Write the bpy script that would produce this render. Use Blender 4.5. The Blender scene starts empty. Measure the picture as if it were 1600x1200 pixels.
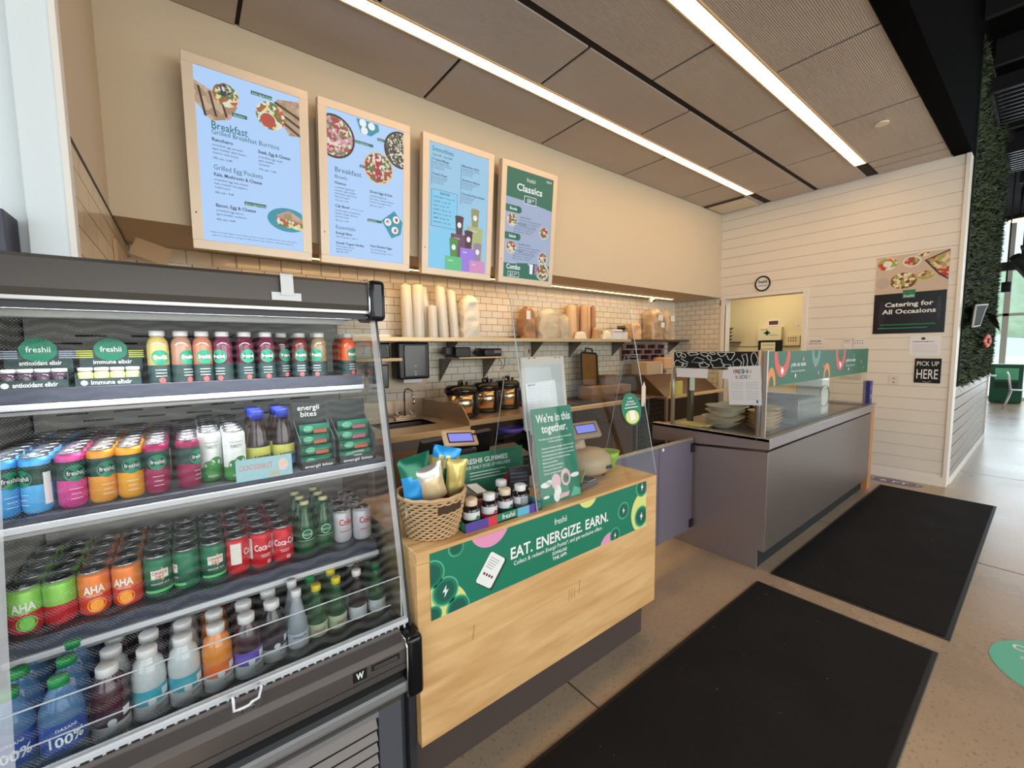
import bpy, bmesh, math, random
from mathutils import Vector, Matrix, noise
random.seed(7)
S = bpy.context.scene
COL = S.collection
PI = math.pi

# ---------------------------------------------------------------- camera, world, exposure
cam_d = bpy.data.cameras.new('camera'); cam = bpy.data.objects.new('camera', cam_d); COL.objects.link(cam)
cam_d.sensor_width = 36; cam_d.lens = 36 * 654.636 / 1600; cam_d.clip_start = 0.02; cam_d.clip_end = 200
YAW, PIT, ROL = 0.65969512, -0.0832133067, 0.0106929016
_f = Vector((math.sin(YAW) * math.cos(PIT), math.cos(YAW) * math.cos(PIT), math.sin(PIT)))
_r = Vector((math.cos(YAW), -math.sin(YAW), 0)); _d = _f.cross(_r)
_r2 = math.cos(ROL) * _r + math.sin(ROL) * _d; _d2 = -math.sin(ROL) * _r + math.cos(ROL) * _d
cm = Matrix((_r2, -_d2, -_f)).transposed().to_4x4(); cm.translation = (0, 0, 1.55)
cam.matrix_world = cm
S.camera = cam
S.view_settings.view_transform = 'Standard'; S.view_settings.look = 'None'
S.view_settings.gamma = 1; S.view_settings.use_curve_mapping = False
S.view_settings.exposure = 0.08
try:
    S.cycles.use_denoising = True
    S.cycles.max_bounces = 10; S.cycles.transparent_max_bounces = 24
    S.cycles.sample_clamp_indirect = 4.0
    S.cycles.caustics_reflective = False; S.cycles.caustics_refractive = False
except Exception:
    pass
W = bpy.data.worlds.new('overcast'); S.world = W; W.use_nodes = True
wn = W.node_tree.nodes; wl = W.node_tree.links
wbg = wn['Background']
_tc = wn.new('ShaderNodeTexCoord'); _sx = wn.new('ShaderNodeSeparateXYZ'); _cr = wn.new('ShaderNodeValToRGB')
wl.new(_tc.outputs['Generated'], _sx.inputs[0]); wl.new(_sx.outputs['Z'], _cr.inputs[0]); wl.new(_cr.outputs[0], wbg.inputs[0])
_cr.color_ramp.elements[0].position = 0.0; _cr.color_ramp.elements[0].color = (0.62, 0.78, 0.80, 1)
_cr.color_ramp.elements[1].position = 0.35; _cr.color_ramp.elements[1].color = (0.80, 0.92, 1.0, 1)
wbg.inputs[1].default_value = 1.35

def area(name, loc, target, sx, sy, power, color):
    l = bpy.data.lights.new(name, 'AREA'); l.shape = 'RECTANGLE'; l.size = sx; l.size_y = sy
    l.energy = power; l.color = color
    o = bpy.data.objects.new(name, l); COL.objects.link(o); o.location = loc
    o.rotation_euler = (Vector(target) - Vector(loc)).to_track_quat('-Z', 'Y').to_euler()
    return o
DAY = (0.80, 0.90, 1.0)
area('daylight_far_windows', (17.6, -1.5, 2.4), (10, -1.5, 1.0), 6.0, 4.2, 210, DAY)
_s = bpy.data.lights.new('veiled_sun', 'SUN'); _s.energy = 2.0; _s.angle = 0.5; _s.color = (1, .97, .92)
_so = bpy.data.objects.new('veiled_sun', _s); COL.objects.link(_so); _so.rotation_euler = Vector((-.25, .35, -1)).to_track_quat('-Z', 'Y').to_euler()
area('daylight_storefront', (3.0, -5.2, 2.2), (3.0, 2.0, 0.8), 9.0, 3.2, 320, (1.0, .965, .92))
area('daylight_side_window', (-3.6, -1.5, 1.9), (0.0, 1.6, 1.3), 4.0, 2.6, 75, DAY)

# ---------------------------------------------------------------- materials
def lin(c):
    c = c / 255.0
    return c / 12.92 if c <= 0.04045 else ((c + 0.055) / 1.055) ** 2.4
def rgb(t): return (lin(t[0]), lin(t[1]), lin(t[2]), 1)
MC = {}
def mat(name, col=(200, 200, 200), rough=0.5, metal=0.0, emit=0.0, noise_=None, bump=None, clear=0.0, trans=0.0, spec=0.5):
    """procedural principled material; noise_=(scale, amount) tints the colour, bump=(scale, strength)"""
    if name in MC: return MC[name]
    m = bpy.data.materials.new(name); m.use_nodes = True; MC[name] = m
    nt = m.node_tree; n = nt.nodes; L = nt.links; p = n['Principled BSDF']; c = rgb(col)
    p.inputs['Base Color'].default_value = c; p.inputs['Roughness'].default_value = rough
    p.inputs['Metallic'].default_value = metal; p.inputs['Coat Weight'].default_value = clear
    p.inputs['Specular IOR Level'].default_value = spec
    if emit:
        p.inputs['Emission Color'].default_value = c; p.inputs['Emission Strength'].default_value = emit
        p.inputs['Base Color'].default_value = (0.02, 0.02, 0.02, 1)
    tc = n.new('ShaderNodeTexCoord')
    if noise_:
        t = n.new('ShaderNodeTexNoise'); t.inputs['Scale'].default_value = noise_[0]; t.inputs['Detail'].default_value = 6
        L.new(tc.outputs['Object'], t.inputs['Vector'])
        mr = n.new('ShaderNodeMapRange'); mr.inputs[3].default_value = 1 - noise_[1]; mr.inputs[4].default_value = 1 + noise_[1]
        L.new(t.outputs['Fac'], mr.inputs[0])
        mx = n.new('ShaderNodeVectorMath'); mx.operation = 'SCALE'; mx.inputs[0].default_value = c[:3]
        L.new(mr.outputs[0], mx.inputs['Scale']); L.new(mx.outputs[0], p.inputs['Base Color'])
    if bump:
        t = n.new('ShaderNodeTexNoise'); t.inputs['Scale'].default_value = bump[0]; t.inputs['Detail'].default_value = 3
        L.new(tc.outputs['Object'], t.inputs['Vector'])
        b = n.new('ShaderNodeBump'); b.inputs['Strength'].default_value = bump[1]; b.inputs['Distance'].default_value = 0.01
        L.new(t.outputs['Fac'], b.inputs['Height']); L.new(b.outputs[0], p.inputs['Normal'])
    if trans:
        tr = n.new('ShaderNodeBsdfTransparent'); mx = n.new('ShaderNodeMixShader'); mx.inputs[0].default_value = trans
        L.new(p.outputs[0], mx.inputs[1]); L.new(tr.outputs[0], mx.inputs[2]); L.new(mx.outputs[0], n['Material Output'].inputs[0])
    return m
def glass(name, tint=(255, 255, 255), refl=1.0, haze=0.0, rough=0.02):
    """thin clear sheet: transparent body with fresnel reflection and an optional milky share"""
    if name in MC: return MC[name]
    m = bpy.data.materials.new(name); m.use_nodes = True; MC[name] = m
    nt = m.node_tree; n = nt.nodes; L = nt.links; n.remove(n['Principled BSDF'])
    tr = n.new('ShaderNodeBsdfTransparent'); tr.inputs[0].default_value = rgb(tint)
    gl = n.new('ShaderNodeBsdfGlossy'); gl.inputs['Roughness'].default_value = rough
    lw = n.new('ShaderNodeLayerWeight'); lw.inputs[0].default_value = .5; pw = n.new('ShaderNodeMath'); pw.operation = 'POWER'; pw.inputs[1].default_value = 4.0; L.new(lw.outputs['Facing'], pw.inputs[0])
    fr = n.new('ShaderNodeMath'); fr.operation = 'MULTIPLY_ADD'; fr.inputs[1].default_value = .75; fr.inputs[2].default_value = .03; L.new(pw.outputs[0], fr.inputs[0])
    ml = n.new('ShaderNodeMath'); ml.operation = 'MULTIPLY'; ml.inputs[1].default_value = refl; ml.use_clamp = True
    mx = n.new('ShaderNodeMixShader'); L.new(fr.outputs[0], ml.inputs[0]); L.new(ml.outputs[0], mx.inputs[0])
    L.new(tr.outputs[0], mx.inputs[1]); L.new(gl.outputs[0], mx.inputs[2]); out = mx
    if haze:
        df = n.new('ShaderNodeBsdfDiffuse'); df.inputs[0].default_value = (0.8, 0.8, 0.82, 1)
        m2 = n.new('ShaderNodeMixShader'); m2.inputs[0].default_value = haze
        L.new(mx.outputs[0], m2.inputs[1]); L.new(df.outputs[0], m2.inputs[2]); out = m2
    L.new(out.outputs[0], n['Material Output'].inputs[0])
    return m

# ---------------------------------------------------------------- mesh builder
TXT = {}
def text_geo(s, bold=0.0):
    k = (s, bold)
    if k in TXT: return TXT[k]
    cu = bpy.data.curves.new('t', 'FONT'); cu.body = s; cu.size = 1.0; cu.offset = bold; cu.resolution_u = 2
    o = bpy.data.objects.new('t', cu); COL.objects.link(o)
    bpy.context.view_layer.update()
    me = bpy.data.meshes.new_from_object(o.evaluated_get(bpy.context.evaluated_depsgraph_get()))
    vs = [tuple(v.co) for v in me.vertices]; fs = [tuple(p.vertices) for p in me.polygons]
    bpy.data.objects.remove(o); bpy.data.curves.remove(cu); bpy.data.meshes.remove(me)
    TXT[k] = (vs, fs); return TXT[k]

class B:
    def __init__(s): s.bm = bmesh.new(); s.mats = []; s.M = Matrix.Identity(4)
    def mi(s, m):
        if m not in s.mats: s.mats.append(m)
        return s.mats.index(m)
    def v(s, p): return s.bm.verts.new(s.M @ Vector(p))
    def f(s, vs, m, smooth=False):
        try: fc = s.bm.faces.new(vs)
        except ValueError: return None
        fc.material_index = s.mi(m); fc.smooth = smooth; return fc
    def poly(s, pts, m): return s.f([s.v(p) for p in pts], m)
    def box(s, x0, x1, y0, y1, z0, z1, m, bev=0.0, seg=2):
        vs = [s.v(p) for p in ((x0,y0,z0),(x1,y0,z0),(x1,y1,z0),(x0,y1,z0),(x0,y0,z1),(x1,y0,z1),(x1,y1,z1),(x0,y1,z1))]
        fs = [s.f([vs[i] for i in q], m) for q in ((0,3,2,1),(4,5,6,7),(0,1,5,4),(1,2,6,5),(2,3,7,6),(3,0,4,7))]
        if bev > 0:
            es = list({e for f in fs for e in f.edges})
            r = bmesh.ops.bevel(s.bm, geom=es, offset=bev, segments=seg, affect='EDGES', profile=0.5, clamp_overlap=True)
            for f in r['faces']: f.smooth = True; f.material_index = s.mi(m)
        return s
    def prism(s, pts, vec, m, cap=True):
        a = [s.v(p) for p in pts]; vec = Vector(vec); b = [s.v(Vector(p) + vec) for p in pts]; n = len(pts)
        if cap: s.f(a[::-1], m); s.f(b, m)
        for i in range(n): s.f([a[i], a[(i+1) % n], b[(i+1) % n], b[i]], m)
        return s
    def ring(s, c, ax, r, seg):
        ax = Vector(ax).normalized(); u = ax.orthogonal().normalized(); w = ax.cross(u)
        return [s.v(Vector(c) + u * (r * math.cos(2*PI*i/seg)) + w * (r * math.sin(2*PI*i/seg))) for i in range(seg)]
    def bridge(s, a, b, m, smooth=True):
        n = len(a)
        for i in range(n): s.f([a[i], a[(i+1) % n], b[(i+1) % n], b[i]], m, smooth)
    def cyl(s, p0, p1, r0, m, r1=None, seg=16, cap=True):
        r1 = r0 if r1 is None else r1; ax = Vector(p1) - Vector(p0)
        a = s.ring(p0, ax, r0, seg); b = s.ring(p1, ax, r1, seg); s.bridge(a, b, m)
        if cap: s.f(a[::-1], m); s.f(b, m)
        return s
    def tube(s, pts, r, m, seg=8, closed=False):
        pts = [Vector(p) for p in pts]; n = len(pts); rs = r if isinstance(r, (list, tuple)) else [r] * n
        rings = []; u = None
        for i, p in enumerate(pts):
            if closed: t = pts[(i+1) % n] - pts[i-1]
            else: t = pts[min(i+1, n-1)] - pts[max(i-1, 0)]
            t.normalize()
            if u is None: u = t.orthogonal().normalized()
            else:
                u = u - t * u.dot(t)
                u = u.normalized() if u.length > 1e-6 else t.orthogonal().normalized()
            w = t.cross(u)
            rings.append([s.v(p + u * (rs[i]*math.cos(2*PI*k/seg)) + w * (rs[i]*math.sin(2*PI*k/seg))) for k in range(seg)])
        for i in range(n - (0 if closed else 1)): s.bridge(rings[i], rings[(i+1) % n], m)
        if not closed: s.f(rings[0][::-1], m); s.f(rings[-1], m)
        return s
    def lathe(s, c, prof, ms, seg=24, sx=1, sy=1, smooth=True, caps=True):
        """prof [(r,z)...]; ms one material or one per band"""
        c = Vector(c); rings = []
        for r, z in prof:
            if r < 1e-6: rings.append([s.v(c + Vector((0, 0, z)))])
            else: rings.append([s.v(c + Vector((r*sx*math.cos(2*PI*i/seg), r*sy*math.sin(2*PI*i/seg), z))) for i in range(seg)])
        for k in range(len(prof) - 1):
            a, b = rings[k], rings[k+1]; m = ms[k] if isinstance(ms, (list, tuple)) else ms
            if len(a) == 1 and len(b) == 1: continue
            if len(a) == 1:
                for i in range(seg): s.f([a[0], b[(i+1) % seg], b[i]][::-1] if False else [a[0], b[(i+1) % seg], b[i]], m, smooth)
            elif len(b) == 1:
                for i in range(seg): s.f([a[i], a[(i+1) % seg], b[0]], m, smooth)
            else: s.bridge(a, b, m, smooth)
        m0 = ms[0] if isinstance(ms, (list, tuple)) else ms; m1 = ms[-1] if isinstance(ms, (list, tuple)) else ms
        if caps and len(rings[0]) > 1: s.f(rings[0][::-1], m0)
        if caps and len(rings[-1]) > 1: s.f(rings[-1], m1)
        return s
    def ell(s, c, r, m, seg=16, rings=8):
        prof = [(math.sin(PI*i/rings), -math.cos(PI*i/rings)) for i in range(rings + 1)]
        prof[0] = (0, -1); prof[-1] = (0, 1)
        M0 = s.M; s.M = s.M @ Matrix.Translation(Vector(c)) @ Matrix.Diagonal((r[0], r[1], r[2], 1))
        s.lathe((0, 0, 0), prof, m, seg); s.M = M0; return s
    def disc(s, c, ri, up, rx, ry, m, seg=28, rin=0.0):
        c, ri, up = Vector(c), Vector(ri), Vector(up)
        o = [c + ri*(rx*math.cos(2*PI*i/seg)) + up*(ry*math.sin(2*PI*i/seg)) for i in range(seg)]
        if rin <= 0: s.poly(o, m)
        else:
            q = [c + ri*(rx*rin*math.cos(2*PI*i/seg)) + up*(ry*rin*math.sin(2*PI*i/seg)) for i in range(seg)]
            a = [s.v(p) for p in o]; b = [s.v(p) for p in q]
            for i in range(seg): s.f([a[i], a[(i+1) % seg], b[(i+1) % seg], b[i]], m)
        return s
    def surf(s, fn, nu, nv, m, smooth=True):
        g = [[s.v(fn(i/nu, j/nv)) for j in range(nv+1)] for i in range(nu+1)]
        for i in range(nu):
            for j in range(nv): s.f([g[i][j], g[i+1][j], g[i+1][j+1], g[i][j+1]], m, smooth)
        return s
    def text(s, t, o, ri, up, size, m, align='L', width=None, bold=0.0, wrap=None):
        vs, fs = text_geo(t, bold)
        if not vs: return s
        xs = [p[0] for p in vs]; x0, x1 = min(xs), max(xs); sx = size
        if width: sx = width / (x1 - x0)
        off = {'L': 0, 'C': -(x0+x1)/2, 'R': -x1}[align]
        o = Vector(o)
        if wrap is None:
            ri, up = Vector(ri), Vector(up); vv = [s.v(o + ri*((p[0]+off)*sx) + up*(p[1]*size)) for p in vs]
        else:
            R, a0 = wrap; vv = []
            for p in vs:
                a = a0 + (p[0]+off)*sx/R; vv.append(s.v(o + Vector((R*math.sin(a), -R*math.cos(a), p[1]*size))))
        for f in fs: s.f([vv[i] for i in f], m)
        return s
    def wdisc(s, o, R, a0, z, rad, m, seg=18):
        """a round mark wrapped on a cylinder of radius R facing angle a0"""
        o = Vector(o); vs = []
        for i in range(seg):
            a = a0 + rad*math.cos(2*PI*i/seg)/R; vs.append(s.v(o + Vector((R*math.sin(a), -R*math.cos(a), z + rad*math.sin(2*PI*i/seg)))))
        mid = s.v(o + Vector((R*math.sin(a0), -R*math.cos(a0), z)))
        for i in range(seg): s.f([vs[i], vs[(i+1) % seg], mid], m)
        return s
    def wband(s, o, R, a0, a1, z0, z1, m, n=8):
        o = Vector(o); vs = [[s.v(o + Vector((R*math.sin(a0+(a1-a0)*i/n), -R*math.cos(a0+(a1-a0)*i/n), z))) for z in (z0, z1)] for i in range(n+1)]
        for i in range(n): s.f([vs[i][0], vs[i+1][0], vs[i+1][1], vs[i][1]], m)
        return s
    def jitter(s, amp, scale, start=0):
        s.bm.verts.ensure_lookup_table()
        for v in s.bm.verts[start:]:
            v.co += noise.noise_vector(v.co * scale) * amp
        return s
    def out(s, name, parent=None, loc=None, label=None, cat=None, group=None, kind=None, local=False, rot=0.0):
        if parent is not None and not local: s.bm.transform(Matrix.Translation(-Vector(parent.get('_base', (0, 0, 0)))))
        if parent is None and loc is not None and not local: s.bm.transform(Matrix.Translation(-Vector(loc)))
        bmesh.ops.recalc_face_normals(s.bm, faces=s.bm.faces[:]) if len(s.bm.faces) < 60000 else None
        me = bpy.data.meshes.new(name); s.bm.to_mesh(me); s.bm.free()
        for m in s.mats: me.materials.append(m)
        o = bpy.data.objects.new(name, me); COL.objects.link(o)
        if parent is not None:
            o.parent = parent
            if '_base' in parent: o['_base'] = tuple(parent['_base'])
        if loc is not None and parent is None: o.location = loc; o.rotation_euler.z = rot; o['_base'] = tuple(loc)
        if label: o['label'] = label
        if cat: o['category'] = cat
        if group: o['group'] = group
        if kind: o['kind'] = kind
        return o
def thing(name, label, cat, loc, group=None, rot=0.0, kind=None):
    o = bpy.data.objects.new(name, None); COL.objects.link(o); o.location = loc; o.rotation_euler.z = rot
    o.empty_display_size = 0.05; o['_base'] = tuple(loc)
    if label: o['label'] = label
    if cat: o['category'] = cat
    if group: o['group'] = group
    if kind: o['kind'] = kind
    return o
KIDS = {}
def dup(root, loc, rot=0.0, label=None, group=None):
    r = root.copy(); COL.objects.link(r); r.location = loc; r.rotation_euler.z = rot; r['_base'] = tuple(loc)
    if label: r['label'] = label
    if group: r['group'] = group
    for ch in list(root.children):
        c = ch.copy(); COL.objects.link(c); c.parent = r
        for g in list(ch.children):
            d = g.copy(); COL.objects.link(d); d.parent = c
    return r
def struct(b, name, parent=None, loc=None): return b.out(name, parent, loc, kind='structure')
X, Y, Z = Vector((1, 0, 0)), Vector((0, 1, 0)), Vector((0, 0, 1))
ORD = ['front', 'second', 'third', 'fourth', 'fifth', 'sixth', 'seventh', 'eighth']

# common materials
steel = mat('brushed_steel', (182, 174, 166), 0.34, 0.7, noise_=(3, .06))
steel_d = mat('dark_brushed_steel', (120, 112, 106), 0.38, 1.0, noise_=(2, .08))
chrome = mat('chrome', (215, 215, 215), 0.12, 1.0)
black_pl = mat('black_plastic', (22, 22, 24), 0.35, bump=(200, .05))
black_mt = mat('black_matte', (14, 14, 15), 0.8, noise_=(5, .2))
white_pl = mat('white_plastic', (232, 230, 226), 0.4)
paper = mat('white_paper', (236, 236, 240), 0.8)
ink = mat('dark_ink', (40, 40, 46), 0.8)
grey_ink = mat('grey_ink', (120, 122, 130), 0.8)
green = mat('brand_green', (12, 122, 92), 0.55, noise_=(8, .04))
green_d = mat('deep_green', (10, 92, 74), 0.55)
green_l = mat('soft_green', (90, 180, 140), 0.55)
yellow_g = mat('pale_yellow_green', (222, 222, 130), 0.6)
pink = mat('soft_pink', (232, 150, 190), 0.6)
white_in = mat('white_ink', (240, 240, 238), 0.6)
clear = glass('clear_acrylic', (250, 252, 252), .42)
# ================================================================ THE ROOM
XR, YS, YB, XL, ZC, ZS = 6.44, 3.142, 3.88, -0.27, 3.51, 2.289
paint = mat('warm_white_paint', (202, 186, 160), 0.75, noise_=(4, .02), bump=(120, .03))
dark_ceil = mat('black_painted_deck', (9, 7, 8), 0.95, noise_=(3, .3), spec=.1)
def node_mat(name, build):
    m = bpy.data.materials.new(name); m.use_nodes = True; MC[name] = m
    build(m.node_tree.nodes, m.node_tree.links, m.node_tree.nodes['Principled BSDF']); return m
def floor_build(n, L, p):
    tc = n.new('ShaderNodeTexCoord')
    a = n.new('ShaderNodeTexNoise'); a.inputs['Scale'].default_value = .8; a.inputs['Detail'].default_value = 9; a.inputs['Roughness'].default_value = .62
    c = n.new('ShaderNodeTexNoise'); c.inputs['Scale'].default_value = 60; c.inputs['Detail'].default_value = 4
    L.new(tc.outputs['Object'], a.inputs[0]); L.new(tc.outputs['Object'], c.inputs[0])
    r = n.new('ShaderNodeValToRGB'); r.color_ramp.elements[0].position = .32; r.color_ramp.elements[1].position = .7
    r.color_ramp.elements[0].color = rgb((158, 138, 116)); r.color_ramp.elements[1].color = rgb((190, 168, 142)); L.new(a.outputs['Fac'], r.inputs[0])
    r2 = n.new('ShaderNodeValToRGB'); r2.color_ramp.elements[0].position = .30; r2.color_ramp.elements[0].color = (.45, .42, .4, 1)
    r2.color_ramp.elements[1].position = .42; r2.color_ramp.elements[1].color = (1, 1, 1, 1); L.new(c.outputs['Fac'], r2.inputs[0])
    mx = n.new('ShaderNodeMix'); mx.data_type = 'RGBA'; mx.blend_type = 'MULTIPLY'; mx.inputs[0].default_value = .7
    L.new(r.outputs[0], mx.inputs[6]); L.new(r2.outputs[0], mx.inputs[7]); L.new(mx.outputs[2], p.inputs['Base Color'])
    rr = n.new('ShaderNodeMapRange'); rr.inputs[3].default_value = .16; rr.inputs[4].default_value = .42; L.new(a.outputs['Fac'], rr.inputs[0]); L.new(rr.outputs[0], p.inputs['Roughness'])
concrete = node_mat('polished_concrete', floor_build)
joint = mat('saw_cut_joint', (70, 62, 56), 0.9)
b = B(); b.poly([(-4, -5.6, 0), (18.2, -5.6, 0), (18.2, 8, 0), (-4, 8, 0)], concrete)
for xx in (-1.73, 1.316, 4.36, 7.41, 10.45, 13.5): b.poly([(xx-.004, -5.6, .0006), (xx+.004, -5.6, .0006), (xx+.004, 4, .0006), (xx-.004, 4, .0006)], joint)
for yy in (-1.6,): b.poly([(-4, yy-.004, .0006), (18, yy-.004, .0006), (18, yy+.004, .0006), (-4, yy+.004, .0006)], joint)
struct(b, 'floor')

def tile_build(axis, w=.152, h=.076, col=(228, 218, 200), z0=0.0):
    def f(n, L, p):
        tc = n.new('ShaderNodeTexCoord'); s = n.new('ShaderNodeSeparateXYZ'); c = n.new('ShaderNodeCombineXYZ')
        L.new(tc.outputs['Object'], s.inputs[0]); L.new(s.outputs['X' if axis == 'x' else 'Y'], c.inputs[0]); L.new(s.outputs['Z'], c.inputs[1])
        t = n.new('ShaderNodeTexBrick'); L.new(c.outputs[0], t.inputs['Vector']); t.inputs['Scale'].default_value = 1
        t.inputs['Brick Width'].default_value = w; t.inputs['Row Height'].default_value = h; t.inputs['Mortar Size'].default_value = .0024
        t.inputs['Mortar Smooth'].default_value = .1; t.inputs['Bias'].default_value = 0
        t.inputs['Color1'].default_value = rgb(col); t.inputs['Color2'].default_value = rgb((col[0]-8, col[1]-9, col[2]-10)); t.inputs['Mortar'].default_value = rgb((92, 78, 62))
        L.new(t.outputs['Color'], p.inputs['Base Color'])
        bp = n.new('ShaderNodeBump'); bp.inputs['Strength'].default_value = .5; bp.inputs['Distance'].default_value = .003; bp.invert = True
        L.new(t.outputs['Fac'], bp.inputs['Height']); L.new(bp.outputs[0], p.inputs['Normal'])
        p.inputs['Roughness'].default_value = .18
    return f
tile_x = node_mat('subway_tile', tile_build('x')); tile_y = node_mat('subway_tile_side', tile_build('y'))
b = B(); b.box(XL-.15, XR+.15, YB, YB+.12, 0, ZS+.3, tile_x)
# the glossy pillowed top course of tiles
for i in range(44):
    x0 = XL + .01 + i*.152
    if x0 > XR-.15: break
    b.box(x0, x0+.149, YB-.012, YB+.002, ZS-.105, ZS-.004, mat('tile_glaze', (228, 218, 198), .12), bev=.01, seg=3)
struct(b, 'wall_back', loc=(0, YB, 0))
b = B(); b.box(XL-.15, XR+.15, YS, YB+.3, ZS, ZC+.1, paint); struct(b, 'wall_upper', loc=(3, YS, ZS))

# right wall: white horizontal boards with a doorway, tiled return behind the line of the soffit
board = mat('white_board_paint', (232, 225, 214), 0.5, noise_=(3, .02))
groove = mat('board_groove', (168, 152, 134), 0.9)
b = B()
D0, D1, DH = 2.05, 3.06, 2.255
b.box(XR+.02, XR+.16, .66, D0-.056, 0, ZC+.05, groove); b.box(XR+.02, XR+.16, D0-.056, D1+.056, DH+.056, ZC+.05, groove); b.box(XR+.02, XR+.16, D1+.056, YB, 0, ZC+.05, groove)
zz = 0.0
while zz < ZC:
    z1 = min(zz+.136, ZC+.03); lo, hi = zz+.0012, z1-.0012
    if hi < DH: b.box(XR, XR+.025, .66, D0, lo, hi, board, bev=.001, seg=1); b.box(XR, XR+.025, D1, YS, lo, hi, board)
    elif lo < DH < hi:
        b.box(XR, XR+.025, .66, D0, lo, hi, board); b.box(XR, XR+.025, D0, YS, DH, hi, board)
    else: b.box(XR, XR+.025, .66, YS, lo, hi, board, bev=.0016, seg=1)
    zz += .136
b.box(XR-.002, XR+.03, YS, YB, 0, ZS, tile_y)
struct(b, 'wall_right', loc=(XR, 2, 0))
b = B(); trimw = mat('white_trim', (238, 232, 222), .45)
b.box(XR-.012, XR+.17, .625, .66, 0, ZC, trimw, bev=.003); struct(b, 'trim_1')
b = B(); b.box(XR-.014, XR, .66, D0-.06, 0, .1, trimw, bev=.003); struct(b, 'baseboard_right')
b = B()
b.box(XR-.015, XR+.17, D0-.055, D0, 0, DH+.055, trimw); b.box(XR-.015, XR+.17, D1, D1+.055, 0, DH+.055, trimw); b.box(XR-.015, XR+.17, D0, D1, DH, DH+.055, trimw)
dj = b.out('door_1', kind='structure')
# back room seen through the doorway
roomp = mat('yellow_white_paint', (232, 214, 170), .7, noise_=(3, .02))
b = B(); b.box(8.2, 8.3, 1.0, 5.2, 0, 2.9, roomp); b.box(XR+.16, 8.2, .72, .8, 0, 2.9, roomp); b.box(XR+.16, 8.2, 5.1, 5.2, 0, 2.9, roomp)
b.box(XR+.16, 8.3, .72, 5.2, 2.8, 2.9, roomp); b.box(8.185, 8.2, 1.0, 5.1, 1.55, 1.557, mat('panel_seam', (150, 130, 96), .8)); struct(b, 'wall_backroom')
l = bpy.data.lights.new('backroom_lamp', 'AREA'); l.size = 1.0; l.energy = 17; l.color = (1, .86, .62)
o = bpy.data.objects.new('backroom_lamp', l); COL.objects.link(o); o.location = (7.3, 2.9, 2.75)

# left wall: tiles below a painted upper part, and the white end of the partition
tile_l = node_mat('subway_tile_left', tile_build('y', .30, .1, (222, 205, 178)))
b = B(); b.box(XL-.1, XL, 2.06, YB, 0, ZS-.0, tile_l); b.box(XL-.1, XL-.006, 2.06, YB, ZS+.006, ZC+.02, paint)
b.box(XL-.05, XL+.002, 2.07, YB, ZS-.008, ZS+.008, joint); struct(b, 'wall_left')
coolw = mat('cool_white_paint', (226, 232, 234), .5)
b = B(); b.box(-.375, XL+.004, 2.03, 2.075, 0, ZC, coolw, bev=.004); b.box(XL-.012, XL+.006, 2.02, 2.08, 0, ZC, trimw, bev=.002); struct(b, 'trim_2')
b = B(); b.box(-1.6, -.38, 2.1, 2.2, 0, ZC, coolw); struct(b, 'wall_left_return')

# ceiling over the kitchen: ribbed grey panels in a dark grid
def rib_build(n, L, p):
    tc = n.new('ShaderNodeTexCoord'); w = n.new('ShaderNodeTexWave'); w.wave_type = 'BANDS'; w.bands_direction = 'Y'
    w.inputs['Scale'].default_value = 26; L.new(tc.outputs['Object'], w.inputs[0])
    no = n.new('ShaderNodeTexNoise'); no.inputs['Scale'].default_value = 1.2; L.new(tc.outputs['Object'], no.inputs[0])
    r = n.new('ShaderNodeValToRGB'); r.color_ramp.elements[0].color = rgb((170, 156, 148)); r.color_ramp.elements[1].color = rgb((198, 184, 172)); L.new(no.outputs['Fac'], r.inputs[0])
    L.new(r.outputs[0], p.inputs['Base Color']); bp = n.new('ShaderNodeBump'); bp.inputs['Strength'].default_value = .35; bp.inputs['Distance'].default_value = .006
    L.new(w.outputs['Fac'], bp.inputs['Height']); L.new(bp.outputs[0], p.inputs['Normal']); p.inputs['Roughness'].default_value = .38
panel = node_mat('ribbed_ceiling_panel', rib_build); grid = mat('dark_grid', (34, 22, 18), .8)
b = B(); b.box(-4, XR+.02, .75, 4.2, ZC+.012, ZC+.06, grid)
rows = [(2.565, 3.135, .36), (1.982, 2.462, .98), (1.457, 1.926, .38), (.765, 1.345, 1.02)]
for y0, y1, xo in rows:
    xs = [xo + 1.229*k for k in range(-4, 6)]
    xs = [x for x in xs if x < XR-.2] + [XR-.01]
    if y1 < 1.4: xs = [x for x in xs if x < 6.0] + [6.16, XR]
    for a, c in zip(xs[:-1], xs[1:]): b.box(a+.012, c-.012, y0, y1, ZC, ZC+.02, panel)
struct(b, 'ceiling', loc=(3, 2, ZC))
jet = mat('jet_black_paint', (5, 4, 5), 1.0, spec=.05)
b = B(); b.box(-4, 7.2, .62, .752, ZC-.012, 4.9, jet); struct(b, 'trim_3')

LED = mat('warm_led', (255, 205, 144), emit=13.0)
LED2 = mat('warm_led_under', (255, 200, 128), emit=27.0)
LED3 = mat('warm_led_front', (255, 205, 144), emit=22.0)
led_body = mat('led_channel', (226, 190, 140), .5)
def strip(x0, x1, y0, y1, z, lab, m, name='ceiling_light', grp=None):
    t = thing(name, lab, 'light', ((x0+x1)/2, (y0+y1)/2, z))
    b = B(); b.box(x0, x1, y0-.012, y0, z-.004, z+.03, led_body); b.box(x0, x1, y1, y1+.012, z-.004, z+.03, led_body); b.box(x1, x1+.01, y0-.012, y1+.012, z-.004, z+.03, led_body); b.out('housing', t)
    b = B(); b.box(x0, x1-.002, y0, y1, z-.002, z+.02, m); b.out('diffuser', t)
strip(.45, 5.86, 2.474, 2.556, ZC-.004, 'long glowing strip light in the ceiling nearest the menu wall', LED)
strip(1.6, 5.90, 1.356, 1.450, ZC-.004, 'long glowing strip light in the ceiling nearest the dark open area', LED3)
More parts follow.
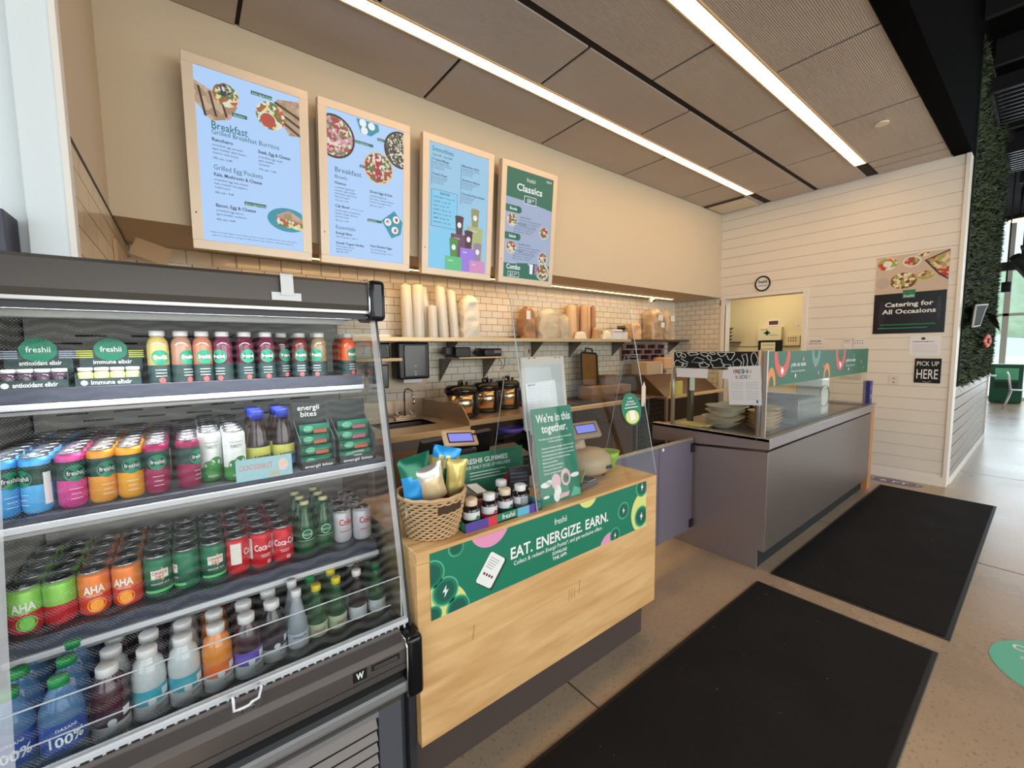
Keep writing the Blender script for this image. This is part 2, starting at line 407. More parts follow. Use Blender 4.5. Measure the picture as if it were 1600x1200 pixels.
strip(.3, 5.84, 3.545, 3.585, ZS-.02, 'thin glowing strip light under the bulkhead above the long shelf', LED2, 'under_cabinet_light')
t = thing('air_vent', 'pale louvred air vent in the ceiling corner above the doorway', 'vent', (6.15, 2.85, ZC))
b = B(); b.box(5.93, 6.36, 2.62, 3.10, ZC-.012, ZC, mat('vent_cream', (214, 204, 184), .5), bev=.003); b.out('frame', t)
b = B()
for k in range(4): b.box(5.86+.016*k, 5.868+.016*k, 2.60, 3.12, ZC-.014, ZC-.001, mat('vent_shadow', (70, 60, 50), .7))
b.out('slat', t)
b = B(); b.cyl((4.988, 1.048, ZC-.014), (4.988, 1.048, ZC+.004), .05, mat('cream_cap', (236, 220, 196), .5), seg=24)
b.out('sprinkler_cover', loc=(4.988, 1.048, ZC), label='small round cream sprinkler cover in the ceiling panel', cat='sprinkler')

# far side: dark open deck, grass-clad partition, far windows
b = B(); b.box(-4, 18.2, -5.6, 4.2, 5.0, 5.1, dark_ceil); struct(b, 'ceiling_deck')
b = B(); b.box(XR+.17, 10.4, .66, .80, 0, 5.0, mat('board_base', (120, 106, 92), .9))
struct(b, 'wall_far', loc=(8, .73, 0)); b = B()
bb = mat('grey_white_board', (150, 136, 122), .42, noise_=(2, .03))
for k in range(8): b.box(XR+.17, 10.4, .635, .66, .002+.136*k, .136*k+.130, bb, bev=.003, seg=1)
b.box(XR+.17, 10.4, .615, .64, 0, .085, trimw, bev=.003); b.box(10.4, 10.43, .62, .82, 0, 1.09, trimw)
struct(b, 'trim_4', loc=(8, .64, 0))
hedge = mat('artificial_grass', (48, 60, 26), .75, noise_=(9, .5)); hedge2 = mat('artificial_grass_light', (74, 88, 40), .7, noise_=(9, .4)); hedge3 = mat('artificial_grass_dark', (20, 32, 14), .85)
b = B(); b.box(XR+.175, 10.45, .61, .659, 1.09, 4.7, hedge3)
for i in range(15000):
    x = XR+.18 + (10.5-XR-.18)*random.random()**1.0; z = 1.07 + 3.6*random.random(); y = .612
    if random.random() < .12: x = 10.42+.06*random.random(); y = .61 + .06*random.random()
    a = random.uniform(0, 2*PI); l_ = random.uniform(.03, .075); w = .009; out_ = random.uniform(.012, .05)
    d = Vector((math.cos(a)*l_, -out_, math.sin(a)*l_)); s_ = Vector((-math.sin(a)*w, 0, math.cos(a)*w)); p = Vector((x, y, z))
    b.poly([p - s_, p + s_, p + d], random.choice((hedge, hedge, hedge2, hedge3)))
b.out('grass_wall', loc=(8.5, .63, 1.09), label='dark green artificial grass cladding on the partition by the far windows', cat='plant wall', kind='stuff')

# far windows
fr = mat('window_frame_white', (224, 222, 216), .4); frd = mat('window_frame_black', (18, 18, 20), .5)
b = B()
for yy in (-5.4, -3.6, -1.8, -.2, .86, 2.2): b.box(18.0, 18.08, yy-.06, yy+.06, 0, 5.0, fr, bev=.004)
for z_ in (.04, 2.35, 4.95): b.box(18.0, 18.07, -5.6, 4.0, z_-.04, z_+.04, fr, bev=.004)
b.box(17.9, 18.1, -5.6, 4.0, 3.55, 3.78, frd)
wf = b.out('window_1', kind='structure')
b = B(); b.poly([(18.04, -5.6, 0), (18.04, 4, 0), (18.04, 4, 5), (18.04, -5.6, 5)], clear); b.out('pane', wf)
b = B(); b.box(10.4, 18.1, 4.0, 4.1, 0, 5.0, paint); struct(b, 'wall_beyond')
# outside: lawn, road and trees seen through the far glass
b = B(); b.poly([(18.2, -30, -.02), (80, -30, -.02), (80, 40, -.02), (18.2, 40, -.02)], mat('pale_pavement', (226, 230, 226), .9, noise_=(.6, .1))); struct(b, 'ground_outside')
# storefront behind the camera
b = B()
for xx in (-4, -2, 0, 2, 4, 6, 8, 10, 12, 14, 16, 18): b.box(xx-.05, xx+.05, -5.65, -5.55, 0, 5.0, frd)
for z_ in (.3, 3.0): b.box(-4, 18, -5.65, -5.55, z_-.05, z_+.05, frd)
b.box(-4, 18, -5.7, -5.6, 3.6, 5.0, black_mt)
struct(b, 'window_2')
b = B(); b.box(-4.1, -4, -5.6, 2.2, 0, .9, coolw); b.box(-4.1, -4, -5.6, 2.2, 2.9, 5, coolw); b.box(-4.1, -4, -.2, .1, .9, 2.9, coolw); struct(b, 'wall_window_side')
# ================================================================ ORDER COUNTER
def wood_build(n, L, p):
    tc = n.new('ShaderNodeTexCoord'); mp = n.new('ShaderNodeMapping'); mp.inputs['Scale'].default_value = (1.2, 9, 9); L.new(tc.outputs['Object'], mp.inputs[0])
    a = n.new('ShaderNodeTexNoise'); a.inputs['Scale'].default_value = 2.2; a.inputs['Detail'].default_value = 8; a.inputs['Distortion'].default_value = .8; L.new(mp.outputs[0], a.inputs[0])
    r = n.new('ShaderNodeValToRGB'); r.color_ramp.elements[0].position = .3; r.color_ramp.elements[1].position = .72
    r.color_ramp.elements[0].color = rgb((206, 158, 102)); r.color_ramp.elements[1].color = rgb((232, 190, 134)); L.new(a.outputs['Fac'], r.inputs[0])
    L.new(r.outputs[0], p.inputs['Base Color']); p.inputs['Roughness'].default_value = .42
maple = node_mat('maple_veneer', wood_build)
kick = mat('brown_kick_plate', (74, 62, 58), .45, noise_=(2, .05)); scratch = mat('scratch_brown', (140, 92, 48), .8)
CX0, CX1, CY0, CY1, CZ = .553, 1.905, 1.231, 1.86, .887
ct = thing('order_counter', 'pale maple order counter with green banner on its front', 'counter', (1.23, 1.5, 0))
b = B(); b.box(CX0, CX1, CY0, CY1, CZ-.04, CZ, maple, bev=.0015, seg=1); b.out('counter_top', ct)
b = B(); b.box(CX0, CX1, CY0+.001, CY0+.026, .205, CZ-.041, maple, bev=.001, seg=1)
for (x, z, dx, dz) in ((1.255, .45, .004, .05), (1.272, .452, .004, .05), (1.29, .455, .003, .04), (1.32, .462, .003, .062), (.74, .545, .03, .006), (1.42, .48, .02, .002), (.76, .5, .01, .05)):
    b.poly([(x, CY0+.0004, z), (x+.0022, CY0+.0004, z), (x+dx+.0022, CY0+.0004, z+dz), (x+dx, CY0+.0004, z+dz)], scratch)
b.out('front_panel', ct)
b = B(); b.box(CX0, CX0+.025, CY0+.027, CY1, .205, CZ-.041, maple); b.out('side_panel', ct)
b = B(); b.box(CX1-.025, CX1, CY0+.027, CY1, .205, CZ-.041, maple); b.out('side_panel', ct)
b = B(); b.box(CX0+.01, CX1-.02, 1.298, 1.80, 0, .205, kick); b.out('toe_kick', ct)
b = B(); b.box(CX0+.03, CX1-.03, CY1-.3, CY1-.28, .21, CZ-.05, steel_d); b.out('back_panel', ct)

# the banner: green field, tokens with lightning bolts, a tilted phone, the writing
ban = thing('counter_banner', 'green printed banner with rows of white lettering stuck on the counter front', 'banner', (1.205, 1.23, .65))
BX0, BX1, BZ0, BZ1, yb = .600, 1.812, .640, .874, CY0-.0012
b = B(); b.box(BX0, BX1, CY0-.0012, CY0-.0002, BZ0, BZ1, green)
def clip_disc(cx, cz, r, m, y, seg=40, x0=BX0, x1=BX1, z0=BZ0, z1=BZ1, rin=0):
    pts = [(min(max(cx + r*math.cos(2*PI*i/seg), x0), x1), y, min(max(cz + r*math.sin(2*PI*i/seg), z0), z1)) for i in range(seg)]
    q = []
    for p_ in pts:
        if not q or (Vector(p_) - Vector(q[-1])).length > 1e-5: q.append(p_)
    if len(q) > 2: b.poly(q, m)
clip_disc(.845, .915, .09, pink, yb-.0002); clip_disc(1.375, .905, .062, yellow_g, yb-.0002); clip_disc(1.53, .61, .075, pink, yb-.0002)
clip_disc(.63, .64, .115, yellow_g, yb-.0002); clip_disc(1.80, .72, .11, yellow_g, yb-.0002)
for cx, cz, r in ((.604, .80, .05), (.655, .725, .052), (.70, .865, .031), (.703, .645, .048), (.606, .655, .035), (1.628, .765, .042), (1.775, .85, .05), (1.772, .70, .055), (1.565, .66, .038)):
    clip_disc(cx, cz, r, green_l, yb-.0004); clip_disc(cx+.001, cz, r*.88, green, yb-.0006); clip_disc(cx, cz, r*.68, green_d, yb-.0008)
    k = r*.42; q = [(.2, 1), (-.55, -.1), (-.05, -.05), (-.25, -1), (.6, .2), (.1, .12)]
    if BX0+.01 < cx and cz < BZ1-.01 and cz > BZ0+.012: b.poly([(min(max(cx+a_*k, BX0), BX1), yb-.001, min(max(cz+c_*k, BZ0), BZ1)) for a_, c_ in q], white_in)
pm = Matrix.Translation((.845, 0, .735)) @ Matrix.Rotation(math.radians(38), 4, 'Y')
for sx_, sz_, m, yy in ((.044, .062, mat('phone_shadow_print', (30, 60, 50), .6), -.0004), (.041, .059, white_in, -.0006)):
    b.M = Matrix.Translation((.005 if yy > -.0005 else 0, 0, -.005 if yy > -.0005 else 0)) @ pm
    pts = []
    for cx_, cz_, a0_ in ((sx_-.01, sz_-.01, 0), (-sx_+.01, sz_-.01, 90), (-sx_+.01, -sz_+.01, 180), (sx_-.01, -sz_+.01, 270)):
        for k in range(5): a_ = math.radians(a0_ + 22.5*k); pts.append((cx_+.01*math.cos(a_), yb+yy, cz_+.01*math.sin(a_)))
    b.poly(pts, m)
b.M = pm
for k, q in enumerate((-.022, -.008, .006, .020)): b.disc((q, yb-.0009, -.02+.004*0), X, Z, .0055, .0055, mat('print_brown', (120, 60, 66), .7), 12)
for k in range(5): b.poly([(-.03, yb-.0009, .04-.009*k), (-.03+.05-.004*k, yb-.0009, .04-.009*k), (-.03+.05-.004*k, yb-.0009, .042-.009*k), (-.03, yb-.0009, .042-.009*k)], grey_ink)
b.M = Matrix.Identity(4)
b.text('EAT. ENERGIZE. EARN.', (.935, yb-.001, .745), X, Z, .064, white_in, width=.575, bold=.022)
b.text('freshii', (1.205, yb-.001, .818), X, Z, .040, white_in, width=.072, bold=.004, align='C')
b.text('Collect & redeem Energii Points*, and get exclusive offers', (.952, yb-.001, .716), X, Z, .0245, white_in, width=.515, bold=.008)
b.text('DOWNLOAD', (1.242, yb-.001, .690), X, Z, .020, white_in, width=.085, bold=.02, align='R')
b.text('THE APP:', (1.242, yb-.001, .668), X, Z, .020, white_in, width=.085, bold=.02, align='R')
b.out('printed_sheet', ban)

# ================================================================ MATS AND FLOOR DECALS
def mat_build(n, L, p):
    tc = n.new('ShaderNodeTexCoord'); a = n.new('ShaderNodeTexNoise'); a.inputs['Scale'].default_value = 3; a.inputs['Detail'].default_value = 6; L.new(tc.outputs['Object'], a.inputs[0])
    c = n.new('ShaderNodeTexNoise'); c.inputs['Scale'].default_value = 420; L.new(tc.outputs['Object'], c.inputs[0])
    r = n.new('ShaderNodeValToRGB'); r.color_ramp.elements[0].color = rgb((22, 21, 22)); r.color_ramp.elements[1].color = rgb((42, 39, 37)); L.new(a.outputs['Fac'], r.inputs[0])
    L.new(r.outputs[0], p.inputs['Base Color']); bp = n.new('ShaderNodeBump'); bp.inputs['Strength'].default_value = .6; bp.inputs['Distance'].default_value = .004
    L.new(c.outputs['Fac'], bp.inputs['Height']); L.new(bp.outputs[0], p.inputs['Normal']); p.inputs['Roughness'].default_value = .95; p.inputs['Specular IOR Level'].default_value = .15
carpet = node_mat('charcoal_mat_pile', mat_build); rub = mat('black_rubber_edge', (30, 29, 29), .6); lint = mat('lint', (190, 190, 190), .9)
def floor_mat(x0, x1, y0, y1, lab):
    t = thing('floor_mat', lab, 'mat', ((x0+x1)/2, (y0+y1)/2, 0), 'charcoal floor mats')
    b = B(); b.box(x0, x1, y0, y1, .0012, .006, rub, bev=.002, seg=1); b.out('rubber_edge', t)
    b = B(); b.box(x0+.02, x1-.02, y0+.02, y1-.02, .006, .011, carpet, bev=.003)
    for k in range(26):
        x, y = random.uniform(x0+.05, x1-.05), random.uniform(y0+.05, y1-.05); r = random.uniform(.0008, .002)
        b.poly([(x-r, y-r, .0116), (x+r*2, y-r, .0116), (x+r, y+r, .0116)], lint)
    b.out('carpet_pile', t)
floor_mat(-.05, 2.90, .262, 1.110, 'charcoal floor mat closest to the order counter')
floor_mat(3.068, 6.02, .240, 1.095, 'charcoal floor mat alongside the glass-topped serving counter')
b = B(); dg = mat('decal_green', (96, 190, 160), .45); b.disc((3.14, -.19, .0012), X, Y, .30, .30, dg, 48)
Ry = Vector((0, -1, 0)); Ux = Vector((1, 0, 0))
b.text('ORDER HERE', (3.245, -.19, .0018), Ry, Ux, .085, white_in, align='C', width=.46, bold=.012)
b.text('and pick up your', (3.165, -.19, .0018), Ry, Ux, .06, white_in, align='C', width=.40)
b.text('freshii meal', (3.085, -.19, .0018), Ry, Ux, .06, white_in, align='C', width=.34)
b.disc((3.02, -.10, .0018), X, Y, .012, .012, white_in, 12)
b.out('floor_decal', loc=(3.14, -.19, 0), label='round green floor decal with white lettering', cat='floor sticker')
b = B(); b.disc((6.27, 1.02, .0012), X, Y, .12, .24, mat('decal_violet', (116, 110, 140), .5), 36)
b.text('6 FT', (6.23, 1.02, .002), Ry, Ux, .12, white_in, align='C', width=.24, bold=.01); b.poly([(6.26, .84, .002), (6.28, .80, .002), (6.30, .84, .002)], white_in); b.poly([(6.26, 1.2, .002), (6.28, 1.24, .002), (6.30, 1.2, .002)], white_in)
b.out('floor_decal', loc=(6.27, 1.02, 0), label='worn violet floor decal against the white board wall', cat='floor sticker')

# ================================================================ SERVING COUNTER
stn = mat('satin_stainless', (160, 150, 150), .36, .6, noise_=(1.2, .08)); stn_f = mat('satin_stainless_front', (132, 120, 114), .38, .65, noise_=(1.0, .1))
mat('post_steel', (186, 178, 170), .34, .6)
sv = thing('serving_counter', 'long stainless serving counter with glass screens and a green printed band', 'counter', (4.4, 1.55, 0))
SX0, SX1, SY0, SY1, SZ = 3.052, 5.70, 1.136, 2.02, .925
b = B(); b.box(SX0+.005, SX1, SY0+.004, SY0+.03, .135, SZ-.09, stn_f); b.out('front_panel', sv)
b = B()
b.prism([(SX0, SY0, .14), (SX0, SY0+.045, .14), (SX0, SY0+.045, 0), (SX0, 1.84, 0), (SX0, 1.84, .78), (SX0, SY0, .835)], (.012, 0, 0), stn); b.out('end_panel', sv)
b = B(); b.prism([(SX0, SY0-.008, SZ), (SX0, SY0-.008, SZ-.07), (SX0, SY1, SZ-.14), (SX0, SY1, SZ)], (.03, 0, 0), stn); b.box(SX0+.03, SX1+.02, SY0-.008, SY0+.02, SZ-.07, SZ, stn, bev=.004); b.out('apron', sv)
b = B(); b.box(SX0, SX1+.14, SY0-.006, SY0+.075, SZ-.02, SZ+.004, mat('post_steel'), bev=.002); b.box(SX0, SX0+.07, SY0+.075, SY1, SZ-.02, SZ+.004, mat('post_steel'), bev=.002)
b.box(SX0+.07, SX1, SY0+.075, SY1, SZ-.035, SZ-.02, stn); b.box(SX1, SX1+.14, SY0+.075, SY1, SZ-.02, SZ+.003, stn); b.out('counter_top', sv)
b = B(); b.box(SX0+.02, SX1-.01, SY0+.055, 1.18+.02, 0, .135, black_mt); b.out('toe_kick', sv)
wstrip = mat('orange_wood_edge', (190, 132, 82), .5)
b = B(); b.box(SX1+.001, SX1+.14, SY0+.01, SY0+.06, 0, SZ-.021, wstrip); b.out('wooden_end_post', sv)
b = B(); b.box(SX0+.02, SX1, 1.86, 1.875, .1, SZ-.04, steel_d); b.out('back_panel', sv)
def post(x, y, z0, z1, r=.016, m=None):
    b = B(); b.cyl((x, y, z0), (x, y, z1), r, m or chrome, seg=20); b.cyl((x, y, z0), (x, y, z0+.006), r*1.7, m or chrome, seg=20); return b
GT = 1.515
b = post(SX0+.04, 1.865, SZ, GT+.01, .016, mat('post_steel')); b.out('glass_post', sv)
b = post(SX0+.02, SY0+.075, SZ, GT+.01, .016, mat('post_steel')); b.out('glass_post', sv)
b = B(); b.box(SX0+.014, SX0+.032, SY0+.030, SY0+.056, SZ, GT+.004, mat('post_steel')); b.out('glass_post', sv)
casegl = glass('case_glass', (249, 250, 247), .5)
b = B(); b.box(SX0+.04, SX1-.12, SY0+.036, SY0+.044, SZ+.004, GT, casegl); b.out('front_glass', sv)
b = B(); b.box(SX0+.014, SX0+.020, SY0+.10, 1.85, SZ+.004, GT, casegl); b.out('end_glass', sv)
b = B(); b.box(SX0+.04, SX1-.13, SY0+.032, SY0+.048, SZ+.003, SZ+.012, steel_d); b.out('glass_channel', sv)
# printed green band on the long glass
bg = mat('band_green', (36, 98, 70), .5); red = mat('print_red', (214, 92, 84), .55); orange = mat('print_orange', (222, 140, 70), .55); teal = mat('print_teal', (110, 150, 146), .55)
b = B(); y0 = SY0+.0345; b.box(SX0+.045, SX1-.125, y0, y0+.0014, 1.275, GT, bg)
def arch(cx, cz, ro, ri, m, a0, a1, y, n=16, sz=1.25):
    A = [(math.radians(a0+(a1-a0)*i/n)) for i in range(n+1)]
    for p_, q_ in zip(A[:-1], A[1:]):
        b.poly([(cx+ro*math.cos(p_), y, cz+ro*sz*math.sin(p_)), (cx+ro*math.cos(q_), y, cz+ro*sz*math.sin(q_)), (cx+ri*math.cos(q_), y, cz+ri*sz*math.sin(q_)), (cx+ri*math.cos(p_), y, cz+ri*sz*math.sin(p_))], m)
for ox in (0.0, 1.33):
    arch(3.33+ox, GT-.005, .145, .085, red, 180, 360, y0-.0006); b.disc((3.335+ox, y0-.001, 1.375), X, Z, .028, .03, white_in, 4)
    arch(3.15+ox, 1.278, .075, .04, orange, 0, 180, y0-.0006, sz=1.7) if ox == 0 else arch(4.30, 1.278, .085, .05, orange, 0, 180, y0-.0006, sz=1.5)
    b.text('order. eat. repeat.', (3.50+ox, y0-.001, 1.40), X, Z, .046, white_in, width=.30, bold=.012)
    b.text('find us on the app and save', (3.50+ox, y0-.001, 1.358), X, Z, .022, white_in, width=.28)
    arch(4.02+ox, GT-.005, .10, .05, teal, 180, 360, y0-.0006) if 4.02+ox < 5.2 else None
    for dx, dz in ((.17, .095), (.36, .10), (.45, .03), (.60, .15), (.86, .09), (.95, .03), (1.08, .08)):
        b.poly([(3.14+ox+dx-.014, y0-.001, 1.30+dz), (3.14+ox+dx, y0-.001, 1.28+dz), (3.14+ox+dx+.014, y0-.001, 1.30+dz), (3.14+ox+dx, y0-.001, 1.32+dz)], random.choice((white_in, orange, green_l, pink))) if 3.14+ox+dx < SX1-.2 else None
b.out('printed_band', sv, label='green printed band with red and orange arches')
# black end strip with white vegetable outlines
b = B(); xk = SX0+.0125; b.box(xk, xk+.0012, 1.20, 1.845, 1.392, GT, black_mt)
def line(pts, closed=True, r=.0034): b.tube([(xk-.0004, p_[0], p_[1]) for p_ in pts], r, mat('chalk_white', (206, 214, 214), .8), seg=4, closed=closed)
rr = random.Random(3)
def blob(cy, cz, ry, rz, k=3, n=22, w=.22, rot=0):
    o = []
    for i in range(n):
        a = 2*PI*i/n; q = 1 + w*math.sin(k*a+rot); yy = cy + ry*q*math.cos(a+rot*.3); z_ = cz + rz*q*math.sin(a+rot*.3)
        o.append((min(max(yy, 1.206), 1.84), min(max(z_, 1.398), GT-.006)))
    return o
line(blob(1.805, 1.50, .022, .022)); line(blob(1.815, 1.415, .05, .028, 5)); line([(1.77, 1.482), (1.785, 1.46), (1.735, 1.435), (1.725, 1.43)], False); line(blob(1.765, 1.486, .018, .016, 2))
line([(1.70, 1.435), (1.66, 1.475), (1.60, 1.455), (1.62, 1.432)]); line(blob(1.69, 1.502, .04, .014, 4)); line(blob(1.60, 1.50, .028, .018, 2)); line(blob(1.56, 1.47, .016, .016, 2))
line(blob(1.60, 1.41, .035, .022, 5, rot=1)); line(blob(1.50, 1.425, .045, .035, 4)); line(blob(1.47, 1.50, .03, .016, 3)); line(blob(1.41, 1.49, .028, .028, 3))
line([(1.38, 1.40), (1.39, 1.44), (1.36, 1.465), (1.33, 1.44), (1.34, 1.40)]); line([(1.32, 1.40), (1.315, 1.45), (1.33, 1.49), (1.30, 1.50), (1.29, 1.45), (1.295, 1.40)]); line(blob(1.245, 1.455, .022, .05, 2)); line([(1.215, 1.51), (1.225, 1.45), (1.245, 1.41), (1.215, 1.40)], False)
line(blob(1.43, 1.41, .025, .015, 3)); line(blob(1.755, 1.41, .02, .014, 3)); line(blob(1.54, 1.505, .02, .01, 2))
b.out('chalk_print_strip', sv, label='black strip with white vegetable outlines')
gp = mat('grey_post', (120, 118, 114), .35, .7)
for (x, y) in ((3.30, 1.83), (3.30, 1.30)):
    b = B(); b.box(x-.02, x+.02, y-.02, y+.02, SZ-.02, 1.33, gp, bev=.003); b.prism([(x-.02, y-.02, 1.30), (x+.02, y-.02, 1.30), (x+.10, y-.02, 1.38), (x-.10, y-.02, 1.38)], (0, .04, 0), gp); b.out('inner_post', sv)
b = B(); b.box(3.22, 5.5, 1.26, 1.86, 1.375, 1.39, steel); b.out('upper_shelf', sv)

# gate between the two counters
gmat = mat('grey_laminate', (126, 118, 134), .35, .3, noise_=(2, .05))
t = thing('swing_gate', 'grey half-height swing gate hinged beside the serving counter', 'gate', (2.5, 1.66, 0))
b = B(); b.box(2.585, 3.030, 1.652, 1.672, .14, .846, gmat); b.out('gate_panel', t)
b = B(); b.box(1.95, 2.580, 1.652, 1.672, .14, .846, gmat); b.out('gate_panel', t)
b = B(); b.box(1.95, 3.030, 1.648, 1.676, .846, .860, mat('post_steel', (186, 178, 170), .34, .6), bev=.003); b.out('top_rail', t)
b = B(); b.box(3.000, 3.046, 1.642, 1.654, .75, .82, black_pl); b.out('hinge', t)
b = B(); b.box(3.000, 3.046, 1.642, 1.654, .16, .22, black_pl); b.out('hinge', t)
b = B(); b.cyl((2.62, 1.644, .828), (2.62, 1.652, .828), .012, white_pl, seg=14); b.out('screw_cap', t)

# paper signs on the end glass
def sheet(name, x, y0, y1, z0, z1, m, lab, lean=0, texts=(), cat='paper sign'):
    b = B(); b.box(x, x+.0012, y0, y1, z0, z1, m)
    for (s_, yy, z_, sz, mm, wd) in texts: b.text(s_, (x-.0006, yy, z_), -Y, Z, sz, mm, align='C', width=wd, bold=.006)
    return b.out(name, loc=(x, (y0+y1)/2, z0), label=lab, cat=cat)
b = B(); b.M = Matrix.Translation((SX0-.002, 1.30, 1.28)) @ Matrix.Rotation(math.radians(-4), 4, 'X')
b.box(-.0006, .0006, -.108, .108, -.135, .135, paper)
cols = [mat('kid_red', (210, 80, 80), .8), ink, mat('kid_blue', (60, 90, 150), .8), ink, mat('kid_green', (60, 130, 90), .8), ink, red]
for i, c_ in enumerate('FRESHii'): b.text(c_, (-.0012, .062-.018*i, .085), -Y, Z, .042, cols[i], align='C', bold=.01)
for i, c_ in enumerate('KIDS!'): b.text(c_, (-.0012, .045-.020*i, .048), -Y, Z, .036, cols[i], align='C', bold=.01)
for k in range(9):
    for sgn in (-1, 1):
        z_ = .02 - .014*k - (.006 if k > 3 else 0); b.poly([(-.0012, .05*sgn+.04, z_), (-.0012, .05*sgn-.04, z_), (-.0012, .05*sgn-.04, z_+.002), (-.0012, .05*sgn+.04, z_+.002)], mat('pale_print', (178, 180, 190), .8))
b.poly([(-.0012, -.075, -.12), (-.0012, -.085, -.12), (-.0012, -.085, -.10), (-.0012, -.075, -.10)], mat('kid_blue'))
b.out('paper_poster', loc=(SX0-.002, 1.30, 1.145), label='white paper poster with coloured childlike lettering on the end glass', cat='poster')
sheet('paper_note', SX0-.004, 1.56, 1.81, 1.318, 1.388, paper, 'wide blank white paper note under the chalk vegetable strip')
sheet('paper_note', SX0-.003, 1.66, 1.70, 1.22, 1.317, mat('pale_green_paper', (206, 226, 206), .8), 'narrow pale green paper strip hanging below the wide blank note')
sheet('paper_note', SX0-.0035, 1.405, 1.45, 1.32, 1.385, paper, 'small white paper note half hidden by the childlike lettering poster')

# things on the serving counter
bowlm = mat('white_ceramic', (226, 224, 216), .25); rimm = mat('kraft_rim', (214, 190, 150), .6)
def bowl(x, y, z, r, h, m, name, lab, grp=None, rim=None, cat='bowl'):
    b = B(); b.lathe((x, y, z), [(r*.45, 0), (r*.5, h*.1), (r*.8, h*.55), (r, h), (r*1.04, h), (r*1.04, h-.003), (r*.96, h-.006), (r*.76, h*.5), (r*.45, h*.18), (0, h*.15)], [m]*3 + [rim or m]*3 + [m]*3, seg=28)
    return b.out(name, loc=(x, y, z), label=lab, cat=cat, group=grp)
for k, z in enumerate((SZ-.02, SZ+.018, SZ+.07, SZ+.105)):
    bowl(3.36+.008*k, 1.60-.01*k, z+.001, .14 + .012*(k % 2), .055, bowlm, 'serving_bowl', 'white bowl %s inside the end of the glass case' % ('lowest in the stack', 'second from the bottom of the stack', 'second from the top of the stack', 'topmost of the stack')[k], 'stacked white bowls in the glass case', rim=rimm)
kraft = mat('kraft_paper', (196, 158, 112), .7, noise_=(12, .06)); lidm = mat('lid_tan', (224, 196, 140), .45)
for j, (x, y) in enumerate(((3.46, 1.33), (3.72, 1.40), (3.72, 1.68))):
    for k in range(5):
        bowl(x, y, SZ-.019+.027*k, .105, .05, lidm, 'takeaway_bowl', 'tan takeaway bowl, %s in the %s stack behind the long glass' % (('lowest', 'second up', 'middle', 'second from top', 'topmost')[k], ('left', 'front right', 'back right')[j]), 'tan takeaway bowls in the glass case', rim=kraft)
b = B(); b.box(3.90, 4.45, 1.24, 1.74, SZ-.019, SZ+.18, steel_d, bev=.004); b.box(3.94, 4.41, 1.28, 1.70, SZ+.17, SZ+.182, black_mt)
b.out('food_well', loc=(4.17, 1.5, SZ-.02), label='grey metal food well standing behind the long glass', cat='food warmer')
b = B(); b.box(4.62, 4.80, 1.28, 1.50, SZ-.019, SZ+.33, mat('pale_machine', (206, 206, 196), .5), bev=.012); b.tube([(4.66+.13*math.cos(a*.3), 1.276, SZ+.16+.10*math.sin(a*.3)) for a in range(22)], .004, mat('cable_grey', (110, 120, 120), .5), seg=6)
b.out('label_printer', loc=(4.71, 1.4, SZ-.02), label='pale boxy machine with a looped cable behind the long glass', cat='appliance')
b = B(); b.box(3.12, 3.24, 1.64, 1.86, SZ+.005, SZ+.012, mat('cream_board', (226, 212, 170), .5), bev=.002); b.box(3.13, 3.25, 1.60, 1.84, SZ+.0125, SZ+.019, mat('yellow_board', (214, 206, 130), .5), bev=.002)
b.out('cutting_board', loc=(3.18, 1.74, SZ+.005), label='cream cutting boards stacked at the kitchen corner of the serving counter', cat='cutting board')
blue = mat('box_blue', (50, 44, 116), .5)
t = thing('leaflet_box', 'dark blue leaflet box on the far end of the serving counter', 'box', (5.76, 1.20, SZ+.004))
b = B(); b.box(5.705, 5.80, 1.165, 1.225, SZ+.005, SZ+.245, blue, bev=.002); b.text('FEEDBACK', (5.752, 1.164, SZ+.085), X, Z, .02, white_in, align='C', width=.07, bold=.01); b.text('WELCOME', (5.752, 1.164, SZ+.06), X, Z, .018, white_in, align='C', width=.06, bold=.01)
b.text('i', (5.735, 1.164, SZ+.15), X, Z, .07, white_in, align='C', bold=.02); b.out('printed_box', t)
# ================================================================ MENU SCREENS
bezel = mat('champagne_bezel', (216, 198, 176), .42, .25)
scr_bg = mat('screen_blue', (170, 204, 246), emit=.92); scr_bg3 = mat('screen_sky', (150, 200, 232), emit=.86); scr_bg3b = mat('screen_cyan', (126, 200, 236), emit=.9); scr_bg4 = mat('screen_lilac', (166, 182, 214), emit=.78)
s_ink = mat('screen_ink', (52, 62, 88), emit=.25); s_teal = mat('screen_teal_text', (24, 128, 130), emit=.5); s_green = mat('screen_green', (10, 124, 98), emit=.60); s_white = mat('screen_white', (238, 244, 250), emit=.85)
s_tealpl = mat('screen_plate_teal', (48, 170, 196), emit=.6)
def food(name, cols, scale=60):
    if name in MC: return MC[name]
    m = bpy.data.materials.new(name); m.use_nodes = True; MC[name] = m; n = m.node_tree.nodes; L = m.node_tree.links; p = n['Principled BSDF']
    tc = n.new('ShaderNodeTexCoord'); v = n.new('ShaderNodeTexVoronoi'); v.inputs['Scale'].default_value = scale; L.new(tc.outputs['Object'], v.inputs['Vector'])
    s = n.new('ShaderNodeSeparateColor'); L.new(v.outputs['Color'], s.inputs[0]); r = n.new('ShaderNodeValToRGB'); r.color_ramp.interpolation = 'CONSTANT'; L.new(s.outputs[0], r.inputs[0])
    e = r.color_ramp.elements; e[0].color = rgb(cols[0]); e[1].position = 1/len(cols); e[1].color = rgb(cols[1])
    for i, c in enumerate(cols[2:]): q = e.new((i+2)/len(cols)); q.color = rgb(c)
    p.inputs['Base Color'].default_value = (.02, .02, .02, 1); L.new(r.outputs[0], p.inputs['Emission Color']); p.inputs['Emission Strength'].default_value = .75; return m
